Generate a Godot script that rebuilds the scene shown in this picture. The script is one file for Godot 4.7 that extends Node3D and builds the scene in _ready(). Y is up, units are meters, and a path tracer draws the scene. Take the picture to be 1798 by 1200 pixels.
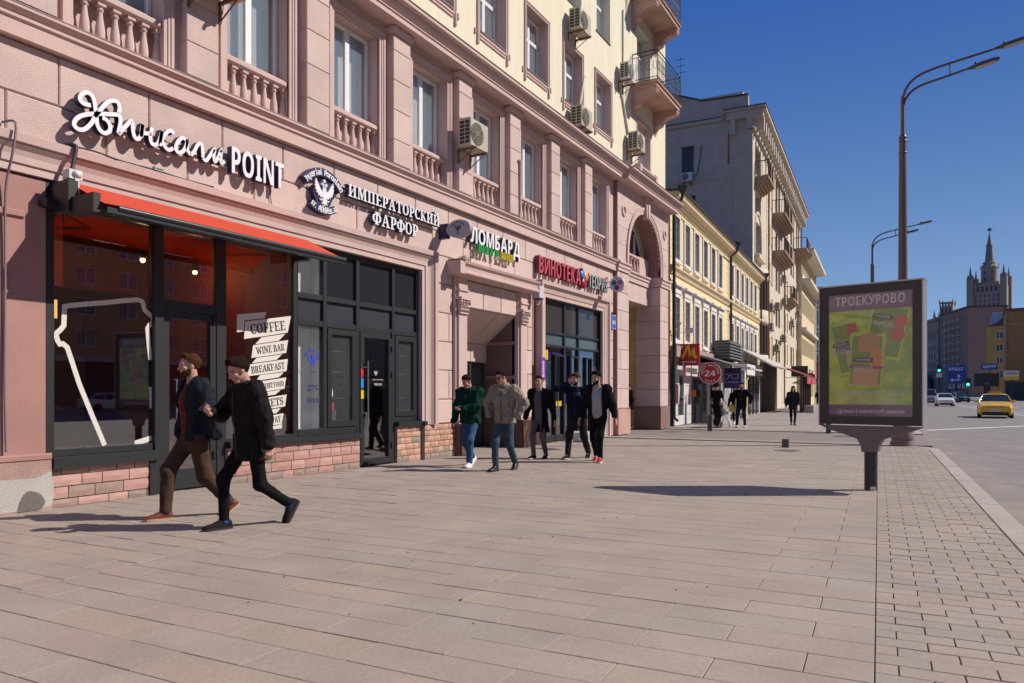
extends Node3D

# World: x = out of the pink facade (towards the road), y = up, -z = along the street, away from the camera. Metres.
const YAW_P := 0.05395          # the paving, kerb and far houses run at this angle to the pink facade
const ORG := Vector3(8.52, 0, -8.2)

var mats := {}
var texs := {}
var rng := RandomNumberGenerator.new()

# ---------------------------------------------------------------- mesh builder
class MB:
	var v := PackedVector3Array()
	var n := PackedVector3Array()
	var u := PackedVector2Array()
	var c := PackedColorArray()
	var ix := PackedInt32Array()
	var t := Transform3D()
	var col := Color.WHITE
	func vert(p: Vector3, nn: Vector3, uv: Vector2) -> int:
		v.append(t * p)
		n.append((t.basis * nn).normalized())
		u.append(uv)
		c.append(col)
		return v.size() - 1
	func quad(a: Vector3, b: Vector3, d: Vector3, e: Vector3) -> void:   # counter-clockwise seen from outside
		var nn := (d - a).cross(e - b)
		var i := v.size()
		vert(a, nn, Vector2(0, 1)); vert(b, nn, Vector2(1, 1)); vert(d, nn, Vector2(1, 0)); vert(e, nn, Vector2(0, 0))
		ix.append_array(PackedInt32Array([i, i + 2, i + 1, i, i + 3, i + 2]))
	func tri(a: Vector3, b: Vector3, d: Vector3) -> void:
		var nn := (b - a).cross(d - a)
		var i := v.size()
		vert(a, nn, Vector2(0, 1)); vert(b, nn, Vector2(1, 1)); vert(d, nn, Vector2(0, 0))
		ix.append_array(PackedInt32Array([i, i + 2, i + 1]))
	func box(a: Vector3, b: Vector3) -> void:
		var p := [Vector3(a.x, a.y, a.z), Vector3(b.x, a.y, a.z), Vector3(b.x, b.y, a.z), Vector3(a.x, b.y, a.z), Vector3(a.x, a.y, b.z), Vector3(b.x, a.y, b.z), Vector3(b.x, b.y, b.z), Vector3(a.x, b.y, b.z)]
		quad(p[4], p[5], p[6], p[7]); quad(p[1], p[0], p[3], p[2]); quad(p[5], p[1], p[2], p[6])
		quad(p[0], p[4], p[7], p[3]); quad(p[7], p[6], p[2], p[3]); quad(p[0], p[1], p[5], p[4])
	func cbox(a: Vector3, b: Vector3, h: float) -> void:      # box with its front (+z) edges chamfered
		var z := b.z - h
		var q := [Vector3(a.x, a.y, z), Vector3(b.x, a.y, z), Vector3(b.x, b.y, z), Vector3(a.x, b.y, z)]
		var f := [Vector3(a.x + h, a.y + h, b.z), Vector3(b.x - h, a.y + h, b.z), Vector3(b.x - h, b.y - h, b.z), Vector3(a.x + h, b.y - h, b.z)]
		var r := [Vector3(a.x, a.y, a.z), Vector3(b.x, a.y, a.z), Vector3(b.x, b.y, a.z), Vector3(a.x, b.y, a.z)]
		quad(f[0], f[1], f[2], f[3])
		for i in 4:
			var j := (i + 1) % 4
			quad(q[i], q[j], f[j], f[i])
			quad(r[i], r[j], q[j], q[i])
		quad(r[1], r[0], r[3], r[2])
	func cbox_top(w: float, d: float) -> void:      # slab lying flat, chamfered on top
		var k := t
		t = k * Transform3D(Basis(Vector3(1, 0, 0), Vector3(0, 0, -1), Vector3(0, 1, 0)), Vector3(0, 0, d))
		cbox(Vector3(0, 0, -0.05), Vector3(w, d, 0.0), 0.005)
		t = k
	func extr(poly: PackedVector2Array, z0: float, z1: float) -> void:
		var pl := poly
		if Geometry2D.is_polygon_clockwise(pl):
			pl = poly.duplicate(); pl.reverse()
		var tr := Geometry2D.triangulate_polygon(pl)
		for k in range(0, tr.size(), 3):
			var a := pl[tr[k]]; var b := pl[tr[k + 1]]; var d := pl[tr[k + 2]]
			if (b - a).cross(d - a) < 0:
				var s := b; b = d; d = s
			tri(Vector3(a.x, a.y, z1), Vector3(b.x, b.y, z1), Vector3(d.x, d.y, z1))
			tri(Vector3(a.x, a.y, z0), Vector3(d.x, d.y, z0), Vector3(b.x, b.y, z0))
		for k in pl.size():
			var a := pl[k]; var b := pl[(k + 1) % pl.size()]
			quad(Vector3(a.x, a.y, z0), Vector3(b.x, b.y, z0), Vector3(b.x, b.y, z1), Vector3(a.x, a.y, z1))
	func mould(s0: float, s1: float, prof: PackedVector2Array) -> void:   # profile (out, y) swept along local x
		var k := t
		t = k * Transform3D(Basis(Vector3(0, 0, 1), Vector3(0, 1, 0), Vector3(-1, 0, 0)), Vector3.ZERO)
		extr(prof, -s1, -s0)
		t = k
	func lathe(prof: PackedVector2Array, seg: int, cap := true, sx := 1.0, sz := 1.0) -> void:
		var m := prof.size()
		var i0 := v.size()
		for k in m:
			var d: Vector2 = prof[mini(k + 1, m - 1)] - prof[maxi(k - 1, 0)]
			var nr := Vector2(d.y, -d.x).normalized()
			for j in seg + 1:
				var a := TAU * j / seg
				vert(Vector3(cos(a) * prof[k].x * sx, prof[k].y, sin(a) * prof[k].x * sz), Vector3(cos(a) * nr.x / sx, nr.y, sin(a) * nr.x / sz), Vector2(float(j) / seg, float(k) / m))
		for k in m - 1:
			for j in seg:
				var a := i0 + k * (seg + 1) + j
				var b := a + seg + 1
				ix.append_array(PackedInt32Array([a, a + 1, b, a + 1, b + 1, b]))
		if cap:
			for e in [0, m - 1]:
				if prof[e].x > 0.0005:
					for j in seg:
						var a := TAU * j / seg; var b := TAU * (j + 1) / seg
						var q := Vector3(cos(a) * prof[e].x * sx, prof[e].y, sin(a) * prof[e].x * sz)
						var w := Vector3(cos(b) * prof[e].x * sx, prof[e].y, sin(b) * prof[e].x * sz)
						var o := Vector3(0, prof[e].y, 0)
						if e == 0: tri(o, q, w)
						else: tri(o, w, q)
	func tube(pts: PackedVector3Array, r0: float, r1: float, seg := 8) -> void:
		var m := pts.size()
		var up := Vector3(0.123, 0.9, 0.31)
		var i0 := v.size()
		for k in m:
			var d := (pts[mini(k + 1, m - 1)] - pts[maxi(k - 1, 0)]).normalized()
			var x := up.cross(d)
			if x.length() < 0.05: x = Vector3(1, 0, 0.2).cross(d)
			x = x.normalized()
			up = d.cross(x)
			var r := lerpf(r0, r1, float(k) / (m - 1))
			for j in seg + 1:
				var a := TAU * j / seg
				var nn := x * cos(a) + up * sin(a)
				vert(pts[k] + nn * r, nn, Vector2(float(j) / seg, k))
		for k in m - 1:
			for j in seg:
				var a := i0 + k * (seg + 1) + j
				var b := a + seg + 1
				ix.append_array(PackedInt32Array([a, b, a + 1, a + 1, b, b + 1]))
		for e in [0, m - 1]:
			var d := (pts[m - 1] - pts[m - 2]) if e else (pts[0] - pts[1])
			var o := vert(pts[e], d, Vector2.ZERO)
			for j in seg:
				var a: int = i0 + e * (seg + 1) + j
				if e: ix.append_array(PackedInt32Array([o, a + 1, a]))
				else: ix.append_array(PackedInt32Array([o, a, a + 1]))
	func ball(o: Vector3, r: Vector3, seg := 12) -> void:
		var k := t
		t = k * Transform3D(Basis.from_scale(r), o)
		var pr := PackedVector2Array()
		for i in seg / 2 + 1:
			var a := -PI / 2 + PI * i / (seg / 2)
			pr.append(Vector2(maxf(cos(a), 0.0), sin(a)))
		lathe(pr, seg, false)
		t = k
	func lathe_at(o: Vector3, r: float, h: float) -> void:      # a small upright drop with round ends
		var k := t
		t = k * Transform3D(Basis(), o)
		lathe(PackedVector2Array([Vector2(0.001, 0), Vector2(r * 0.7, r * 0.35), Vector2(r, r), Vector2(r * 0.8, h)]), 8, true)
		t = k
	func lathe_ring(o: Vector3, r: float, h: float) -> void:
		var k := t
		t = k * Transform3D(Basis(), o)
		lathe(PackedVector2Array([Vector2(r * 0.8, 0), Vector2(r, 0.005), Vector2(r, h), Vector2(r * 0.8, h + 0.005)]), 10, false)
		t = k
	func cbox_up(w: float, h: float) -> void:      # upright square post on the origin, chamfered at the top
		var k := t
		t = k * Transform3D(Basis(Vector3(1, 0, 0), Vector3(0, 0, -1), Vector3(0, 1, 0)), Vector3.ZERO)
		cbox(Vector3(-w / 2, -w / 2, -0.05), Vector3(w / 2, w / 2, h), 0.01)
		t = k
	func ribbon(path: PackedVector2Array, w: float, z0: float, z1: float) -> void:   # a flat stroke of width w
		var m := path.size()
		var l := []; var r := []
		for k in m:
			var a := (path[k] - path[maxi(k - 1, 0)]).normalized()
			var b := (path[mini(k + 1, m - 1)] - path[k]).normalized()
			var d := (a + b).normalized()
			var nn := Vector2(-d.y, d.x)
			var f := 1.0 / maxf(0.6, absf(nn.dot(Vector2(-b.y, b.x) if k < m - 1 else Vector2(-a.y, a.x))))
			l.append(path[k] + nn * w * 0.5 * f); r.append(path[k] - nn * w * 0.5 * f)
		for k in m - 1:
			var a: Vector2 = r[k]; var b: Vector2 = r[k + 1]; var d: Vector2 = l[k + 1]; var e: Vector2 = l[k]
			quad(Vector3(a.x, a.y, z1), Vector3(b.x, b.y, z1), Vector3(d.x, d.y, z1), Vector3(e.x, e.y, z1))
			quad(Vector3(b.x, b.y, z0), Vector3(a.x, a.y, z0), Vector3(e.x, e.y, z0), Vector3(d.x, d.y, z0))
			quad(Vector3(a.x, a.y, z0), Vector3(b.x, b.y, z0), Vector3(b.x, b.y, z1), Vector3(a.x, a.y, z1))
			quad(Vector3(d.x, d.y, z0), Vector3(e.x, e.y, z0), Vector3(e.x, e.y, z1), Vector3(d.x, d.y, z1))
		for k in [0, m - 1]:
			var a: Vector2 = l[k]; var b: Vector2 = r[k]
			if k: 
				var s := a; a = b; b = s
			quad(Vector3(a.x, a.y, z0), Vector3(b.x, b.y, z0), Vector3(b.x, b.y, z1), Vector3(a.x, a.y, z1))
	func wall(s0: float, s1: float, y0: float, y1: float, z0: float, z1: float, holes: Array) -> void:   # holes: Rect2(s, y, w, h)
		var xs := [s0, s1]; var ys := [y0, y1]
		for h: Rect2 in holes:
			for q in [h.position.x, h.end.x]:
				if q > s0 and q < s1: xs.append(q)
			for q in [h.position.y, h.end.y]:
				if q > y0 and q < y1: ys.append(q)
		xs.sort(); ys.sort()
		for j in ys.size() - 1:
			if ys[j + 1] - ys[j] < 1e-5: continue
			var start := -1.0; var open := false
			for i in xs.size():
				var solid := false
				if i < xs.size() - 1:
					solid = true
					var mid := Vector2((xs[i] + xs[i + 1]) / 2, (ys[j] + ys[j + 1]) / 2)
					for h: Rect2 in holes:
						if h.has_point(mid): solid = false
				if solid and not open: start = xs[i]; open = true
				if not solid and open:
					open = false
					box(Vector3(start, ys[j], z0), Vector3(xs[i], ys[j + 1], z1))
	func frame(path: PackedVector2Array, prof: PackedVector2Array, closed: bool) -> void:   # profile (offset to the right of the path, out) swept with mitred corners
		var pf := prof
		if Geometry2D.is_polygon_clockwise(pf):
			pf = prof.duplicate(); pf.reverse()
		var m := path.size()
		var rings := []
		for k in m:
			var a := path[k] - path[k - 1] if k > 0 else (path[0] - path[m - 1] if closed else path[1] - path[0])
			var b := path[k + 1] - path[k] if k < m - 1 else (path[0] - path[m - 1] if closed else path[m - 1] - path[m - 2])
			a = a.normalized(); b = b.normalized()
			var na := Vector2(a.y, -a.x); var nb := Vector2(b.y, -b.x)
			var d := (na + nb).normalized()
			var f := 1.0 / maxf(0.3, d.dot(na))
			var ring := PackedVector3Array()
			for q in pf: ring.append(Vector3(path[k].x + d.x * f * q.x, path[k].y + d.y * f * q.x, q.y))
			rings.append(ring)
		for k in (m if closed else m - 1):
			var r0: PackedVector3Array = rings[k]; var r1: PackedVector3Array = rings[(k + 1) % m]
			for i in pf.size():
				var j := (i + 1) % pf.size()
				quad(r0[j], r0[i], r1[i], r1[j])
		if not closed:
			var tr := Geometry2D.triangulate_polygon(pf)
			for e in [0, m - 1]:
				var r: PackedVector3Array = rings[e]
				for k in range(0, tr.size(), 3):
					var a := pf[tr[k]]; var b := pf[tr[k + 1]]; var d := pf[tr[k + 2]]
					var flip: bool = ((b - a).cross(d - a) < 0) != (e != 0)
					if flip: tri(r[tr[k]], r[tr[k + 2]], r[tr[k + 1]])
					else: tri(r[tr[k]], r[tr[k + 1]], r[tr[k + 2]])
	func mesh() -> ArrayMesh:
		var a := []
		a.resize(Mesh.ARRAY_MAX)
		a[Mesh.ARRAY_VERTEX] = v; a[Mesh.ARRAY_NORMAL] = n; a[Mesh.ARRAY_TEX_UV] = u; a[Mesh.ARRAY_COLOR] = c; a[Mesh.ARRAY_INDEX] = ix
		var m := ArrayMesh.new()
		m.add_surface_from_arrays(Mesh.PRIMITIVE_TRIANGLES, a)
		return m

# ---------------------------------------------------------------- nodes
func put(called: String, mb, mat: Material, parent: Node = null) -> MeshInstance3D:
	var o := MeshInstance3D.new()
	o.name = called
	o.mesh = mb.mesh() if mb is MB else mb
	o.material_override = mat
	(parent if parent else self).add_child(o, true)
	return o

func thing(called: String, label: String, category: String, at := Vector3.ZERO, turn := 0.0, group := "") -> Node3D:
	var o := Node3D.new()
	o.name = called
	add_child(o, true)
	o.position = at
	o.rotation.y = turn
	return tag(o, label, category, group)

func tag(o: Node3D, label: String, category: String, group := "") -> Node3D:
	o.set_meta("label", label); o.set_meta("category", category)
	if group: o.set_meta("group", group)
	return o

func structure(o: Node3D) -> Node3D:
	o.set_meta("kind", "structure")
	return o

func bx(a: Vector3, b: Vector3) -> MB:
	var m := MB.new(); m.box(a, b); return m

func V2(a: Array) -> PackedVector2Array:
	var p := PackedVector2Array()
	for i in range(0, a.size(), 2): p.append(Vector2(a[i], a[i + 1]))
	return p

func V3(a: Array) -> PackedVector3Array:
	var p := PackedVector3Array()
	for i in range(0, a.size(), 3): p.append(Vector3(a[i], a[i + 1], a[i + 2]))
	return p

func smooth2(p: PackedVector2Array, steps := 4) -> PackedVector2Array:   # Catmull-Rom
	var o := PackedVector2Array()
	for i in p.size() - 1:
		var a := p[maxi(i - 1, 0)]; var b := p[i]; var d := p[i + 1]; var e := p[mini(i + 2, p.size() - 1)]
		for k in steps:
			o.append(b.cubic_interpolate(d, a, e, float(k) / steps))
	o.append(p[p.size() - 1])
	return o

func smooth3(p: PackedVector3Array, steps := 5) -> PackedVector3Array:
	var o := PackedVector3Array()
	for i in p.size() - 1:
		var a := p[maxi(i - 1, 0)]; var b := p[i]; var d := p[i + 1]; var e := p[mini(i + 2, p.size() - 1)]
		for k in steps:
			o.append(b.cubic_interpolate(d, a, e, float(k) / steps))
	o.append(p[p.size() - 1])
	return o

func PW(p: float, q: float, y := 0.0) -> Vector3:      # paving frame (along, across) to world
	return ORG + Vector3(-sin(YAW_P) * p + cos(YAW_P) * q, y, -cos(YAW_P) * p - sin(YAW_P) * q)

# ---------------------------------------------------------------- materials
func noise_tex(key: String, sd: int, freq: float, oct: int, lo: float, size := 512, kind := FastNoiseLite.TYPE_SIMPLEX_SMOOTH, contrast := 0.0) -> NoiseTexture2D:
	if texs.has(key): return texs[key]
	var f := FastNoiseLite.new()
	f.seed = sd; f.noise_type = kind; f.frequency = freq
	f.fractal_type = FastNoiseLite.FRACTAL_FBM; f.fractal_octaves = oct; f.fractal_gain = 0.55
	var g := Gradient.new()
	g.set_color(0, Color(lo, lo, lo).linear_to_srgb()); g.set_offset(0, contrast)
	g.set_color(1, Color.WHITE); g.set_offset(1, 1.0 - contrast)
	var t := NoiseTexture2D.new()
	t.width = size; t.height = size; t.seamless = true; t.noise = f; t.color_ramp = g
	texs[key] = t
	return t

func lin(r: float, g: float, b: float) -> Color:
	return Color(minf(r, 1), minf(g, 1), minf(b, 1)).linear_to_srgb()

# fine: grain strength, blotch: large stains, bump in cm, fs: grain repeats per metre
func mat(called: String, r: float, g: float, b: float, rough := 0.8, fine := 0.0, blotch := 0.0, bump := 0.0, fs := 0.9, streak := 0.0, metal := 0.0) -> StandardMaterial3D:
	if mats.has(called): return mats[called]
	var m := StandardMaterial3D.new()
	m.resource_name = called
	m.roughness = rough; m.metallic = metal
	var k := 1.0
	if fine > 0 or bump > 0:
		var lo := 1.0 - fine
		m.albedo_texture = noise_tex("fine%.2f" % fine, 11, 0.045, 4, lo)
		m.uv1_triplanar = true; m.uv1_world_triplanar = true
		m.uv1_scale = Vector3.ONE * fs
		k /= (1 + lo) / 2
		if bump > 0:
			m.heightmap_enabled = true
			m.heightmap_texture = noise_tex("bump", 23, 0.06, 4, 0.0, 512, FastNoiseLite.TYPE_SIMPLEX_SMOOTH, 0.2)
			m.heightmap_scale = bump
	if blotch > 0 or streak > 0:
		var lo := 1.0 - maxf(blotch, streak)
		m.detail_enabled = true
		m.detail_blend_mode = BaseMaterial3D.BLEND_MODE_MUL
		m.detail_uv_layer = BaseMaterial3D.DETAIL_UV_2
		m.detail_albedo = noise_tex("blot%.2f" % maxf(blotch, streak), 5, 0.012, 5, lo)
		m.uv2_triplanar = true; m.uv2_world_triplanar = true
		m.uv2_scale = Vector3(0.55, 0.07, 0.55) if streak > 0 else Vector3.ONE * 0.16
		k /= (1 + lo) / 2
	m.albedo_color = lin(r * k, g * k, b * k)
	mats[called] = m
	return m

func plain(called: String, r: float, g: float, b: float, rough := 0.6, metal := 0.0) -> StandardMaterial3D:
	return mat(called, r, g, b, rough, 0, 0, 0, 1, 0, metal)

func glow(called: String, r: float, g: float, b: float, e: float) -> StandardMaterial3D:
	if mats.has(called): return mats[called]
	var m := plain(called, r * 0.5, g * 0.5, b * 0.5, 0.4)
	m.emission_enabled = true; m.emission = lin(r, g, b); m.emission_energy_multiplier = e
	return m

func glass(called: String, tint := Color(0.9, 0.95, 0.95), alpha := 0.06) -> StandardMaterial3D:
	if mats.has(called): return mats[called]
	var m := StandardMaterial3D.new()
	m.resource_name = called
	m.transparency = BaseMaterial3D.TRANSPARENCY_ALPHA
	m.albedo_color = Color(tint.r, tint.g, tint.b, alpha)
	m.roughness = 0.02; m.metallic_specular = 0.9
	mats[called] = m
	return m

func coated(called: String) -> StandardMaterial3D:      # strongly reflecting shop glazing
	if mats.has(called): return mats[called]
	var m := StandardMaterial3D.new()
	m.resource_name = called
	m.refraction_enabled = true; m.refraction_scale = 0.1
	m.albedo_color = Color(1, 1, 1, 0.0)
	m.roughness = 0.0
	mats[called] = m
	return m

# ---------------------------------------------------------------- lettering
var fonts := {}
func font(kind: String) -> SystemFont:
	if not fonts.has(kind):
		var f := SystemFont.new()
		f.font_names = PackedStringArray(["Droid Serif" if kind.begins_with("serif") else "Droid Sans"])
		f.font_weight = 700 if kind.ends_with("bold") else 400
		fonts[kind] = f
	return fonts[kind]

func text_mesh(s: String, h: float, depth: float, kind := "sans bold", curve := 1.0) -> TextMesh:
	var t := TextMesh.new()
	t.text = s; t.font = font(kind); t.font_size = 48
	t.pixel_size = h / (0.714 * 48); t.depth = depth; t.curve_step = curve
	t.horizontal_alignment = HORIZONTAL_ALIGNMENT_CENTER
	return t

# one line of print or lettering, centred at pos of its parent, stretched to width w when given
func write(s: String, h: float, depth: float, m: Material, parent: Node, pos: Vector3, w := 0.0, kind := "sans bold", turn := 0.0, called := "lettering") -> MeshInstance3D:
	var t := text_mesh(s, h, depth, kind, 1.5)
	var o := put(called, t, m, parent)
	var bb := t.get_aabb()
	var k: float = w / bb.size.x if w > 0 else 1.0
	o.transform = Transform3D(Basis(Vector3(0, 0, 1), turn) * Basis.from_scale(Vector3(k, 1, 1)), pos) * Transform3D(Basis(), -bb.get_center())
	return o

# raised letters, one part each, filling s0..s1 at base line y
func letters(s: String, h: float, depth: float, m: Material, parent: Node, s0: float, s1: float, y: float, z: float, kind := "sans bold", gap := 0.16) -> void:
	var ws := []; var tot := 0.0
	for ch in s:
		if ch == " ": ws.append(null); tot += 0.5 * h; continue
		var t := text_mesh(ch, h, depth, kind)
		ws.append(t); tot += t.get_aabb().size.x + gap * h
	var k := (s1 - s0) / (tot - gap * h)
	var x := s0
	for t in ws:
		if t == null: x += 0.5 * h * k; continue
		var bb: AABB = t.get_aabb()
		var o := put("letter", t, m, parent)
		o.transform = Transform3D(Basis.from_scale(Vector3(k, 1, 1)), Vector3(x - bb.position.x * k, y, z))
		var low := text_mesh("Н", h, depth, kind).get_aabb().position.y
		o.position.y = y - low
		x += (bb.size.x + gap * h) * k

# ---------------------------------------------------------------- run
func _ready() -> void:
	rng.seed = 7
	camera_and_light()
	ground()
	pink_building()
	cafe()
	porcelain_shop()
	pawn_portal()
	wine_shop()
	facade_signs()
	facade_fittings()
	left_houses()
	right_side()
	street_furniture()
	traffic()
	people()

func camera_and_light() -> void:
	var cam := Camera3D.new()
	cam.name = "camera"
	add_child(cam)
	var yaw := atan(733.0 / 1280.0)
	cam.position = Vector3(8.98, 1.36, 0)
	cam.rotation.y = yaw
	cam.near = 0.05; cam.far = 3000.0
	cam.projection = Camera3D.PROJECTION_FRUSTUM
	cam.size = 1200.0 / 1280.0 * 0.05
	cam.frustum_offset = Vector2(0, 91.0 / 1280.0 * 0.05)
	cam.current = true
	var sky := ProceduralSkyMaterial.new()
	sky.sky_top_color = lin(0.006, 0.089, 0.428)
	sky.sky_horizon_color = lin(0.373, 0.602, 0.867)
	sky.sky_curve = 0.16
	sky.ground_bottom_color = lin(0.10, 0.09, 0.085)
	sky.ground_horizon_color = lin(0.30, 0.36, 0.45)
	sky.ground_curve = 0.05
	sky.sky_energy_multiplier = 0.9
	sky.sun_angle_max = 0.0
	var s := Sky.new()
	s.sky_material = sky
	var e := Environment.new()
	e.background_mode = Environment.BG_SKY
	e.sky = s
	e.tonemap_mode = Environment.TONE_MAPPER_LINEAR
	e.tonemap_exposure = 1.13
	e.sdfgi_enabled = true; e.ssao_enabled = true; e.ssil_enabled = true
	var w := WorldEnvironment.new()
	w.name = "world"
	w.environment = e
	add_child(w)
	var sun := DirectionalLight3D.new()
	sun.name = "sun"
	sun.light_energy = 1.5
	sun.light_color = Color(1.0, 0.965, 0.92)
	sun.light_angular_distance = 0.5
	sun.shadow_enabled = true
	sun.sky_mode = DirectionalLight3D.SKY_MODE_LIGHT_ONLY
	add_child(sun)
	sun.look_at_from_position(Vector3(0.975, 1.0, -0.59), Vector3.ZERO)

# ---------------------------------------------------------------- ground
func ground() -> void:
	var far := put("ground", bx(Vector3(-900, -1.2, -1700), Vector3(900, -0.34, 300)), mat("earth", 0.16, 0.15, 0.14, 0.95, 0.3, 0.3))
	structure(far)
	# asphalt of the ring road, in the paving frame
	var pr := Node3D.new(); pr.name = "pavement"; add_child(pr)
	pr.transform = Transform3D(Basis(Vector3.UP, YAW_P), ORG)      # local x = across, local -z = along
	structure(pr)
	var asphalt := mat("asphalt", 0.205, 0.185, 0.175, 0.85, 0.35, 0.3, 0.25, 0.7)
	var road := put("road", bx(Vector3(1.0, -0.33, -420), Vector3(57, -0.13, 60)), asphalt)
	road.transform = pr.transform
	structure(road)
	# bed below the slabs
	var joint := mat("joint", 0.15, 0.125, 0.108, 0.95, 0.3)
	put("bed", bx(Vector3(-16, -0.33, -13.28), Vector3(1.34, -0.022, 40)), joint, pr)
	var tones := [[0.31, 0.256, 0.212], [0.303, 0.25, 0.208], [0.298, 0.252, 0.216], [0.315, 0.257, 0.208], [0.29, 0.248, 0.215], [0.318, 0.263, 0.217], [0.304, 0.248, 0.206]]
	var sm := []
	for i in tones.size():
		sm.append(mat("slab_%d" % i, tones[i][0], tones[i][1], tones[i][2], 0.78, 0.2, 0.2, 0.06, 1.1))
	# granite slabs 0.84 x 0.29 in running bond
	var near := []; var far_mb := []
	for i in sm.size(): far_mb.append(MB.new())
	var mesh_cache := {}
	for row in range(-36, 69):
		var p0 := -0.02 + row * 0.2925 - 0.29
		var off := -0.315 if posmod(row, 2) == 0 else -0.735
		var q1 := 0.0
		while q1 > -5.26:
			var q0 := maxf(off, -5.27)
			while q0 > q1 - 0.05: q0 -= 0.84
			q0 = maxf(q0, -5.27)
			near.append([p0, q0, q1])
			q1 = q0
			off -= 0.84 if off > -5 else 0.0
	near.sort_custom(func(a, b): return slab_rank(a) < slab_rank(b))
	var count := 0
	for s in near:
		var tone := rng.randi() % sm.size()
		var w: float = s[2] - s[1] - 0.005
		var lift := rng.randf() * 0.003
		if s[0] > 13.0 - 0.2: continue
		if count < 300 and slab_rank(s) < 900:
			count += 1
			var key := snappedf(w, 0.001)
			if not mesh_cache.has(key): mesh_cache[key] = slab_mesh(w, 0.2875)
			var o := MeshInstance3D.new()
			o.name = "paving_slab"
			o.mesh = mesh_cache[key]; o.material_override = sm[tone]
			pr.add_child(o, true)
			o.position = Vector3(s[1] + 0.0025, lift, -s[0] - 0.29)
			o.rotation = Vector3(rng.randf_range(-0.002, 0.002), 0, rng.randf_range(-0.002, 0.002))
		else:
			flat(far_mb[tone], s[1] + 0.004, s[1] + 0.004 + w, s[0] + 0.004, s[0] + 0.288, lift)
	for i in sm.size():
		if far_mb[i].v.size(): put("far_slabs", far_mb[i], sm[i], pr).set_meta("kind", "stuff")
	# small pavers by the kerb and the square pavers along the house
	pavers(pr, sm, 0.0, 1.10, 0.2825, 0.1475, -7.2, 13.0, 0.006)
	pavers(pr, sm, -9.6, -5.28, 0.425, 0.2925, -10.5, 13.0, 0.006)
	# kerb stones, the last ones turning into the driveway
	var km := mat("kerb_stone", 0.36, 0.31, 0.275, 0.75, 0.25, 0.2, 0.05)
	for i in range(-4, 6):
		var p0 := -0.26 + 2.62 * i
		var p1 := minf(p0 + 2.612, 12.2)
		if p1 <= p0: continue
		var m := MB.new()
		kerb_piece(m, p0, p1)
		put("kerb_stone", m, km, pr)
	var arc := MB.new()
	var last := Vector2(1.34, 12.2); var lasti := Vector2(1.10, 12.2)
	for k in range(1, 8):
		var a := PI / 2 * k / 7.0
		var o := Vector2(0.24 + 1.1 * cos(a), 12.2 + 1.1 * sin(a)); var inn := Vector2(0.24 + 0.86 * cos(a), 12.2 + 0.86 * sin(a))
		arc.quad(Vector3(lasti.x, 0.004, -lasti.y), Vector3(last.x, 0.004, -last.y), Vector3(o.x, 0.004, -o.y), Vector3(inn.x, 0.004, -inn.y))
		arc.quad(Vector3(last.x, -0.3, -last.y), Vector3(o.x, -0.3, -o.y), Vector3(o.x, 0.004, -o.y), Vector3(last.x, 0.004, -last.y))
		last = o; lasti = inn
	put("kerb_corner", arc, km, pr)
	# the flush driveway into the arch: pale border stones, asphalt, then paving again
	for k in 16:
		var m := MB.new()
		m.t = Transform3D(Basis(), Vector3(-9.5 + k * 0.62, 0, -13.95))
		m.cbox_top(0.612, 0.6)
		put("border_stone", m, sm[(k * 5) % sm.size()], pr)
	var dm := MB.new()
	dm.box(Vector3(-16, -0.3, -19.6), Vector3(1.3, -0.03, -13.97))
	put("driveway", dm, mat("driveway_asphalt", 0.215, 0.185, 0.165, 0.9, 0.3, 0.25, 0.2), pr)
	var fm := MB.new()
	fm.box(Vector3(-16, -0.3, -160), Vector3(1.1, 0.0, -19.6))
	put("far_paving", fm, mat("far_paving", 0.335, 0.282, 0.25, 0.8, 0.2, 0.25), pr)
	put("far_kerb", bx(Vector3(1.1, -0.3, -160), Vector3(1.34, 0.004, -19.6)), km, pr)
	var jm := MB.new()
	for k in 60:
		jm.box(Vector3(-8, 0.0005, -20.2 - k * 0.88), Vector3(1.1, 0.002, -20.212 - k * 0.88))
	for k in 10:
		jm.box(Vector3(0.2 - k * 0.84, 0.0005, -70), Vector3(0.206 - k * 0.84, 0.0021, -19.7))
	put("paving_joints", jm, joint, pr)
	# manhole covers and small stains of tar
	for a in [[-0.9, 17.6, 0.42], [-1.9, 10.1, 0.3], [-6.6, 17.9, 0.36]]:
		var m := MB.new()
		m.t = Transform3D(Basis(), Vector3(a[0], 0.002 if a[1] < 13 else -0.028, -a[1]))
		m.lathe(V2([0.0, 0.012, a[2] * 0.8, 0.012, a[2] * 0.86, 0.004, a[2], 0.004, a[2], -0.01]), 28, false)
		put("manhole_cover", m, mat("iron", 0.11, 0.10, 0.095, 0.7, 0.4, 0, 0.2, 3.0), pr)
	var gm := MB.new()
	for k in 70:
		var p := rng.randf_range(-6.5, 8.0); var q := rng.randf_range(-5.0, 1.0)
		var r := rng.randf_range(0.004, 0.012)
		gm.ball(Vector3(q, 0.004, -p), Vector3(r, 0.002, r * rng.randf_range(0.7, 1.4)), 8)
	put("chewing_gum_spots", gm, plain("gum", 0.09, 0.08, 0.075, 0.9), pr).set_meta("kind", "stuff")
	# road paint
	var paint := mat("road_paint", 0.62, 0.60, 0.57, 0.7, 0.3, 0.3)
	var lines := Node3D.new(); lines.name = "road_markings"; add_child(lines); structure(lines)
	for l in [[8.7, 120.0, 8.7, 19.0, 0.16], [9.75, 120.0, 9.75, 40.0, 0.14], [1.75, 25.5, 8.7, 36.0, 0.35]]:
		strip(lines, PW(l[1], l[0], -0.126), PW(l[3], l[2], -0.126), l[4], paint)
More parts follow.
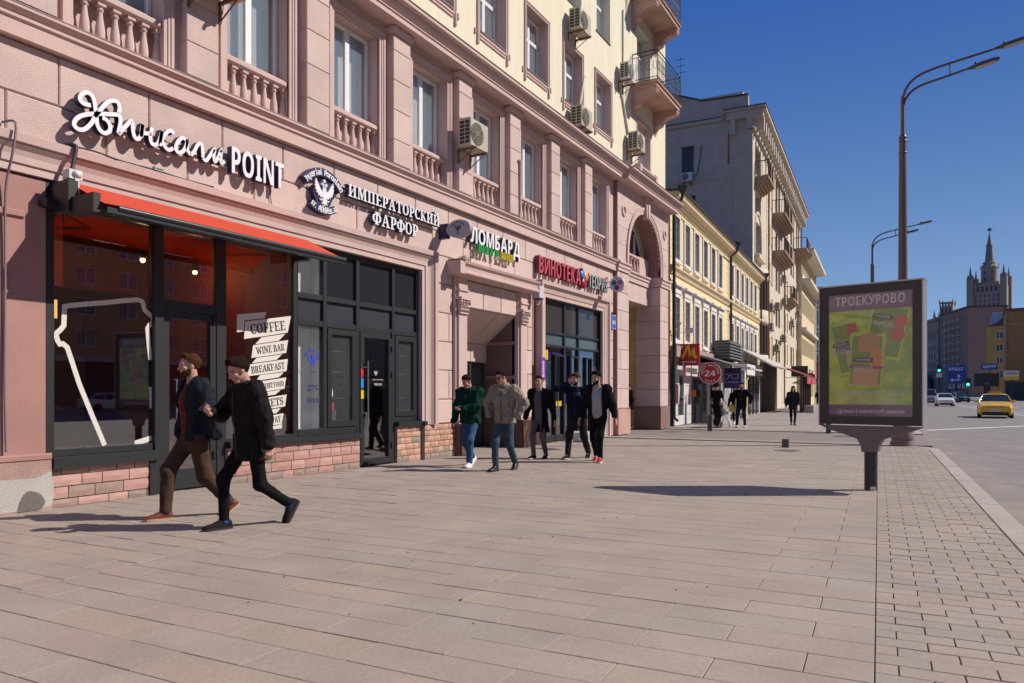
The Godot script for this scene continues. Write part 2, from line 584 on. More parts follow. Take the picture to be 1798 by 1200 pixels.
	for k in 14:
		strip(lines, PW(38.0 - k * 2.0, 9.75, -0.126), PW(37.0 - k * 2.0, 9.75, -0.126), 0.14, paint)
		strip(lines, PW(24.0 + k * 10.0, 13.1, -0.126), PW(28.0 + k * 10.0, 13.1, -0.126), 0.15, paint)
		strip(lines, PW(22.0 + k * 10.0, 16.6, -0.126), PW(26.0 + k * 10.0, 16.6, -0.126), 0.15, paint)
	# worn, dusty gutter beside the kerb
	var gut := put("gutter", bx(Vector3(1.34, -0.3, -420), Vector3(1.95, -0.1262, 60)), mat("gutter", 0.235, 0.205, 0.18, 0.95, 0.4, 0.35, 0.3))
	gut.transform = pr.transform
	structure(gut)

func strip(parent: Node, a: Vector3, b: Vector3, w: float, m: Material) -> void:
	var mb := MB.new()
	var d := (b - a).normalized()
	var x := Vector3(d.z, 0, -d.x) * w * 0.5
	mb.quad(a - x, b - x, b + x, a + x)
	if mb.n[0].y < 0:
		mb = MB.new(); mb.quad(a + x, b + x, b - x, a - x)
	put("painted_line", mb, m, parent)

func slab_rank(s) -> float:
	var dp: float = s[0] + 8.2
	if dp < 0.8: return 1e4 + absf(dp)
	if s[1] > 0.2 + 0.62 * dp or s[2] < 0.02 - 1.9 * dp: return 1e3 + dp
	return dp * dp + 0.5 * pow(s[1] - 0.02, 2)

func slab_mesh(w: float, d: float) -> ArrayMesh:
	var m := MB.new()
	m.t = Transform3D(Basis(Vector3(1, 0, 0), Vector3(0, 0, -1), Vector3(0, 1, 0)), Vector3(0, 0, d))
	m.cbox(Vector3(0, 0, -0.04), Vector3(w, d, 0.0), 0.0025)
	return m.mesh()

func flat(m: MB, x0: float, x1: float, p0: float, p1: float, y: float) -> void:
	m.quad(Vector3(x0, y, -p0), Vector3(x1, y, -p0), Vector3(x1, y, -p1), Vector3(x0, y, -p1))
	m.quad(Vector3(x0, -0.022, -p0), Vector3(x1, -0.022, -p0), Vector3(x1, y, -p0), Vector3(x0, y, -p0))
	m.quad(Vector3(x1, -0.022, -p0), Vector3(x1, -0.022, -p1), Vector3(x1, y, -p1), Vector3(x1, y, -p0))

func pavers(pr: Node3D, sm: Array, qa: float, qb: float, w: float, d: float, pa: float, pb: float, gap: float) -> void:
	var all := []
	var rows := int((pb - pa) / d)
	for r in rows:
		var q := qb
		var step := w * (0.52 if posmod(r, 2) == 0 else 1.0)
		while q > qa + 0.03:
			var q0 := maxf(q - step, qa)
			all.append([pa + r * d, q0, q])
			q = q0
			step = w
	all.sort_custom(func(a, b): return slab_rank(a) < slab_rank(b))
	var rest := []
	for i in sm.size(): rest.append(MB.new())
	var cache := {}
	var k := 0
	for s in all:
		var tone := rng.randi() % sm.size()
		var ww: float = s[2] - s[1] - gap
		var lift := rng.randf() * 0.004
		if k < 300 and slab_rank(s) < 900:
			k += 1
			var key := snappedf(ww, 0.001)
			if not cache.has(key): cache[key] = slab_mesh(ww, d - gap)
			var o := MeshInstance3D.new()
			o.name = "paver" if w < 0.4 else "square_paver"
			o.mesh = cache[key]; o.material_override = sm[tone]
			pr.add_child(o, true)
			o.position = Vector3(s[1] + gap / 2, lift, -s[0] - d + gap / 2)
			o.rotation = Vector3(rng.randf_range(-0.006, 0.006), rng.randf_range(-0.006, 0.006), rng.randf_range(-0.006, 0.006))
		else:
			flat(rest[tone], s[1] + gap / 2, s[2] - gap / 2, s[0] + gap / 2, s[0] + d - gap / 2, lift)
	for i in sm.size():
		if rest[i].v.size(): put("far_pavers", rest[i], sm[i], pr).set_meta("kind", "stuff")

func kerb_piece(m: MB, p0: float, p1: float) -> void:
	m.t = Transform3D(Basis(Vector3(1, 0, 0), Vector3(0, 0, -1), Vector3(0, 1, 0)), Vector3(0, 0, -p0))
	m.cbox(Vector3(1.102, 0, -0.3), Vector3(1.345, p1 - p0, 0.006), 0.012)

# ---------------------------------------------------------------- the pink house. Its parts lie in facade axes: x along the facade (away from the camera), y up, z out of the wall
var B: Node3D
var bal_mesh: ArrayMesh

func pinks() -> Array:
	return [mat("pink_stone_a", 0.59, 0.445, 0.40, 0.85, 0.2, 0.16, 0.35, 1.6), mat("pink_stone_b", 0.575, 0.43, 0.385, 0.85, 0.2, 0.2, 0.4, 1.6), mat("pink_stone_c", 0.605, 0.46, 0.415, 0.85, 0.2, 0.12, 0.3, 1.6)]

func stone(s0: float, s1: float, y0: float, y1: float, z0: float, z1: float, m: Material, g := 0.006, ch := 0.014) -> void:
	var b := MB.new()
	b.cbox(Vector3(s0 + g, y0 + g, z0), Vector3(s1 - g, y1 - g, z1), ch)
	put("stone_block", b, m, B)

func course(s0: float, s1: float, y0: float, y1: float, z0: float, z1: float, joints: Array) -> void:
	var pk := pinks()
	var a := s0
	for j in joints + [s1]:
		if j <= a + 0.02: continue
		var e := minf(j, s1)
		stone(a, e, y0, y1, z0, z1, pk[rng.randi() % 3])
		a = e
		if a >= s1: return

func brick_mesh(w: float, h: float, d: float, rough: float) -> ArrayMesh:     # a rock-faced brick, front at z = d
	var m := MB.new()
	var nx := 4; var ny := 3
	var pts := []
	for j in ny:
		var row := []
		for i in nx:
			var edge := i == 0 or j == 0 or i == nx - 1 or j == ny - 1
			row.append(Vector3(w * i / (nx - 1), h * j / (ny - 1), d - (rough * rng.randf_range(0.7, 1.3) if edge else rough * rng.randf_range(-0.3, 0.35))))
		pts.append(row)
	for j in ny - 1:
		for i in nx - 1:
			m.quad(pts[j][i], pts[j][i + 1], pts[j + 1][i + 1], pts[j + 1][i])
	for i in nx - 1:
		var a: Vector3 = pts[0][i]; var b: Vector3 = pts[0][i + 1]
		m.quad(Vector3(a.x, a.y, 0), Vector3(b.x, b.y, 0), b, a)
		a = pts[ny - 1][i]; b = pts[ny - 1][i + 1]
		m.quad(a, b, Vector3(b.x, b.y, 0), Vector3(a.x, a.y, 0))
	for j in ny - 1:
		var a: Vector3 = pts[j][0]; var b: Vector3 = pts[j + 1][0]
		m.quad(Vector3(a.x, a.y, 0), a, b, Vector3(b.x, b.y, 0))
		a = pts[j][nx - 1]; b = pts[j + 1][nx - 1]
		m.quad(a, Vector3(a.x, a.y, 0), Vector3(b.x, b.y, 0), b)
	return m.mesh()

func bricks(s0: float, s1: float, edges: Array, z0: float, lmin: float, lmax: float, tones: Array, worn: Array) -> void:
	var cache := []
	put("brick_bed", bx(Vector3(s0, edges[0], z0 - 0.2), Vector3(s1, edges[-1], z0 + 0.012)), mat("mortar", 0.33, 0.235, 0.20, 0.95, 0.3), B)
	for k in edges.size() - 1:
		var s := s0
		var h: float = edges[k + 1] - edges[k]
		var first := true
		while s < s1 - 0.005:
			var w := rng.randf_range(lmin, lmax) * (0.55 if first and k % 2 else 1.0)
			first = false
			if s1 - s - w < lmin * 0.4: w = s1 - s
			var o := put("brick", brick_mesh(w - 0.012, h - 0.012, 0.05, 0.011), worn[rng.randi() % worn.size()] if k == 0 and rng.randf() < 0.7 or rng.randf() < 0.08 else tones[rng.randi() % tones.size()], B)
			o.position = Vector3(s + 0.006, edges[k] + 0.006, z0)
			s += w

func baluster() -> ArrayMesh:
	if bal_mesh == null:
		var m := MB.new()
		m.box(Vector3(-0.055, 0, -0.055), Vector3(0.055, 0.05, 0.055))
		m.lathe(V2([0.05, 0.05, 0.062, 0.1, 0.066, 0.16, 0.058, 0.24, 0.042, 0.33, 0.034, 0.40, 0.033, 0.425, 0.05, 0.435, 0.05, 0.45, 0.036, 0.46, 0.036, 0.475, 0.055, 0.49]), 12, false)
		m.box(Vector3(-0.058, 0.49, -0.058), Vector3(0.058, 0.54, 0.058))
		bal_mesh = m.mesh()
	return bal_mesh

func balustrade(c: float, half: float, y: float, z: float, m: Material, k := 1.0) -> void:
	var r := MB.new()
	r.cbox(Vector3(c - half, y + 0.54 * k, z - 0.11), Vector3(c + half, y + 0.64 * k, z + 0.09), 0.02)
	put("balustrade_rail", r, m, B)
	var n := 6
	for i in n + 1:
		var o := put("baluster", baluster(), m, B)
		o.position = Vector3(c - half + 2 * half * (i + 0.02 * (3 - i)) / n, y, z)
		o.scale = Vector3(0.9, k, 0.9)

# a white two-leaf plastic window: frame, panes, and what hangs behind the glass
func window(c: float, hw: float, y0: float, y1: float, z: float, curtain: Material, parent: Node3D, split := 0.0, transom := 0.0, fm: Material = null) -> Node3D:
	var w := Node3D.new(); w.name = "window"; parent.add_child(w, true)
	w.position = Vector3(c, y0, z)
	var h := y1 - y0
	var m := MB.new()
	var fr := V2([0, -0.03, 0, 0.03, -0.055, 0.03, -0.065, 0.012, -0.065, -0.03])
	m.frame(V2([hw, 0, hw, h, -hw, h, -hw, 0]), fr, true)
	m.box(Vector3(split - 0.055, 0.06, -0.028), Vector3(split + 0.055, h - 0.06, 0.036))
	if transom > 0:
		m.box(Vector3(-hw + 0.06, transom - 0.045, -0.026), Vector3(split - 0.055, transom + 0.045, 0.034))
		m.box(Vector3(split + 0.055, transom - 0.045, -0.026), Vector3(hw - 0.06, transom + 0.045, 0.034))
	put("frame", m, fm if fm else mat("white_pvc", 0.74, 0.74, 0.74, 0.35), w)
	var gl := glass("window_glass", Color(0.8, 0.88, 0.92), 0.1)
	for e in [[-hw + 0.06, split - 0.055], [split + 0.055, hw - 0.06]]:
		put("pane", bx(Vector3(e[0], 0.06, -0.004), Vector3(e[1], h - 0.06, 0.004)), gl, w)
	if curtain:
		var cu := MB.new()
		var n := 20
		for i in n:
			var a := -hw + 2 * hw * i / n; var b := -hw + 2 * hw * (i + 1) / n
			cu.quad(Vector3(a, 0.02, -0.16 - 0.008 * sin(i * 2.1)), Vector3(b, 0.02, -0.16 - 0.008 * sin((i + 1) * 2.1)), Vector3(b, h, -0.16 - 0.008 * sin((i + 1) * 2.1)), Vector3(a, h, -0.16 - 0.008 * sin(i * 2.1)))
		put("blind", cu, curtain, w)
	return w

func arc_pts(cx: float, cy: float, r: float, a0: float, a1: float, n: int) -> PackedVector2Array:
	var p := PackedVector2Array()
	for i in n + 1:
		var a := lerpf(a0, a1, float(i) / n)
		p.append(Vector2(cx + r * cos(a), cy + r * sin(a)))
	return p

func pink_building() -> void:
	B = thing("pink_house", "long pink and cream apartment house with shops along its ground floor", "building", Vector3.ZERO, PI / 2)
	var pk := pinks()
	var pink := mat("pink_plaster", 0.56, 0.405, 0.365, 0.85, 0.16, 0.16, 0.12, 1.6)
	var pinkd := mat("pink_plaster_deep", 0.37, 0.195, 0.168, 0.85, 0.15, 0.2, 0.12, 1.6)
	var groove := mat("pink_joint", 0.27, 0.15, 0.13, 0.95, 0.2)
	var cream := mat("cream_plaster", 0.74, 0.68, 0.51, 0.9, 0.16, 0.0, 0.15, 1.6, 0.12)
	var tin := mat("tin_flashing", 0.12, 0.085, 0.075, 0.6, 0.2, 0.2)
	# ---- backing walls with their openings
	var w := MB.new()
	w.wall(-7, 22.4, 0, 5.7, -0.5, -0.03, [Rect2(4.69, -0.1, 7.26, 3.97), Rect2(13.54, -0.1, 2.33, 3.38), Rect2(17.4, -0.1, 3.96, 4.05)])
	put("wall", w, groove, B)
	# the house goes on behind the camera
	put("near_wing", bx(Vector3(-48, 0, -9), Vector3(-7, 8.7, -0.02)), pink, B)
	put("near_wing", bx(Vector3(-48, 8.7, -9), Vector3(-7, 23.0, 0.1)), cream, B)
	# left pier: smooth plaster above a damaged base
	w = MB.new()
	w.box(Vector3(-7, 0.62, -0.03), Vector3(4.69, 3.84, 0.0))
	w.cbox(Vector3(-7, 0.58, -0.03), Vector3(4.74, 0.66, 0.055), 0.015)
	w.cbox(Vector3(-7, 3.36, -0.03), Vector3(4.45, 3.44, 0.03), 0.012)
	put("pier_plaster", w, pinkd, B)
	w = MB.new()
	w.box(Vector3(-7, 0, -0.03), Vector3(4.74, 0.58, 0.04))
	put("pier_base", w, mat("worn_base", 0.40, 0.255, 0.22, 0.95, 0.35, 0.45, 0.5, 1.8), B)
	for q in [["bare_render", [3.0, 0.02, 3.1, 0.3, 3.7, 0.37, 4.2, 0.39, 4.55, 0.385, 4.7, 0.44, 4.735, 0.4, 4.73, 0.05, 4.3, 0.02], 0.043, mat("bare_render", 0.42, 0.40, 0.37, 0.95, 0.3, 0.25, 0.3, 1.6)], ["crumbled_render", [4.36, 0.01, 4.4, 0.16, 4.48, 0.24, 4.6, 0.2, 4.66, 0.1, 4.62, 0.015], 0.047, mat("crumbled_render", 0.25, 0.21, 0.19, 0.95, 0.5, 0.4, 1.2, 3.0)]]:
		w = MB.new()
		w.extr(smooth2(V2(q[1]), 3), 0.03, q[2])
		put(q[0], w, q[3], B)
	# ---- frieze of rusticated blocks
	var ja := []; var jb := []
	for k in 30:
		ja.append(-7.0 + 0.12 + 1.155 * k + 0.17); jb.append(-7.0 + 0.12 + 1.155 * (k + 0.5) + 0.17)
	course(-7, 22.38, 4.77, 5.36, -0.03, 0.0, ja)
	course(-7, 12.6, 4.29, 4.77, -0.03, 0.0, jb)
	course(12.55, 22.38, 4.28, 4.77, -0.03, 0.0, jb)
	var ys := [0.72, 1.23, 1.85, 2.46, 3.07, 3.69, 4.28]
	for k in 6:
		var odd := k % 2 == 1
		course(12.53, 13.08, ys[k], ys[k + 1], -0.03, 0.0, [12.95] if odd else [])
		course(16.32, 16.74, ys[k], ys[k + 1], -0.03, 0.0, [16.5] if odd else [])
		course(21.87, 22.38, ys[k], ys[k + 1], -0.03, 0.0, [22.0] if odd else [])
	# ---- belt course, top cornice
	w = MB.new()
	w.mould(-7, 22.4, V2([-0.03, 5.37, 0.10, 5.37, 0.10, 5.55, 0.13, 5.57, 0.13, 5.615, 0.165, 5.64, 0.19, 5.665, 0.19, 5.70, 0.0, 5.735, -0.03, 5.735]))
	put("belt_course", w, pink, B)
	put("belt_flashing", bx(Vector3(-7, 5.70, 0.12), Vector3(22.4, 5.712, 0.196)), mat("grey_flashing", 0.26, 0.22, 0.19, 0.7, 0.3, 0.3), B)
	var cprof := V2([-0.05, 8.34, 0.36, 8.34, 0.36, 8.43, 0.385, 8.44, 0.385, 8.475, 0.43, 8.51, 0.46, 8.56, 0.47, 8.61, 0.55, 8.63, 0.55, 8.695, 0.04, 8.76, -0.05, 8.76])
	w = MB.new()
	w.mould(-7, 22.45, cprof)
	put("cornice", w, pink, B)
	put("cornice_flashing", bx(Vector3(-7, 8.70, 0.05), Vector3(22.45, 8.712, 0.565)), tin, B)
	var cp2 := PackedVector2Array()
	for q in cprof: cp2.append(Vector2(q.x + (0.15 if q.x > 0 else 0.0), q.y + 0.012))
	w = MB.new()
	w.mould(22.4, 27.9, cp2)
	put("cornice", w, pink, B)
	put("cornice_flashing", bx(Vector3(22.39, 8.715, 0.05), Vector3(27.92, 8.727, 0.72)), tin, B)
	# ---- second storey
	var cs := []
	for k in range(-6, 7): cs.append(7.81 + 2.22 * k)
	var holes := []
	for c in cs: holes.append(Rect2(c - 0.6, 5.75, 1.2, 2.28))
	w = MB.new()
	w.wall(-7, 22.4, 5.7, 8.36, -0.5, 0.0, holes)
	put("wall", w, pink, B)
	var blinds := [mat("blind_grey", 0.34, 0.37, 0.39, 0.9), mat("blind_pale", 0.42, 0.45, 0.46, 0.9), mat("blind_blue", 0.28, 0.33, 0.37, 0.9)]
	for c: float in cs:
		var f := MB.new()
		f.frame(V2([c + 0.6, 5.735, c + 0.6, 8.03, c - 0.6, 8.03, c - 0.6, 5.735]), V2([0, -0.02, 0, 0.03, 0.05, 0.03, 0.055, 0.045, 0.09, 0.045, 0.095, 0.06, 0.135, 0.06, 0.135, -0.02]), false)
		put("window_surround", f, pink, B)
		put("parapet_panel", bx(Vector3(c - 0.6, 5.73, -0.4), Vector3(c + 0.6, 6.3, -0.22)), pink, B)
		balustrade(c, 0.6, 5.745, -0.1, pink)
		var sl := MB.new()
		sl.extr(V2([0, 0, 0.17, -0.05, 0.17, -0.07, 0, -0.03]), -1.2, 0)
		var so := put("window_sill", sl, mat("sill_tin", 0.36, 0.24, 0.21, 0.6, 0.2), B)
		so.transform = Transform3D(Basis(Vector3(0, 0, 1), Vector3(0, 1, 0), Vector3(-1, 0, 0)), Vector3(c - 0.6, 6.46, -0.24))
		window(c, 0.59, 6.44, 8.02, -0.26, blinds[posmod(int(c * 3.1), 3)], B)
		put("room_back", bx(Vector3(c - 0.9, 5.9, -2.2), Vector3(c + 0.9, 8.3, -2.15)), plain("room_dark", 0.12, 0.11, 0.10, 0.9), B)
		# pilaster with its blocks and cap
		var p := c + 1.11
		if p < 22.0:
			var yy := [5.735, 6.2, 6.765, 7.33, 7.895, 8.2]
			put("pilaster_core", bx(Vector3(p - 0.25, 5.735, 0), Vector3(p + 0.25, 8.335, 0.15)), groove, B)
			for k in 5: stone(p - 0.262, p + 0.262, yy[k], yy[k + 1], 0.0, 0.163, pk[rng.randi() % 3], 0.004, 0.008)
			var cap := MB.new()
			cap.frame(V2([p + 0.26, -0.02, p + 0.26, 0.163, p - 0.26, 0.163, p - 0.26, -0.02]), V2([0, 0, 0.03, 0.0, 0.05, 0.05, 0.06, 0.08, 0.06, 0.12, 0, 0.12]), false)
			var co := put("pilaster_cap", cap, pink, B)
			co.transform = Transform3D(Basis(Vector3(1, 0, 0), Vector3(0, 0, 1), Vector3(0, -1, 0)), Vector3(0, 8.2, 0)) * Transform3D(Basis.from_scale(Vector3(1, 1, -1)), Vector3.ZERO)
	# ---- cream upper storeys
	holes = []
	var rows := [[9.6, 11.2], [12.5, 14.25], [15.45, 17.2], [18.4, 20.1]]
	for c in cs:
		for r in rows: holes.append(Rect2(c + 0.08 - 0.58, r[0], 1.16, r[1] - r[0]))
	var dx := 24.95
	for r in [[9.35, 10.95], [12.0, 14.25], [14.95, 17.2], [18.4, 20.1]]: holes.append(Rect2(dx - 0.7, r[0], 1.4, r[1] - r[0]))
	w = MB.new()
	w.wall(-7, 27.4, 8.72, 22.5, -0.4, 0.12, holes)
	put("wall", w, cream, B)
	put("attic", bx(Vector3(-7, 22.5, -0.4), Vector3(27.4, 23.2, 0.35)), cream, B)
	put("rear_mass", bx(Vector3(-7, 5.75, -9), Vector3(27.35, 23.0, -2.3)), plain("rear_wall", 0.2, 0.18, 0.14, 0.9), B)
	var lace := mat("lace", 0.45, 0.45, 0.43, 0.95, 0.3, 0.0, 0.0, 6.0)
	for c0: float in cs:
		var c := c0 + 0.08
		if c < 3: continue
		for k in 2:
			var r: Array = rows[k]
			var wn := window(c, 0.575, r[0], r[1], -0.16, lace if posmod(int(c * 7) + k, 3) else null, B, 0.0, (r[1] - r[0]) * 0.62)
			if k == 0:
				var rv := MB.new()      # pink reveals
				rv.frame(V2([c + 0.575, r[0], c + 0.575, r[1], c - 0.575, r[1], c - 0.575, r[0]]), V2([0, -0.13, 0, 0.122, 0.008, 0.122, 0.008, -0.13]), false)
				rv.frame(V2([c + 0.58, r[0] - 0.13, c + 0.58, r[1] + 0.0, c - 0.58, r[1] + 0.0, c - 0.58, r[0] - 0.13]), V2([0.01, 0.11, 0.01, 0.145, 0.035, 0.155, 0.05, 0.145, 0.065, 0.145, 0.08, 0.165, 0.105, 0.165, 0.115, 0.145, 0.115, 0.11]), false)
				rv.box(Vector3(c - 0.6, r[0] - 0.12, 0.11), Vector3(c + 0.6, r[0] - 0.075, 0.16))
				rv.box(Vector3(c - 0.58, r[0] - 0.19, 0.11), Vector3(c + 0.58, r[0] - 0.15, 0.15))
				for sd in [-1, 1]:
					rv.lathe_at(Vector3(c + sd * 0.66, r[0] - 0.36, 0.135), 0.045, 0.34)
					rv.lathe_at(Vector3(c + sd * 0.77, r[0] - 0.17, 0.135), 0.03, 0.14)
				put("window_surround", rv, pink, B)
			put("window_sill", bx(Vector3(c - 0.575, r[0] - 0.03, -0.1), Vector3(c + 0.575, r[0] + 0.012, 0.15)), tin, B)
	window(dx, 0.695, 9.35, 10.95, -0.16, lace, B, 0.0, 1.0)
	window(dx, 0.695, 12.0, 14.25, -0.16, null, B, 0.0, 1.5)
	window(dx, 0.695, 14.95, 17.2, -0.16, null, B, 0.0, 1.5)
	w = MB.new()
	w.frame(V2([dx + 0.69, 9.3, dx + 0.69, 10.95, dx - 0.69, 10.95, dx - 0.69, 9.3]), V2([0, -0.13, 0, 0.125, 0.12, 0.125, 0.12, 0.11, 0.008, 0.11, 0.008, -0.13]), false)
	put("window_surround", w, pink, B)
	# small balustrade standing on the cornice below that window
	w = MB.new()
	w.cbox(Vector3(dx - 0.95, 8.73, 0.12), Vector3(dx - 0.72, 9.32, 0.34), 0.02)
	w.cbox(Vector3(dx + 0.72, 8.73, 0.12), Vector3(dx + 0.95, 9.32, 0.34), 0.02)
	w.cbox(Vector3(dx - 0.72, 9.2, 0.14), Vector3(dx + 0.72, 9.3, 0.32), 0.02)
	put("balustrade_posts", w, pink, B)
	for i in 7:
		var o := put("baluster", baluster(), pink, B)
		o.position = Vector3(dx - 0.6 + 0.2 * i, 8.73, 0.23); o.scale = Vector3(0.9, 0.87, 0.9)
	arch_bay(pink, pinkd, groove, tin)
	for y in [11.95, 14.9, 17.85]: balcony(25.0, 1.3, y, pink)

func arch_bay(pink: Material, pinkd: Material, groove: Material, tin: Material) -> void:
	var pk := pinks()
	var c := 25.11; var r := 1.69; var ys := 6.06
	# front of the bay with the tall arch cut out
	var poly := V2([22.4, 0, 23.42, 0])
	poly.append_array(arc_pts(c, ys, r, PI, 0, 28))
	poly.append_array(V2([26.8, 0, 27.75, 0, 27.75, 8.37, 22.4, 8.37]))
	var w := MB.new()
	w.extr(poly, -0.5, 0.115)
	put("arch_wall", w, groove, B)
	# stone facing of the piers and spandrels
	var yy := [0.86, 1.5, 2.15, 2.8, 3.45, 4.1, 4.7, 5.38]
	for k in 7:
		stone(22.4, 23.42, yy[k], yy[k + 1], 0.1, 0.13, pk[k % 3]) if k % 2 else course(22.4, 23.42, yy[k], yy[k + 1], 0.1, 0.13, [22.68])
		stone(26.8, 27.75, yy[k], yy[k + 1], 0.1, 0.13, pk[(k + 1) % 3])
		var b := MB.new()      # returns inside the opening
		b.box(Vector3(26.785, yy[k] + 0.008, -0.85), Vector3(26.82, yy[k + 1] - 0.008, 0.128))
		put("stone_block", b, pk[(k + 2) % 3], B)
	var ysp := [5.76, 6.3, 6.9, 7.5, 8.36]
	for k in 4:
		var y0: float = ysp[k]; var y1: float = ysp[k + 1]
		for sd in [0, 1]:
			var e := PackedVector2Array()
			for i in 9:
				var y := lerpf(y0 + 0.006, y1 - 0.006, i / 8.0)
				var h := 1.0
				if y > ys: h = sqrt(maxf(0.0, 1.0 - pow((y - ys) / (r + 0.24), 2)))
				var x := (r + 0.24) * h
				if y - ys > r + 0.23: x = 0.004
				e.append(Vector2(c + (x if sd else -x), y))
			e.append(Vector2(27.74 if sd else 22.42, y1 - 0.006)); e.append(Vector2(27.74 if sd else 22.42, y0 + 0.006))
			w = MB.new(); w.extr(e, 0.1, 0.13)
			put("stone_block", w, pk[(k + sd) % 3], B)
	# archivolt, key stone, two round medallions
	var path := V2([26.8, 5.76]); path.append_array(arc_pts(c, ys, r, 0, PI, 32)); path.append(Vector2(23.42, 5.76))
	w = MB.new()
	w.frame(path, V2([0, 0.05, 0, 0.15, 0.07, 0.15, 0.08, 0.165, 0.15, 0.165, 0.16, 0.185, 0.23, 0.185, 0.23, 0.05]), false)
	put("archivolt", w, pink, B)
	w = MB.new()
	w.extr(V2([c - 0.17, 7.62, c + 0.17, 7.62, c + 0.25, 8.36, c - 0.25, 8.36]), 0.05, 0.25)
	w.extr(V2([c - 0.07, 7.66, c + 0.07, 7.66, c + 0.1, 8.34, c - 0.1, 8.34]), 0.25, 0.28)
	w.box(Vector3(c - 0.29, 8.22, 0.05), Vector3(c + 0.29, 8.345, 0.3))
	put("key_stone", w, pink, B)
	for x in [22.95, 27.25]:
		w = MB.new()
		w.t = Transform3D(Basis(), Vector3(x, 7.45, 0))
		w.frame(arc_pts(0, 0, 0.2, 0, TAU - TAU / 24, 23), V2([0, 0.1, 0, 0.15, -0.02, 0.175, -0.07, 0.175, -0.09, 0.15, -0.09, 0.1]), true)
		put("medallion", w, pink, B)
	# impost and belt on both piers
	for e in [[22.38, 23.46], [26.76, 27.8]]:
		w = MB.new()
		w.mould(e[0], e[1], V2([-0.85, 5.4, 0.17, 5.4, 0.17, 5.5, 0.2, 5.52, 0.2, 5.6, 0.245, 5.65, 0.245, 5.71, 0.13, 5.75, -0.85, 5.75]))
		put("impost", w, pink, B)
	# plinths
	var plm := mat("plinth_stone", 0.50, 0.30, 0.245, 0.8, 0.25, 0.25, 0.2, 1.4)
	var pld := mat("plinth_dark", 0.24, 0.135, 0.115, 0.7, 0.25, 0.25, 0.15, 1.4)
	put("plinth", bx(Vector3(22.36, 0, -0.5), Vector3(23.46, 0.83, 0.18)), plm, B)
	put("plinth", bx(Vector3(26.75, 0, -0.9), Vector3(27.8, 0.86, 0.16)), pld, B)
	put("plinth", bx(Vector3(21.86, 0, -0.5), Vector3(22.36, 0.7, 0.03)), plm, B)
	# inside the niche: lintel, balustrade, arched window
	w = MB.new()
	w.box(Vector3(23.4, 4.68, -1.1), Vector3(26.82, 5.36, -0.31))
	put("passage_lintel", w, pk[0], B)
	w = MB.new()
	w.mould(23.4, 26.82, V2([-0.6, 5.36, -0.26, 5.36, -0.26, 5.5, -0.22, 5.54, -0.22, 5.62, -0.17, 5.66, -0.17, 5.72, -0.3, 5.76, -0.6, 5.76]))
	put("belt_course", w, pink, B)
	balustrade(c - 0.35, 1.0, 5.76, -0.42, pink)
	w = MB.new()
	w.box(Vector3(23.4, 5.74, -0.6), Vector3(c - 1.36, 6.42, -0.34)); w.box(Vector3(c + 0.66, 5.74, -0.6), Vector3(26.82, 6.42, -0.34))
	put("balustrade_posts", w, pink, B)
	put("niche_panel", bx(Vector3(23.4, 5.74, -0.75), Vector3(26.82, 6.45, -0.62)), pink, B)
	var wn := Node3D.new(); wn.name = "arched_window"; B.add_child(wn, true)
	path = V2([c + r, 6.44]); path.append_array(arc_pts(c, ys, r, 0.23, PI - 0.23, 22)); path.append(Vector2(c - r, 6.44))
	w = MB.new()
	w.frame(path, V2([0, -0.66, 0, -0.6, -0.09, -0.6, -0.09, -0.66]), true)
	w.box(Vector3(c - 0.05, 6.5, -0.655), Vector3(c + 0.05, 7.68, -0.59)); w.box(Vector3(c - 0.9, 6.5, -0.655), Vector3(c - 0.82, 7.3, -0.59)); w.box(Vector3(c + 0.82, 6.5, -0.655), Vector3(c + 0.9, 7.3, -0.59))
	put("frame", w, mat("white_pvc", 0.74, 0.74, 0.74, 0.35), wn)
	w = MB.new(); w.extr(path, -0.64, -0.632)
	put("pane", w, mat("dark_glass", 0.05, 0.05, 0.055, 0.04), wn)
	# the passage itself
	var ochre := mat("passage_plaster", 0.50, 0.385, 0.16, 0.9, 0.2, 0.3, 0.1, 1.2)
	for k in 7:
		put("stone_block", bx(Vector3(23.38, yy[k] + 0.008, -0.85), Vector3(23.435, yy[k + 1] - 0.008, 0.128)), pk[k % 3], B)
	w = MB.new()
	w.box(Vector3(26.84, 0, -9), Vector3(27.2, 4.7, -0.5)); w.box(Vector3(23.0, 0, -9), Vector3(23.4, 4.7, -0.5)); w.box(Vector3(23.0, 4.69, -9), Vector3(27.2, 4.95, -1.1)); w.box(Vector3(23.0, 0, -9.3), Vector3(27.2, 4.95, -9))
	put("passage_wall", w, ochre, B)

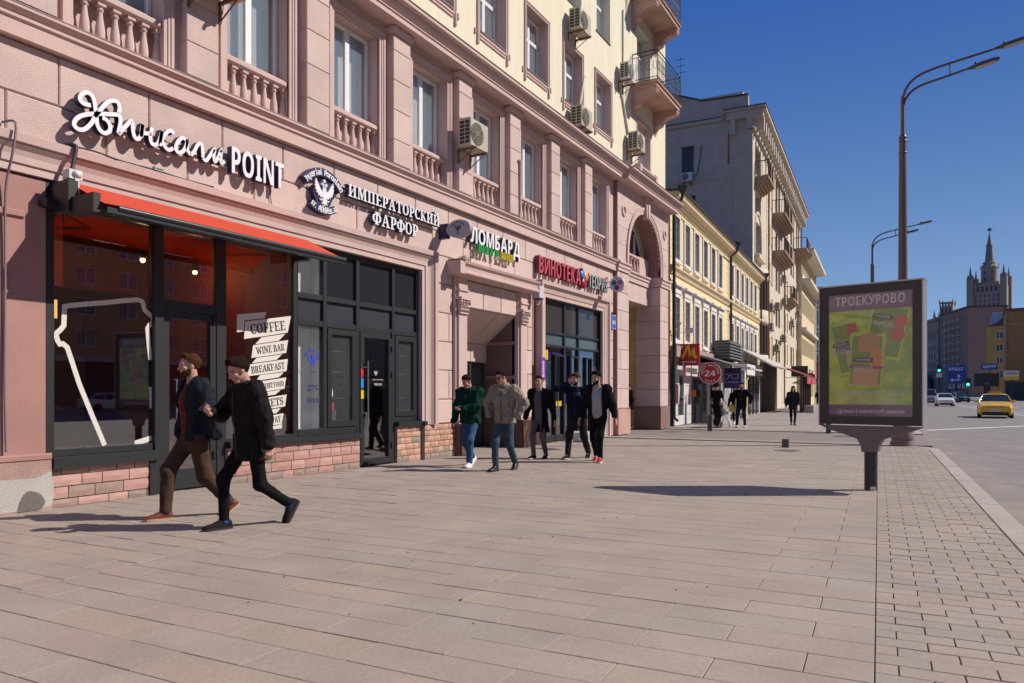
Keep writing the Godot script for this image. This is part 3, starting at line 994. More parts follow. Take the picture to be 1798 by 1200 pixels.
func balcony(c: float, half: float, y: float, pink: Material) -> void:
	var b := Node3D.new(); b.name = "balcony"; B.add_child(b, true)
	b.position = Vector3(c, y, 0.12)
	var mm := MB.new()
	mm.box(Vector3(-half, -0.22, 0), Vector3(half, -0.02, 0.9))
	mm.box(Vector3(-half - 0.05, -0.09, 0), Vector3(half + 0.05, -0.021, 0.95))
	for sd in [-1.0, 1.0]:
		var pf := smooth2(V2([0, -0.22, 0.84, -0.22, 0.84, -0.42, 0.72, -0.45, 0.62, -0.46, 0.48, -0.5, 0.36, -0.6, 0.28, -0.72, 0.1, -0.8, 0.0, -1.05]), 3)
		var k := mm.t
		mm.t = Transform3D(Basis(), Vector3(sd * (half - 0.16), 0, 0))
		mm.mould(-0.14, 0.14, pf)
		mm.t = k
	put("slab", mm, mat("balcony_stone", 0.50, 0.30, 0.24, 0.9, 0.25, 0.35, 0.3, 1.2), b)
	put("slab_edge", bx(Vector3(-half - 0.06, -0.02, 0), Vector3(half + 0.06, 0.0, 0.97)), mat("tin_flashing", 0.12, 0.085, 0.075, 0.6, 0.2, 0.2), b)
	var iron := plain("black_iron", 0.015, 0.014, 0.014, 0.5)
	var r := MB.new()
	var cor := [Vector2(-half, 0.04), Vector2(-half, 0.92), Vector2(half, 0.92), Vector2(half, 0.04)]
	for i in 3:
		var a: Vector2 = cor[i]; var d: Vector2 = cor[i + 1]
		for h in [1.0, 0.86, 0.1]:
			r.tube(PackedVector3Array([Vector3(a.x, h, a.y), Vector3(d.x, h, d.y)]), 0.02 if h > 0.99 else 0.012, 0.02 if h > 0.99 else 0.012, 6)
		var n := int(a.distance_to(d) / 0.13)
		for k in n + 1:
			var q := a.lerp(d, float(k) / n)
			r.tube(PackedVector3Array([Vector3(q.x, 0, q.y), Vector3(q.x, 1.0 if k % n == 0 else 0.86, q.y)]), 0.018 if k % n == 0 else 0.008, 0.018 if k % n == 0 else 0.008, 5)
			if k < n:
				var q2 := a.lerp(d, (k + 0.5) / n)
				var dir := (d - a).normalized() * 0.05
				var ring := PackedVector3Array()
				for j in 9: ring.append(Vector3(q2.x + dir.x * cos(TAU * j / 8), 0.5 + 0.16 * sin(TAU * j / 8), q2.y + dir.y * cos(TAU * j / 8)))
				r.tube(ring, 0.006, 0.006, 4)
	put("railing", r, iron, b)

# ---------------------------------------------------------------- shop fronts
func bar(m: MB, s0: float, s1: float, y0: float, y1: float, z0 := -0.17, z1 := -0.06) -> void:
	m.cbox(Vector3(s0, y0, z0), Vector3(s1, y1, z1), 0.006)

func pane(s0: float, s1: float, y0: float, y1: float, z: float, m: Material, parent: Node, called := "pane") -> void:
	put(called, bx(Vector3(s0, y0, z - 0.006), Vector3(s1, y1, z + 0.006)), m, parent)

func front(called: String) -> Node3D:
	var o := Node3D.new(); o.name = called; B.add_child(o, true); return o

func eagle(m: MB, z0: float, z1: float, k: float) -> void:      # a double-headed bird, k metres tall, about the origin
	for sd in [-1.0, 1.0]:
		var p := V2([0.02, -0.1, 0.05, 0.1, 0.1, 0.02, 0.2, 0.1, 0.3, 0.26, 0.42, 0.44, 0.47, 0.3, 0.44, 0.28, 0.48, 0.16, 0.43, 0.15, 0.45, 0.03, 0.39, 0.04, 0.39, -0.08, 0.32, -0.05, 0.3, -0.16, 0.23, -0.11, 0.2, -0.2, 0.12, -0.18])
		for i in p.size(): p[i] = Vector2(p[i].x * sd, p[i].y) * k
		m.extr(p, z0, z1)
		var h := V2([0.015, 0.0, 0.09, 0.08, 0.07, 0.2, 0.09, 0.27, 0.17, 0.25, 0.13, 0.31, 0.08, 0.35, 0.03, 0.3, 0.025, 0.18, 0.015, 0.1])
		for i in h.size(): h[i] = Vector2(h[i].x * sd, h[i].y) * k
		m.extr(h, z0, z1 + 0.002)
		var l := V2([0.05, -0.17, 0.16, -0.26, 0.26, -0.25, 0.2, -0.31, 0.12, -0.3])
		for i in l.size(): l[i] = Vector2(l[i].x * sd, l[i].y) * k
		m.extr(l, z0, z1)
	var b := V2([0.07, 0.1, -0.07, 0.1, -0.1, -0.1, -0.06, -0.24, -0.15, -0.44, -0.05, -0.4, 0, -0.48, 0.05, -0.4, 0.15, -0.44, 0.06, -0.24, 0.1, -0.1])
	for i in b.size(): b[i] *= k
	m.extr(b, z0, z1 + 0.003)
	m.extr(V2([-0.045 * k, 0.37 * k, 0.045 * k, 0.37 * k, 0.055 * k, 0.45 * k, 0, 0.48 * k, -0.055 * k, 0.45 * k]), z0, z1)

func cafe() -> void:
	var dark := mat("anthracite_frame", 0.018, 0.019, 0.021, 0.45, 0.15)
	var pk := pinks()
	var pink := pk[0] as Material
	var mo := MB.new()       # big moulded surround of both shops
	var prof := V2([0, -0.2, 0, 0.035, 0.075, 0.035, 0.08, 0.02, 0.095, 0.02, 0.1, 0.05, 0.18, 0.055, 0.24, 0.075, 0.285, 0.115, 0.295, 0.1, 0.31, 0.1, 0.315, 0.14, 0.41, 0.15, 0.42, 0.13, 0.42, -0.2])
	mo.frame(V2([11.95, 0.72, 11.95, 3.87, -7, 3.87]), prof, false)
	put("moulded_surround", mo, mat("pink_plaster", 0, 0, 0), B)
	put("soffit", bx(Vector3(4.69, 3.86, -0.5), Vector3(11.95, 3.95, -0.19)), dark, B)
	# plinth bricks
	var br := [mat("brick_pink", 0.50, 0.285, 0.25, 0.9, 0.25, 0.15, 0.4, 2.0), mat("brick_pink2", 0.46, 0.25, 0.215, 0.9, 0.25, 0.15, 0.4, 2.0), mat("brick_pink3", 0.53, 0.32, 0.275, 0.9, 0.25, 0.15, 0.4, 2.0)]
	var bo := [mat("brick_orange", 0.55, 0.32, 0.225, 0.9, 0.25, 0.2, 0.4, 2.0), mat("brick_orange2", 0.50, 0.275, 0.195, 0.9, 0.25, 0.2, 0.4, 2.0), mat("brick_orange3", 0.57, 0.35, 0.255, 0.9, 0.25, 0.2, 0.4, 2.0)]
	var worn := [mat("brick_worn", 0.33, 0.27, 0.225, 0.95, 0.4, 0.3, 0.6, 2.0), mat("brick_worn2", 0.38, 0.27, 0.22, 0.95, 0.4, 0.3, 0.6, 2.0)]
	bricks(4.745, 6.1, [0, 0.1, 0.245, 0.385, 0.47], -0.05, 0.24, 0.42, br, worn)
	bricks(7.25, 10.13, [0, 0.12, 0.27, 0.42, 0.55], -0.05, 0.24, 0.44, br, worn)
	bricks(11.2, 11.95, [0, 0.13, 0.25, 0.37, 0.49, 0.6, 0.72], -0.05, 0.13, 0.28, bo, worn)
	bricks(12.0, 13.1, [0, 0.13, 0.25, 0.37, 0.49, 0.6, 0.71], 0.02, 0.13, 0.28, bo, worn)
	bricks(16.42, 16.8, [0, 0.13, 0.25, 0.37, 0.49, 0.6, 0.71], 0.0, 0.13, 0.28, bo, worn)
	# ---- the cafe front: frame with posts, transom and sill
	var c := front("cafe_front")
	var m := MB.new()
	bar(m, 4.69, 4.79, 0.6, 3.86, -0.17, 0.0)
	bar(m, 6.1, 6.235, 0.0, 3.86, -0.17, -0.03)
	bar(m, 7.1, 7.27, 0.0, 3.86)
	bar(m, 8.58, 8.67, 0.55, 3.86)
	bar(m, 4.79, 6.1, 0.6, 0.69); bar(m, 7.27, 8.58, 0.6, 0.69)
	bar(m, 6.235, 7.1, 2.5, 2.64); bar(m, 4.79, 8.58, 3.62, 3.86, -0.17, -0.03)
	m.box(Vector3(4.75, 0.47, -0.06), Vector3(6.1, 0.6, 0.065)); m.box(Vector3(6.0, 0.0, -0.06), Vector3(6.1, 0.48, 0.02)); m.box(Vector3(7.25, 0.555, -0.06), Vector3(10.15, 0.64, 0.06))
	put("frame", m, dark, c)
	var gl := coated("shop_glass")
	pane(4.79, 6.1, 0.69, 3.62, -0.11, gl, c)
	pane(6.235, 7.1, 2.64, 3.62, -0.11, gl, c)
	pane(7.27, 8.58, 0.69, 3.62, -0.11, gl, c)
	var d := front("cafe_door")
	m = MB.new()
	m.frame(V2([6.25, 0.03, 6.25, 2.49, 7.09, 2.49, 7.09, 0.03]), V2([0, -0.16, 0, -0.07, 0.09, -0.07, 0.09, -0.16]), true)
	m.box(Vector3(6.33, 0.1, -0.15), Vector3(7.0, 0.3, -0.09))
	put("frame", m, dark, d)
	pane(6.33, 7.01, 0.3, 2.42, -0.115, gl, d)
	m = MB.new(); m.tube(V3([6.42, 1.0, -0.07, 6.42, 1.0, -0.02, 6.42, 1.55, -0.02, 6.42, 1.55, -0.07]), 0.014, 0.014)
	put("handle", m, plain("steel", 0.5, 0.5, 0.5, 0.3, 1.0), d)
	m = MB.new()
	for y in [0.4, 1.3, 2.35]: m.lathe_at(Vector3(7.05, y, -0.055), 0.02, 0.12)
	put("hinge", m, dark, d)
	# cup outline and ribbons: white vinyl on the glass
	var vinyl := mat("white_vinyl", 0.66, 0.62, 0.56, 0.6)
	m = MB.new()
	var cup := smooth2(V2([6.084, 1.808, 6.038, 2.226, 6.107, 2.295, 6.104, 2.392, 5.996, 2.47, 5.977, 2.546, 5.902, 2.598, 5.473, 2.513, 5.018, 2.428, 4.958, 2.374, 4.952, 2.18, 4.874, 2.088, 4.868, 2.034, 4.905, 1.953, 4.992, 1.919, 5.139, 1.47, 5.455, 0.7]), 2)
	m.ribbon(cup, 0.06, -0.103, -0.101)
	m.ribbon(V2([5.86, 0.7, 6.1, 0.76]), 0.07, -0.103, -0.101)
	m.ribbon(V2([6.08, 1.445, 6.09, 1.158]), 0.04, -0.103, -0.101)
	tag(put("cup_outline_decal", m, vinyl, null), "white outline of a takeaway cup stuck on the large cafe window", "window decal").transform = B.transform
	var rb := thing("ribbon_menu_decal", "white ribbon menu decal reading coffee, wine bar and breakfast on the cafe window", "window decal", Vector3.ZERO, PI / 2)
	m = MB.new()
	for p in [[7.495, 2.552, 8.051, 2.644, 8.02, 2.545, 7.63, 2.475, 7.61, 2.304, 7.488, 2.283], [7.643, 2.457, 8.566, 2.629, 8.493, 2.349, 7.621, 2.189], [7.96, 2.238, 8.444, 2.325, 8.306, 2.207, 7.834, 2.122], [7.794, 2.103, 8.503, 2.229, 8.461, 2.017, 7.761, 1.905], [7.86, 1.91, 8.377, 1.991, 8.259, 1.897, 7.772, 1.824], [7.718, 1.803, 8.498, 1.921, 8.469, 1.721, 7.686, 1.622], [7.927, 1.645, 8.413, 1.701, 8.306, 1.618, 7.849, 1.551], [7.772, 1.524, 8.461, 1.619, 8.425, 1.434, 7.75, 1.36], [7.849, 1.362, 8.349, 1.415, 8.235, 1.34, 7.805, 1.288], [7.74, 1.25, 8.473, 1.341, 8.437, 1.147, 7.718, 1.075], [7.827, 1.075, 8.349, 1.121, 8.259, 1.043, 7.794, 1.003], [7.74, 0.965, 8.408, 1.037, 8.365, 0.864, 7.718, 0.821], [8.096, 0.824, 8.377, 0.859, 8.372, 0.795, 8.067, 0.781]]:
		m.extr(V2(p), -0.103, -0.1)
	put("ribbon", m, vinyl, rb)
	var ink := plain("decal_ink", 0.03, 0.025, 0.022, 0.7)
	for w in [["COFFEE", 8.09, 2.405, 0.155, 0.7, 0.17], ["WINE BAR", 8.135, 2.065, 0.11, 0.58, 0.16], ["BREAKFAST", 8.09, 1.765, 0.11, 0.68, 0.14], ["COMFORT FOOD", 8.11, 1.485, 0.085, 0.6, 0.125], ["SWEETS", 8.1, 1.205, 0.125, 0.6, 0.115], ["TAKE AWAY", 8.06, 0.922, 0.1, 0.58, 0.105]]:
		write(w[0], w[3], 0.002, ink, rb, Vector3(w[1], w[2], -0.0985), w[4], "serif bold", w[5])
	# ---- the room behind
	var room := front("cafe_room")
	var red := mat("cafe_red", 0.16, 0.012, 0.006, 0.7, 0.2)
	m = MB.new()
	m.box(Vector3(4.6, 3.95, -6.2), Vector3(8.7, 4.1, -0.2)); m.box(Vector3(4.5, 0, -6.2), Vector3(4.66, 4.0, -0.2)); m.box(Vector3(8.64, 0, -6.2), Vector3(8.66, 4.0, -0.2)); m.box(Vector3(4.5, 2.15, -6.4), Vector3(8.7, 4.1, -6.2))
	m.box(Vector3(4.66, 3.0, -2.8), Vector3(6.3, 3.95, -2.6)); m.box(Vector3(6.9, 3.2, -4.2), Vector3(8.64, 3.95, -4.0))
	put("red_walls", m, red, room)
	put("floor", bx(Vector3(4.5, -0.1, -6.4), Vector3(8.7, 0.04, -0.2)), mat("cafe_floor", 0.10, 0.07, 0.05, 0.4, 0.3, 0.3), room)
	put("panelling", bx(Vector3(4.66, 0, -6.2), Vector3(8.64, 2.15, -6.1)), mat("cafe_wood", 0.17, 0.10, 0.055, 0.6, 0.3, 0.3), room)
	m = MB.new()
	m.box(Vector3(4.9, 0.05, -3.9), Vector3(6.6, 1.1, -3.4)); m.box(Vector3(4.85, 1.1, -3.95), Vector3(6.65, 1.15, -3.3))
	put("counter", m, mat("counter_wood", 0.22, 0.11, 0.05, 0.5, 0.3, 0.3), room)
	for k in 3:
		var x: float = [5.6, 6.95, 8.1][k]; var z: float = [-2.2, -1.6, -1.9][k]
		var sp := thing("ceiling_spotlight", "lit ceiling spotlight inside the cafe, " + ["deep behind the large window", "behind the pane above the cafe door", "behind the ribbon menu"][k], "lamp", B.transform * Vector3(x, 3.42, z), 0.0, "spotlights in the cafe")
		m = MB.new(); m.lathe(V2([0.0, 0.16, 0.05, 0.15, 0.055, 0.04, 0.05, 0.03]), 12); m.tube(V3([0, 0.16, 0, 0, 0.53, 0]), 0.008, 0.008, 6)
		put("housing", m, plain("black_metal", 0.02, 0.02, 0.02, 0.5), sp)
		m = MB.new(); m.ball(Vector3(0, 0.0, 0), Vector3(0.04, 0.035, 0.04), 10)
		put("bulb", m, glow("warm_bulb", 1.0, 0.62, 0.25, 6.0), sp)
		var l := OmniLight3D.new(); l.name = "bulb_light"; l.light_color = Color(1.0, 0.72, 0.42); l.light_energy = 0.3; l.light_size = 0.035; l.omni_range = 9.0; l.omni_attenuation = 2.0; l.shadow_enabled = true
		sp.add_child(l); l.position = Vector3(0, 0.0, 0)
	for k in 4:
		var x: float = [5.52, 5.9, 7.22, 7.5][k]; var w: float = [0.1, 0.05, 0.16, 0.22][k]
		var sh := thing("lit_shelf", "glowing yellow bottle shelf seen in the cafe, " + ["left and broadest in the large window", "beside the door post", "just right of the door post", "above the word coffee"][k], "shelf", B.transform * Vector3(x, 2.75, -5.2), PI / 2, "lit shelves in the cafe")
		put("back_panel", bx(Vector3(-w / 2, 0, -0.05), Vector3(w / 2, 0.36, 0)), glow("shelf_glow", 1.0, 0.55, 0.14, 1.1), sh)
		put("shelf_frame", bx(Vector3(-w / 2 - 0.03, -0.03, -0.1), Vector3(w / 2 + 0.03, 0.0, 0.12)), plain("black_metal", 0.02, 0.02, 0.02, 0.5), sh)
	awning(dark)

func awning(dark: Material) -> void:
	var a := thing("awning", "red fabric awning on a black bar above the cafe windows", "awning", Vector3.ZERO, PI / 2)
	var fab := mat("red_canvas", 0.62, 0.07, 0.03, 0.85, 0.12, 0.0, 0.05, 2.0)
	fab.backlight_enabled = true; fab.backlight = lin(0.35, 0.03, 0.01)
	var m := MB.new()
	var n := 12
	for i in n:
		var s0 := 4.83 + 3.84 * i / n; var s1 := 4.83 + 3.84 * (i + 1) / n
		var d0 := 0.012 * sin(i * 1.9); var d1 := 0.012 * sin((i + 1) * 1.9)
		m.quad(Vector3(s0, 3.5 + d0, 0.93), Vector3(s1, 3.5 + d1, 0.93), Vector3(s1, 3.86, 0.17), Vector3(s0, 3.86, 0.17))
	put("fabric", m, fab, a)
	m = MB.new()
	m.tube(V3([4.98, 3.47, 0.95, 8.7, 3.47, 0.95]), 0.036, 0.036, 10)
	m.box(Vector3(4.85, 3.4, 0.88), Vector3(8.68, 3.46, 0.96))
	put("front_bar", m, plain("awning_bar", 0.05, 0.055, 0.06, 0.35, 0.5), a)
	m = MB.new()
	m.cbox(Vector3(4.74, 3.62, 0.0), Vector3(8.68, 3.84, 0.19), 0.03)
	put("cassette", m, dark, a)
	for s in [4.88, 8.55]:
		var d: float = 0.75 if s < 6 else -0.75
		m = MB.new()
		m.tube(V3([s, 3.66, 0.15, s + d, 3.56, 0.52, s + 0.02 * signf(d), 3.46, 0.9]), 0.028, 0.024, 8)
		m.box(Vector3(s - 0.06, 3.5, 0.02), Vector3(s + 0.06, 3.74, 0.3))
		put("folding_arm", m, dark, a)
	m = MB.new()
	m.box(Vector3(4.72, 3.46, 0.1), Vector3(4.83, 3.82, 0.42)); m.box(Vector3(4.75, 3.4, 0.42), Vector3(4.83, 3.62, 0.86)); m.box(Vector3(4.6, 3.52, 0.02), Vector3(4.74, 3.6, 0.2))
	m.tube(V3([4.73, 3.44, 0.28, 4.73, 3.38, 0.29, 4.73, 3.33, 0.3, 4.73, 3.38, 0.27]), 0.008, 0.008, 6)
	put("end_bracket", m, dark, a)
	m = MB.new()
	m.t = Transform3D(Basis(), Vector3(4.8, 3.86, 0.34))
	m.box(Vector3(-0.06, -0.02, -0.08), Vector3(0.09, 0.09, 0.06)); m.box(Vector3(0.0, -0.2, 0.03), Vector3(0.05, 0.0, 0.07)); m.ball(Vector3(0.03, 0.04, 0.05), Vector3(0.07, 0.05, 0.05), 8)
	put("white_winch", m, plain("white_plastic", 0.6, 0.6, 0.58, 0.5), a)

func porcelain_shop() -> void:
	var dark := mat("anthracite_frame", 0, 0, 0)
	var f := front("porcelain_front")
	var m := MB.new()
	var xs := [[8.67, 8.69], [9.26, 9.35], [10.09, 10.18], [11.11, 11.19], [11.88, 11.95]]
	for x in xs: bar(m, x[0], x[1], 0.0 if x[0] > 10 and x[0] < 11.3 else 0.62, 3.86)
	for y in [[2.95, 3.04], [2.5, 2.6], [3.78, 3.86]]:
		for k in 4: bar(m, xs[k][1], xs[k + 1][0], y[0], y[1], -0.165, -0.065)
	bar(m, 8.69, 10.09, 0.64, 0.76, -0.165, -0.065); bar(m, 11.19, 11.88, 0.8, 0.9, -0.165, -0.065)
	m.box(Vector3(11.17, 0.72, -0.06), Vector3(11.95, 0.8, 0.06)); m.box(Vector3(11.95, 0.72, -0.02), Vector3(12.05, 0.79, 0.1))
	put("frame", m, dark, f)
	put("steel_trim", bx(Vector3(11.955, 0.85, -0.08), Vector3(11.985, 3.84, -0.03)), mat("galvanised", 0.5, 0.5, 0.5, 0.4, 0.2, 0, 0, 1, 0, 0.6), f)
	var film := mat("dark_film", 0.022, 0.023, 0.028, 0.06)
	var film2 := mat("dark_film_blue", 0.045, 0.052, 0.062, 0.1)
	for k in 4:
		if k > 0: pane(xs[k][1], xs[k + 1][0], 3.04, 3.78, -0.12, film, f)
		pane(xs[k][1], xs[k + 1][0], 2.6, 2.95, -0.12, film2, f)
	var gl := coated("shop_glass")
	var clear := glass("clear_glass", Color(0.9, 0.95, 0.95), 0.03)
	pane(8.69, 9.26, 3.04, 3.78, -0.12, clear, f)
	pane(8.69, 9.26, 0.76, 2.5, -0.12, clear, f)
	var white := mat("white_panel", 0.66, 0.70, 0.68, 0.5)
	put("white_panel", bx(Vector3(8.66, 0.7, -0.42), Vector3(9.3, 3.84, -0.4)), white, f)
	put("panel_return", bx(Vector3(9.3, 0.7, -0.42), Vector3(9.32, 3.84, -0.17)), white, f)
	# print on the glass; its grey double is its shadow on the panel
	var blue := plain("blue_print", 0.03, 0.06, 0.42, 0.5)
	m = MB.new(); m.t = Transform3D(Basis(), Vector3(9.06, 1.93, -0.112)); eagle(m, 0, 0.002, 0.25)
	put("eagle_print", m, blue, f)
	write("275", 0.1, 0.002, plain("navy_print", 0.02, 0.025, 0.13, 0.5), f, Vector3(9.06, 1.45, -0.111), 0.25, "serif bold")
	write("ИФЗ", 0.085, 0.002, plain("navy_print", 0, 0, 0), f, Vector3(9.06, 1.24, -0.111), 0.25, "serif bold")
	write("1744", 0.04, 0.002, plain("navy_print", 0, 0, 0), f, Vector3(9.06, 1.73, -0.111), 0.0, "serif")
	arc_text("Imperial Porcelain", 0.04, 0.002, blue, f, Vector2(9.06, 1.88), 0.22, 2.75, 0.4, -0.111)
	# framed display cases and door
	for e in [[9.35, 10.09, 0.76, 2.5], [11.19, 11.88, 0.9, 2.5]]:
		m = MB.new()
		m.frame(V2([e[0] + 0.01, e[2] + 0.01, e[0] + 0.01, e[3] - 0.01, e[1] - 0.01, e[3] - 0.01, e[1] - 0.01, e[2] + 0.01]), V2([0, -0.15, 0, -0.05, 0.1, -0.05, 0.11, -0.07, 0.11, -0.15]), true)
		put("sash", m, dark, f)
		pane(e[0] + 0.12, e[1] - 0.12, e[2] + 0.12, e[3] - 0.12, -0.1, clear, f)
		m = MB.new()
		m.box(Vector3(e[0], e[2], -0.62), Vector3(e[1], e[3], -0.6)); m.box(Vector3(e[0] - 0.03, e[2], -0.6), Vector3(e[0], e[3], -0.17)); m.box(Vector3(e[1], e[2], -0.6), Vector3(e[1] + 0.03, e[3], -0.17)); m.box(Vector3(e[0], e[2] - 0.02, -0.6), Vector3(e[1], e[2] + 0.02, -0.17)); m.box(Vector3(e[0], e[3], -0.6), Vector3(e[1], e[3] + 0.02, -0.17))
		put("case_lining", m, mat("case_lining", 0.03, 0.035, 0.032, 0.7), f)
		for y in [1.28, 1.75, 2.12]: put("shelf", bx(Vector3(e[0], y - 0.012, -0.6), Vector3(e[1], y, -0.2)), mat("case_shelf", 0.06, 0.06, 0.06, 0.4), f)
	var china := mat("white_china", 0.75, 0.74, 0.71, 0.15)
	for q in [[9.6, 1.75, "upper"], [9.62, 1.28, "lower"]]:
		m = MB.new(); m.lathe(V2([0.0, 0.012, 0.09, 0.012, 0.14, 0.035, 0.142, 0.04, 0.1, 0.022, 0.0, 0.02]), 28, false)
		var o := put("china_plate", m, china)
		o.transform = B.transform * Transform3D(Basis(Vector3(0, 1, 0), 0.5) * Basis(Vector3(1, 0, 0), PI / 2 - 0.22), Vector3(q[0], q[1] + 0.145, -0.3))
		tag(o, "white china plate standing upright on the %s shelf of the shop's left display case" % q[2], "plate", "plates in the porcelain shop window")
	var n := 0
	for q in [[9.62, 0.92, 0.05, 0.14, "box_peach", 0.6, 0.3, 0.22, "peach coloured cylindrical gift box in the left display case"], [9.74, 0.92, 0.05, 0.14, "box_grey", 0.3, 0.3, 0.36, "grey cylindrical gift box beside the peach one in the left display case"], [9.6, 1.12, 0.05, 0.15, "box_white", 0.6, 0.6, 0.6, "pale cylindrical gift box left of the red one in the display case"], [9.73, 1.12, 0.05, 0.16, "box_red", 0.5, 0.03, 0.05, "red cylindrical gift box in the left display case"], [11.48, 2.12, 0.045, 0.13, "china_cup_a", 0.7, 0.68, 0.55, "cream china figurine on the top shelf of the right display case"], [11.52, 1.28, 0.06, 0.08, "china_cup_b", 0.7, 0.7, 0.68, "white china cup on the middle shelf of the right display case"], [11.45, 0.92, 0.05, 0.16, "china_vase", 0.65, 0.65, 0.66, "white china vase at the bottom of the right display case"]]:
		m = MB.new()
		m.lathe(V2([q[2] * 0.9, 0, q[2], 0.01, q[2], q[3] * 0.7, q[2] * (1.0 if n < 4 else 0.6), q[3] * 0.95, q[2] * 0.5, q[3], 0, q[3]]), 14)
		var o := put("gift_box" if n < 4 else "china_piece", m, plain(q[4], q[5], q[6], q[7], 0.35))
		o.position = B.transform * Vector3(q[0], q[1] if n > 3 else (0.882 if n < 2 else 1.06), -0.33)
		if n < 4 and n > 1: put("box_stand", bx(Vector3(q[0] - 0.06, 0.88, -0.4), Vector3(q[0] + 0.06, 1.06, -0.36 + 0.09)), plain("stand_dark", 0.05, 0.05, 0.05, 0.5), B)
		tag(o, q[8], "gift box" if n < 4 else "china")
		n += 1
	# the door leaf
	var d := front("porcelain_door")
	m = MB.new()
	m.frame(V2([10.185, 0.03, 10.185, 2.5, 11.105, 2.5, 11.105, 0.03]), V2([0, -0.15, 0, -0.045, 0.11, -0.045, 0.12, -0.06, 0.12, -0.15]), true)
	put("frame", m, dark, d)
	pane(10.3, 10.99, 0.15, 2.38, -0.1, gl, d)
	m = MB.new(); m.tube(V3([10.32, 0.86, 0.02, 10.32, 1.96, 0.02]), 0.017, 0.017); m.tube(V3([10.23, 1.0, -0.05, 10.32, 1.0, 0.02]), 0.008, 0.008); m.tube(V3([10.23, 1.84, -0.05, 10.32, 1.84, 0.02]), 0.008, 0.008)
	put("handle", m, plain("steel", 0.5, 0.5, 0.5, 0.3, 1.0), d)
	m = MB.new()
	for y in [0.3, 1.65, 2.15, 2.42]: m.lathe_at(Vector3(11.07, y, -0.035), 0.022, 0.12)
	put("hinge", m, dark, d)
	var pw := plain("print_white", 0.55, 0.55, 0.52, 0.6)
	write("ИМПЕРАТОРСКИЙ ФАРФОР", 0.022, 0.002, pw, d, Vector3(10.72, 1.62, -0.09), 0.32, "serif")
	write("10:00-22:00", 0.04, 0.002, pw, d, Vector3(10.72, 1.53, -0.09), 0.22)
	m = MB.new(); m.t = Transform3D(Basis(), Vector3(10.66, 1.74, -0.09)); eagle(m, 0, 0.002, 0.1); put("eagle_print", m, pw, d)
	var n2 := 0
	for q in [[1.66, 1.82, "sticker_red", 0.5, 0.03, 0.04], [1.46, 1.64, "sticker_blue", 0.03, 0.25, 0.6], [1.26, 1.42, "sticker_yellow", 0.7, 0.55, 0.02]]:
		var o := put("sticker", bx(Vector3(10.2, q[0], -0.045), Vector3(10.27 if n2 < 2 else 10.29, q[1], -0.042)), plain(q[2], q[3], q[4], q[5], 0.4), d)
		n2 += 1
	# dim shop behind
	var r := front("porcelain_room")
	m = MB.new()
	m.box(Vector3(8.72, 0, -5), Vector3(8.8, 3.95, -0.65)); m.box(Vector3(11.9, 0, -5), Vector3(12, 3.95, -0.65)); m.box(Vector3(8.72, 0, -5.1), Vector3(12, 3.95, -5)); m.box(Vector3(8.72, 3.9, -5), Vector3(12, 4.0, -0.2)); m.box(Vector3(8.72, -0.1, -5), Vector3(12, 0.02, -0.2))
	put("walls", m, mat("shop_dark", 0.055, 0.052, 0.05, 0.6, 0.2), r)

func arc_text(s: String, h: float, depth: float, m: Material, parent: Node, o: Vector2, r: float, a0: float, a1: float, z: float, kind := "sans bold", called := "lettering") -> void:
	for i in s.length():
		if s[i] == " ": continue
		var a := lerpf(a0, a1, (i + 0.5) / s.length())
		var t := text_mesh(s[i], h, depth, kind, 1.5)
		var bb := t.get_aabb(); var hb := text_mesh("H", h, depth, kind, 1.5).get_aabb()
		var mi := put(called, t, m, parent)
		mi.transform = Transform3D(Basis(Vector3(0, 0, 1), a + PI / 2 if a1 > a0 else a - PI / 2), Vector3(o.x + r * cos(a), o.y + r * sin(a), z)) * Transform3D(Basis(), Vector3(-bb.get_center().x, -hb.get_center().y, -bb.get_center().z))

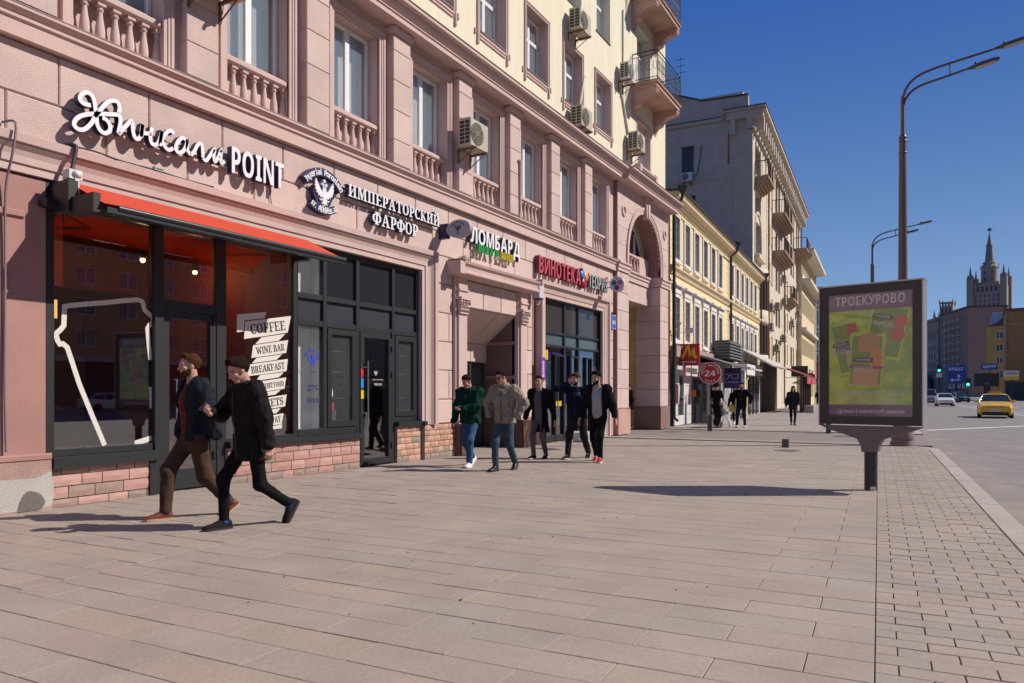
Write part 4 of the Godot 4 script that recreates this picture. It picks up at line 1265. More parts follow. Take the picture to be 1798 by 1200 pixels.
func pawn_portal() -> void:
	var pk := pinks()
	var pink := mat("pink_plaster", 0, 0, 0)
	var deep := mat("pink_plaster_deep", 0, 0, 0)
	var p := front("portal")
	var m := MB.new()
	for e in [[13.1, 13.54], [15.87, 16.3]]:
		m = MB.new()
		m.box(Vector3(e[0] + 0.06, 0.7, -0.1), Vector3(e[1] - 0.06, 3.12, 0.12)); m.box(Vector3(e[0] + 0.02, 0.7, -0.1), Vector3(e[1] - 0.02, 0.78, 0.15)); m.box(Vector3(e[0], 0.7, -0.1), Vector3(e[1], 3.9, 0.07))
		m.box(Vector3(e[0] + 0.05, 3.46, -0.1), Vector3(e[1] - 0.05, 3.9, 0.13)); m.box(Vector3(e[0] + 0.03, 3.6, -0.1), Vector3(e[1] - 0.03, 3.64, 0.16))
		put("pilaster", m, pink, p)
	for x in [13.32, 16.085]:      # leafy capitals
		m = MB.new()
		m.t = Transform3D(Basis(), Vector3(x, 3.1, 0.1))
		m.box(Vector3(-0.21, 0.3, -0.1), Vector3(0.21, 0.36, 0.12)); m.box(Vector3(-0.16, 0.0, -0.1), Vector3(0.16, 0.03, 0.06))
		m.box(Vector3(-0.14, 0.03, -0.1), Vector3(0.14, 0.3, 0.03))
		for i in 5:
			m.ball(Vector3(-0.14 + 0.07 * i, 0.09, 0.045), Vector3(0.034, 0.075, 0.035), 8)
			m.ball(Vector3(-0.14 + 0.07 * i, 0.15, 0.075), Vector3(0.026, 0.02, 0.02), 6)
		for i in 4: m.ball(Vector3(-0.105 + 0.07 * i, 0.2, 0.05), Vector3(0.03, 0.07, 0.03), 8)
		for sd in [-1, 1]:
			m.ball(Vector3(sd * 0.17, 0.25, 0.08), Vector3(0.055, 0.055, 0.04), 10); m.ball(Vector3(sd * 0.06, 0.25, 0.08), Vector3(0.035, 0.04, 0.03), 8)
		put("capital", m, pink, p)
	m = MB.new()       # entablature
	m.mould(13.0, 16.5, V2([-0.05, 3.9, 0.2, 3.9, 0.22, 3.94, 0.33, 3.95, 0.33, 4.0, 0.30, 4.02, 0.31, 4.1, 0.36, 4.15, 0.38, 4.2, 0.05, 4.27, -0.05, 4.27]))
	m.box(Vector3(12.86, 3.92, 0), Vector3(13.04, 4.2, 0.36))
	put("entablature", m, pink, p)
	put("entablature_flashing", bx(Vector3(12.86, 4.205, 0.02), Vector3(13.06, 4.225, 0.38)), mat("tin_flashing", 0, 0, 0), p)
	var xs := [13.54, 14.3, 15.1, 15.87]
	for k in 3:
		var b := MB.new(); b.cbox(Vector3(xs[k] + 0.008, 3.28, -0.12), Vector3(xs[k + 1] - 0.008, 3.88, 0.03), 0.02)
		put("frieze_panel", b, pk[k], p)
	# the recess: sloping soffit slabs, reveals, inner lintel
	for k in 3:
		var b := MB.new()
		var g := 0.01
		b.quad(Vector3(xs[k] + g, 3.27, -0.02), Vector3(xs[k] + g, 2.6, -0.85), Vector3(xs[k + 1] - g, 2.6, -0.85), Vector3(xs[k + 1] - g, 3.27, -0.02))
		b.quad(Vector3(xs[k] + g, 3.29, -0.02), Vector3(xs[k + 1] - g, 3.29, -0.02), Vector3(xs[k + 1] - g, 2.62, -0.87), Vector3(xs[k] + g, 2.62, -0.87))
		put("soffit_slab", b, pk[k], p)
		b = MB.new(); b.cbox(Vector3(xs[k] + 0.006, 2.14, -1.05), Vector3(xs[k + 1] - 0.006, 2.6, -0.85), 0.015)
		put("lintel_block", b, pk[(k + 1) % 3], p)
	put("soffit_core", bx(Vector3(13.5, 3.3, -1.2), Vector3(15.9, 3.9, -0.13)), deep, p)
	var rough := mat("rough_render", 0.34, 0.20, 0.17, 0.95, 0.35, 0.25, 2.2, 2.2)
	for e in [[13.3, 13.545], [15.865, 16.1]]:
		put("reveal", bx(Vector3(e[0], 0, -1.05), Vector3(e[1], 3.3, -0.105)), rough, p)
	m = MB.new()
	for y in [2.58, 1.72]:
		m.box(Vector3(15.83, y, -0.86), Vector3(15.87, y + 0.05, -0.03)); m.box(Vector3(15.81, y + 0.05, -0.86), Vector3(15.87, y + 0.08, -0.03))
	put("reveal_moulding", m, deep, p)
	var gran := mat("brown_granite", 0.17, 0.085, 0.065, 0.5, 0.5, 0.3, 0.5, 2.5)
	var granr := mat("rough_granite", 0.24, 0.115, 0.085, 0.9, 0.5, 0.3, 3.0, 2.0)
	for e in [[13.08, 13.58], [15.84, 16.34]]:
		put("plinth", bx(Vector3(e[0], 0, -0.95), Vector3(e[1], 0.66, 0.2)), gran, p)
		put("plinth_face", bx(Vector3(e[0] + 0.02, 0.02, 0.2), Vector3(e[1] - 0.02, 0.63, 0.235)), granr, p)
		put("plinth_top", bx(Vector3(e[0] - 0.015, 0.66, -0.9), Vector3(e[1] + 0.015, 0.7, 0.245)), gran, p)
	# door at the back
	var d := front("pawnshop_door")
	m = MB.new()
	m.frame(V2([13.55, 0.02, 13.55, 2.13, 15.86, 2.13, 15.86, 0.02]), V2([0, -1.0, 0, -0.92, 0.07, -0.92, 0.07, -1.0]), true)
	m.box(Vector3(14.35, 0.05, -1.0), Vector3(14.45, 2.1, -0.91)); m.box(Vector3(15.15, 0.05, -1.0), Vector3(15.22, 2.1, -0.91))
	put("frame", m, plain("door_bronze", 0.045, 0.042, 0.038, 0.4), d)
	pane(13.6, 15.8, 0.1, 2.07, -0.96, mat("greenish_glass", 0.07, 0.085, 0.075, 0.05), d)
	put("yellow_notice", bx(Vector3(14.62, 1.3, -0.95), Vector3(14.86, 1.7, -0.945)), plain("notice_yellow", 0.5, 0.45, 0.12, 0.5), d)
	m = MB.new(); m.tube(V3([14.52, 0.9, -0.86, 14.52, 1.5, -0.86]), 0.015, 0.015)
	put("handle", m, plain("steel", 0.5, 0.5, 0.5, 0.3, 1.0), d)

func wine_shop() -> void:
	var dark := mat("anthracite_frame", 0, 0, 0)
	var m := MB.new()
	m.frame(V2([21.36, 0.0, 21.36, 3.95, 17.4, 3.95, 17.4, 0.0]), V2([0, -0.2, 0, 0.05, 0.09, 0.05, 0.095, 0.03, 0.115, 0.03, 0.12, 0.06, 0.22, 0.08, 0.28, 0.12, 0.3, 0.12, 0.305, 0.16, 0.4, 0.17, 0.41, 0.15, 0.41, -0.2]), false)
	put("moulded_surround", m, mat("pink_plaster", 0, 0, 0), B)
	var f := front("wine_shop_front")
	m = MB.new()
	var xs := [17.4, 18.83, 19.78, 21.36]
	for x in xs: bar(m, x - 0.05, x + 0.05, 0.0, 3.95)
	for y in [3.0, 2.64, 3.9]:
		for k in 3: bar(m, xs[k] + 0.05, xs[k + 1] - 0.05, y, y + 0.07, -0.165, -0.065)
	bar(m, 17.45, 18.78, 0.02, 0.2, -0.165, -0.065); bar(m, 19.83, 21.31, 0.02, 0.2, -0.165, -0.065)
	put("frame", m, dark, f)
	for k in 3:
		pane(xs[k] + 0.05, xs[k + 1] - 0.05, 3.07, 3.9, -0.12, mat("brown_film", 0.05, 0.043, 0.04, 0.05), f)
		pane(xs[k] + 0.05, xs[k + 1] - 0.05, 2.71, 3.0, -0.12, mat("teal_film", 0.085, 0.115, 0.125, 0.12), f)
		pane(xs[k] + 0.05, xs[k + 1] - 0.05, 0.2 if k != 1 else 0.05, 2.64, -0.12, coated("shop_glass"), f)
	var d := front("wine_shop_door")
	m = MB.new()
	for e in [[18.2, 18.8], [19.2, 19.75], [20.3, 20.75]]:
		m.frame(V2([e[0], 0.04, e[0], 2.45, e[1], 2.45, e[1], 0.04]), V2([0, -0.11, 0, -0.05, 0.05, -0.05, 0.05, -0.11]), true)
	put("leaf_frame", m, dark, d)
	m = MB.new(); m.tube(V3([18.3, 0.9, -0.02, 18.3, 1.6, -0.02]), 0.016, 0.016); put("handle", m, plain("steel", 0.5, 0.5, 0.5, 0.3, 1.0), d)
	put("yellow_strip", bx(Vector3(18.3, 1.0, -0.108), Vector3(18.7, 1.14, -0.104)), plain("notice_amber", 0.6, 0.4, 0.03, 0.5), d)
	# violet light lines and posters inside the glass
	m = MB.new()
	for x in [18.12, 19.12, 19.95, 20.92]:
		m.box(Vector3(x, 0.4, -0.2), Vector3(x + 0.035, 2.5, -0.19))
	for e in [[17.5, 18.12], [18.3, 19.12], [20.2, 20.92]]: m.box(Vector3(e[0], 2.47, -0.2), Vector3(e[1], 2.5, -0.19))
	put("light_line", m, glow("violet_line", 0.09, 0.05, 0.55, 0.5), f)
	var ps := poster_tex("wine")
	for e in [["blue_poster", 17.5, 18.08, 0.35, 2.25, ps, "tall blue wine poster in the left shop window"], ["pink_poster", 20.98, 21.28, 0.6, 2.2, null, "narrow violet poster in the right shop window"]]:
		var o := MB.new(); o.quad(Vector3(e[1], e[3], -0.14), Vector3(e[2], e[3], -0.14), Vector3(e[2], e[4], -0.14), Vector3(e[1], e[4], -0.14)); o.quad(Vector3(e[2], e[3], -0.145), Vector3(e[1], e[3], -0.145), Vector3(e[1], e[4], -0.145), Vector3(e[2], e[4], -0.145))
		var pm := StandardMaterial3D.new(); pm.roughness = 0.5
		if e[5]: pm.albedo_texture = e[5]
		else: pm.albedo_color = lin(0.25, 0.08, 0.24)
		var pt := put("poster", o, pm)
		pt.transform = B.transform
		tag(pt, e[6], "poster")
	put("amber_notice", bx(Vector3(17.62, 2.28, -0.11), Vector3(17.86, 2.55, -0.106)), plain("notice_amber", 0.6, 0.4, 0.03, 0.5), f)
	m = MB.new()
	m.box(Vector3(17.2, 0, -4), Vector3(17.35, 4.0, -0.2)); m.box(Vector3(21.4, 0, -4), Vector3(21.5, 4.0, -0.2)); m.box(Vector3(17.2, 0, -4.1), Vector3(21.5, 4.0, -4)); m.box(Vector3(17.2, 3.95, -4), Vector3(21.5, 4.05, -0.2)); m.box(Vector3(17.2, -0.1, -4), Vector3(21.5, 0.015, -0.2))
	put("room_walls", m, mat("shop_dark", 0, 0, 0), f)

func poster_tex(kind: String) -> ImageTexture:
	var r := RandomNumberGenerator.new(); r.seed = 31
	var im := Image.create(128, 420, false, Image.FORMAT_RGB8)
	im.fill(lin(0.025, 0.10, 0.22))
	for k in 90:
		var x := r.randi_range(0, 120); var y := r.randi_range(230, 400)
		im.fill_rect(Rect2i(x, y, r.randi_range(3, 9), r.randi_range(6, 30)), [lin(0.05, 0.2, 0.35), lin(0.4, 0.2, 0.35), lin(0.05, 0.15, 0.3), lin(0.3, 0.35, 0.4)][k % 4])
	for l in [[14, 90, 40], [14, 110, 60], [14, 130, 70], [14, 146, 50]]:
		var x: int = l[0]
		while x < l[0] + l[2]:
			im.fill_rect(Rect2i(x, l[1], r.randi_range(4, 8), 11), lin(0.6, 0.65, 0.7)); x += r.randi_range(8, 11)
	return ImageTexture.create_from_image(im)

# ---------------------------------------------------------------- signs on the facade
func sign_root(called: String, label: String) -> Node3D:
	return thing(called, label, "shop sign", Vector3.ZERO, PI / 2)

func facade_signs() -> void:
	var white := plain("white_acrylic", 0.78, 0.77, 0.79, 0.35)
	var navy := plain("navy_side", 0.02, 0.018, 0.075, 0.45)
	# script sign
	var k := sign_root("script_shop_sign", "white handwritten cafe lettering and the word POINT on rails above the awning")
	var st := [[[5.122, 4.848, 5.042, 4.84, 4.995, 4.874, 5.009, 4.936, 5.071, 4.987, 5.128, 4.978, 5.163, 4.921, 5.18, 4.823, 5.19, 4.746, 5.201, 4.645, 5.239, 4.582, 5.298, 4.565, 5.355, 4.612, 5.36, 4.684, 5.316, 4.735, 5.265, 4.745]],
		[[5.473, 4.875, 5.486, 4.939, 5.461, 5.002, 5.4, 5.002, 5.322, 4.948, 5.25, 4.847, 5.18, 4.743, 5.134, 4.641, 5.054, 4.541, 4.981, 4.512, 4.928, 4.541, 4.936, 4.605, 4.997, 4.676, 5.099, 4.733, 5.227, 4.781, 5.358, 4.819, 5.461, 4.845, 5.494, 4.817, 5.492, 4.738, 5.467, 4.618]],
		[[5.469, 4.608, 5.556, 4.726, 5.644, 4.829, 5.662, 4.706, 5.685, 4.636, 5.726, 4.622, 5.768, 4.678, 5.786, 4.77, 5.794, 4.838]],
		[[5.794, 4.834, 5.778, 4.743, 5.776, 4.664], [5.778, 4.718, 5.846, 4.732, 5.918, 4.747], [5.924, 4.833, 5.9, 4.694, 5.926, 4.623, 5.986, 4.628, 6.029, 4.701, 6.068, 4.833]],
		[[6.068, 4.838, 6.046, 4.726, 6.035, 4.627], [6.241, 4.846, 6.207, 4.877, 6.145, 4.845, 6.068, 4.725, 6.101, 4.647, 6.165, 4.61, 6.229, 4.654]],
		[[6.443, 4.815, 6.373, 4.836, 6.304, 4.766, 6.269, 4.666, 6.309, 4.618, 6.379, 4.654, 6.425, 4.742, 6.449, 4.827, 6.443, 4.703, 6.496, 4.641]],
		[[6.496, 4.641, 6.55, 4.695, 6.604, 4.803, 6.653, 4.841, 6.683, 4.813, 6.689, 4.722, 6.695, 4.652]],
		[[6.695, 4.652, 6.745, 4.631, 6.807, 4.715, 6.883, 4.831, 6.87, 4.733, 6.889, 4.658, 6.934, 4.711, 7.004, 4.859, 6.985, 4.739, 7.001, 4.667, 7.056, 4.704]]]
	for l in st:
		var m := MB.new(); var s := MB.new()
		for p in l:
			var q := smooth2(V2(p), 4)
			m.ribbon(q, 0.05, 0.165, 0.17)
			s.ribbon(q, 0.05, 0.075, 0.165)
		put("letter", m, white, k); put("letter_side", s, navy, k)
	for t in [["POINT", 0.38, 7.18, 8.16, 4.575]]:
		letters(t[0], t[1], 0.012, white, k, t[2], t[3], t[4], 0.165)
		letters(t[0], t[1], 0.09, navy, k, t[2], t[3], t[4], 0.112)
	var m := MB.new()
	m.box(Vector3(5.0, 4.66, 0.035), Vector3(8.1, 4.675, 0.075)); m.box(Vector3(5.0, 4.745, 0.035), Vector3(8.1, 4.76, 0.075))
	for x in [5.1, 5.9, 6.8, 7.5, 8.0]: m.box(Vector3(x, 4.65, 0.0), Vector3(x + 0.02, 4.77, 0.04))
	put("rail", m, plain("rail_grey", 0.4, 0.36, 0.35, 0.5), k)
	m = MB.new(); m.tube(V3([8.02, 4.6, 0.02, 8.02, 4.45, 0.02, 8.05, 4.3, 0.03, 8.06, 4.27, 0.05]), 0.008, 0.008, 5); put("cable", m, plain("grey_cable", 0.12, 0.10, 0.1, 0.6), k)
	# emblem with the eagle
	var e := sign_root("eagle_emblem_sign", "navy and white double eagle emblem with curved lettering beside the script sign")
	m = MB.new()
	var c := Vector2(9.09, 4.72)
	m.ribbon(arc_pts(c.x, c.y - 0.16, 0.52, 2.52, 0.62, 18), 0.14, 0.02, 0.12)
	m.ribbon(arc_pts(c.x, c.y + 0.22, 0.5, PI + 0.98, TAU - 0.98, 14), 0.12, 0.02, 0.12)
	m.extr(V2([c.x - 0.22, c.y + 0.1, c.x - 0.24, c.y + 0.02, c.x - 0.17, c.y - 0.16, c.x - 0.07, c.y - 0.26, c.x + 0.07, c.y - 0.26, c.x + 0.17, c.y - 0.14, c.x + 0.24, c.y + 0.02, c.x + 0.2, c.y + 0.2, c.x, c.y + 0.26]), 0.02, 0.11)
	put("backing", m, navy, e)
	m = MB.new(); m.t = Transform3D(Basis(), Vector3(c.x, c.y + 0.02, 0.11)); eagle(m, 0, 0.025, 0.47); put("eagle", m, white, e)
	arc_text("Imperial Porcelain", 0.095, 0.012, white, e, c - Vector2(0, 0.16), 0.52, 2.52, 0.62, 0.127)
	arc_text("ST. PETERSBURG", 0.08, 0.012, white, e, c + Vector2(0, 0.22), 0.5, PI + 0.95, TAU - 0.95, 0.127)
	write("1744", 0.085, 0.012, white, e, Vector3(c.x, c.y - 0.245, 0.12), 0.2)
	# porcelain lettering
	var p := sign_root("porcelain_shop_sign", "white serif lettering in two lines right of the eagle emblem")
	for q in [["ИМПЕРАТОРСКИЙ", 0.215, 9.66, 12.4, 4.825], ["ФАРФОР", 0.235, 10.3, 11.66, 4.47]]:
		letters(q[0], q[1], 0.012, white, p, q[2], q[3], q[4], 0.14, "serif bold", 0.1)
		letters(q[0], q[1], 0.1, navy, p, q[2], q[3], q[4], 0.084, "serif bold", 0.1)
	# pawnshop
	var l := sign_root("pawnshop_sign", "white capital lettering with a green and yellow line below, above the portal")
	letters("ЛОМБАРД", 0.345, 0.012, white, l, 13.6, 15.85, 4.735, 0.13)
	letters("ЛОМБАРД", 0.345, 0.09, plain("black_side", 0.02, 0.02, 0.022, 0.5), l, 13.6, 15.85, 4.735, 0.079)
	var gr := glow("green_acrylic", 0.04, 0.55, 0.12, 0.12); var ye := glow("yellow_acrylic", 0.75, 0.62, 0.02, 0.12)
	letters("ВЕРА", 0.165, 0.05, gr, l, 13.9, 14.55, 4.57, 0.13, "serif bold", 0.08)
	letters("В", 0.165, 0.05, gr, l, 14.66, 14.79, 4.57, 0.13, "serif bold", 0.08)
	letters("КЭШ", 0.165, 0.05, ye, l, 14.9, 15.5, 4.57, 0.13, "serif bold", 0.08)
	# oval lightbox standing out from the wall
	var o := thing("oval_blade_sign", "oval lightbox with a blue eagle projecting from the wall", "blade sign", B.transform * Vector3(12.62, 4.78, 0.5), 0.0)
	m = MB.new()
	m.t = Transform3D(Basis(Vector3(1, 0, 0), PI / 2), Vector3.ZERO)
	m.lathe(V2([0.0, -0.07, 0.29, -0.07, 0.3, -0.06, 0.3, 0.06, 0.29, 0.07, 0.0, 0.07]), 40, false, 1.0, 0.62)
	put("case", m, plain("lightbox_grey", 0.36, 0.34, 0.38, 0.5), o)
	m = MB.new(); m.t = Transform3D(Basis(), Vector3(0, 0.01, 0.068)); eagle(m, 0, 0.005, 0.16); put("eagle_print", m, plain("navy_print", 0, 0, 0), o)
	arc_text("Imperial Porcelain", 0.035, 0.003, plain("navy_print", 0, 0, 0), o, Vector2(0, -0.06), 0.19, 2.5, 0.64, 0.072)
	write("1744", 0.03, 0.003, plain("navy_print", 0, 0, 0), o, Vector3(0, -0.1, 0.072))
	put("bracket", bx(Vector3(-0.5, -0.17, -0.05), Vector3(-0.28, 0.14, 0.05)), navy, o)
	# wine shop lettering
	var v := sign_root("wine_shop_sign", "red and grey condensed lettering with a coloured dot emblem above the wine shop")
	var redl := plain("red_acrylic", 0.50, 0.075, 0.10, 0.4); var greyl := plain("grey_acrylic", 0.36, 0.37, 0.36, 0.4)
	letters("ВИНОТЕКА", 0.44, 0.012, redl, v, 16.85, 19.45, 4.52, 0.15, "sans bold", 0.2)
	letters("ВИНОТЕКА", 0.44, 0.12, plain("red_side", 0.16, 0.01, 0.02, 0.4), v, 16.85, 19.45, 4.52, 0.084, "sans bold", 0.2)
	letters("ТЕОРИЯ", 0.40, 0.012, greyl, v, 20.05, 21.5, 4.54, 0.15, "sans bold", 0.2)
	letters("ТЕОРИЯ", 0.40, 0.1, plain("grey_side", 0.10, 0.10, 0.1, 0.5), v, 20.05, 21.5, 4.54, 0.094, "sans bold", 0.2)
	for q in [[19.6, 4.84, 0.13, "dot_blue", 0.06, 0.2, 0.42], [19.86, 4.82, 0.13, "dot_orange", 0.75, 0.25, 0.05], [19.72, 4.6, 0.15, "dot_crimson", 0.28, 0.01, 0.06], [19.58, 4.99, 0.05, "dot_slate", 0.1, 0.12, 0.16]]:
		m = MB.new(); m.t = Transform3D(Basis(Vector3(1, 0, 0), PI / 2), Vector3(q[0], q[1], 0.1))
		m.lathe(V2([0.0, -0.06, q[2], -0.06, q[2], 0.06, 0.0, 0.06]), 24, false)
		put("dot", m, plain(q[3], q[4], q[5], q[6], 0.4), v)
	m = MB.new()
	m.ribbon(smooth2(V2([21.5, 4.62, 21.42, 4.7, 21.52, 4.82, 21.46, 4.9, 21.56, 5.0]), 4), 0.09, 0.06, 0.14)
	put("swirl", m, redl, v)
	# round blade sign
	var r := thing("round_blade_sign", "round white lightbox with three coloured dots beside the wine shop", "blade sign", B.transform * Vector3(21.1, 4.72, 0.64), 0.0)
	m = MB.new(); m.t = Transform3D(Basis(Vector3(1, 0, 0), PI / 2), Vector3.ZERO)
	m.lathe(V2([0.0, -0.06, 0.23, -0.06, 0.24, -0.05, 0.24, 0.05, 0.23, 0.06, 0.0, 0.06]), 36, false)
	put("case", m, plain("lightbox_white", 0.55, 0.52, 0.56, 0.5), r)
	for q in [[-0.09, 0.04, "dot_navy", 0.02, 0.07, 0.2], [0.1, 0.05, "dot_rose", 0.36, 0.09, 0.15], [0.0, -0.11, "dot_violet", 0.09, 0.015, 0.16]]:
		m = MB.new(); m.t = Transform3D(Basis(Vector3(1, 0, 0), PI / 2), Vector3(q[0], q[1], 0.0)); m.lathe(V2([0.0, 0.05, 0.08, 0.05, 0.08, 0.066, 0.0, 0.066]), 20, false)
		put("dot", m, plain(q[2], q[3], q[4], q[5], 0.5), r)
	put("stem", bx(Vector3(-0.02, 0.12, 0.06), Vector3(0.0, 0.2, 0.066)), plain("black_metal", 0.02, 0.02, 0.02, 0.5), r)
	m = MB.new()
	for y in [-0.09, 0.09]: m.tube(V3([-0.62, y, 0, -0.22, y, 0]), 0.012, 0.012, 6)
	m.box(Vector3(-0.64, -0.25, -0.03), Vector3(-0.6, 0.22, 0.03))
	put("bracket", m, plain("black_metal", 0.02, 0.02, 0.02, 0.5), r)
	# house number
	var h := thing("house_number_sign", "small blue house number box between the wine shop and the arch", "sign", B.transform * Vector3(22.08, 3.66, 0.0), PI / 2)
	put("case", bx(Vector3(-0.17, -0.24, 0), Vector3(0.17, 0.24, 0.13)), plain("navy_case", 0.01, 0.012, 0.05, 0.5), h)
	put("face", bx(Vector3(-0.16, -0.225, 0.13), Vector3(0.16, 0.225, 0.135)), plain("blue_face", 0.03, 0.10, 0.5, 0.4), h)
	write("28/1", 0.11, 0.004, white, h, Vector3(0, -0.01, 0.137), 0.24)
	m = MB.new(); m.frame(V2([-0.16, -0.225, -0.16, 0.225, 0.16, 0.225, 0.16, -0.225]), V2([0, 0.13, 0, 0.14, 0.014, 0.14, 0.014, 0.13]), true); put("rim", m, white, h)
	put("lamp", bx(Vector3(-0.03, 0.24, 0.02), Vector3(0.03, 0.32, 0.1)), plain("black_metal", 0.02, 0.02, 0.02, 0.5), h)
	# small violet plate by the wine shop
	var vp := thing("violet_plate", "small violet blade plate on the left edge of the wine shop surround", "sign", B.transform * Vector3(17.0, 2.0, 0.17), PI / 2)
	put("plate", bx(Vector3(-0.16, -0.3, 0), Vector3(0.12, 0.3, 0.03)), plain("violet_face", 0.17, 0.03, 0.26, 0.5), vp)
	write("ВИНО", 0.1, 0.004, white, vp, Vector3(-0.02, 0.0, 0.033), 0.42, "sans bold", PI / 2)

# ---------------------------------------------------------------- things fixed to the pink house
func aircon(at: Vector3, turn: float, label: String, w := 0.8, h := 0.56, d := 0.3, pale := false) -> Node3D:
	var a := thing("air_conditioner", label, "air conditioner", at, turn, "outdoor air conditioning units on the facades")
	var cm := mat("aircon_pale", 0.58, 0.57, 0.53, 0.5, 0.15, 0.2) if pale else mat("aircon_beige", 0.45, 0.41, 0.31, 0.6, 0.2, 0.3)
	var dk := plain("aircon_dark", 0.035, 0.03, 0.025, 0.7)
	var m := MB.new()      # origin: middle of the back, at the bottom
	m.cbox(Vector3(-w / 2, 0, 0.1), Vector3(w / 2, h, 0.1 + d), 0.02)
	put("case", m, cm, a)
	m = MB.new()           # fan grille on the front
	for r in [0.05, 0.1, 0.15, 0.2, 0.24]:
		var ring := PackedVector3Array()
		for j in 21: ring.append(Vector3(-w * 0.14 + r * cos(TAU * j / 20), h / 2 + r * sin(TAU * j / 20), 0.108 + d))
		m.tube(ring, 0.006, 0.006, 4)
	for j in 8: m.tube(PackedVector3Array([Vector3(-w * 0.14, h / 2, 0.11 + d), Vector3(-w * 0.14 + 0.24 * cos(TAU * j / 8), h / 2 + 0.24 * sin(TAU * j / 8), 0.11 + d)]), 0.005, 0.005, 4)
	put("fan_guard", m, cm, a)
	m = MB.new(); m.t = Transform3D(Basis(Vector3(1, 0, 0), PI / 2), Vector3(-w * 0.14, h / 2, 0.102 + d)); m.lathe(V2([0, -0.01, 0.245, -0.01, 0.245, 0.002, 0, 0.002]), 24, false)
	put("fan", m, dk, a)
	m = MB.new()           # coil openings on the near side
	for i in 2:
		for j in 6: m.box(Vector3(-w / 2 - 0.004, 0.06 + j * (h - 0.1) / 6, 0.13 + i * d * 0.45), Vector3(-w / 2 + 0.01, 0.06 + (j + 0.75) * (h - 0.1) / 6, 0.13 + i * d * 0.45 + d * 0.36))
	put("coil_opening", m, dk, a)
	m = MB.new()
	for x in [-w * 0.32, w * 0.32]:
		m.box(Vector3(x - 0.02, -0.04, -0.02), Vector3(x + 0.02, 0, 0.16 + d)); m.box(Vector3(x - 0.02, -0.3, -0.02), Vector3(x + 0.02, 0.0, 0.02))
		m.tube(PackedVector3Array([Vector3(x, -0.28, 0), Vector3(x, -0.02, 0.12 + d)]), 0.012, 0.012, 5)
	put("bracket", m, mat("rusty_steel", 0.20, 0.10, 0.055, 0.9, 0.4, 0.3), a)
	m = MB.new(); m.tube(smooth3(V3([w / 2 - 0.05, 0.15, 0.12, w / 2 + 0.08, 0.1, 0.1, w / 2 + 0.1, 0.3, 0.03, w / 2 + 0.05, 0.5, -0.02])), 0.015, 0.015, 6)
	put("hose", m, plain("aircon_hose", 0.5, 0.48, 0.44, 0.7), a)
	return a

func cable(called: String, label: String, pts: Array, r: float, m: Material, steps := 4, local := true) -> void:
	var b := MB.new(); b.tube(smooth3(V3(pts), steps), r, r, 6)
	var o := put(called, b, m)
	if local: o.transform = B.transform
	tag(o, label, called.replace("_", " "))

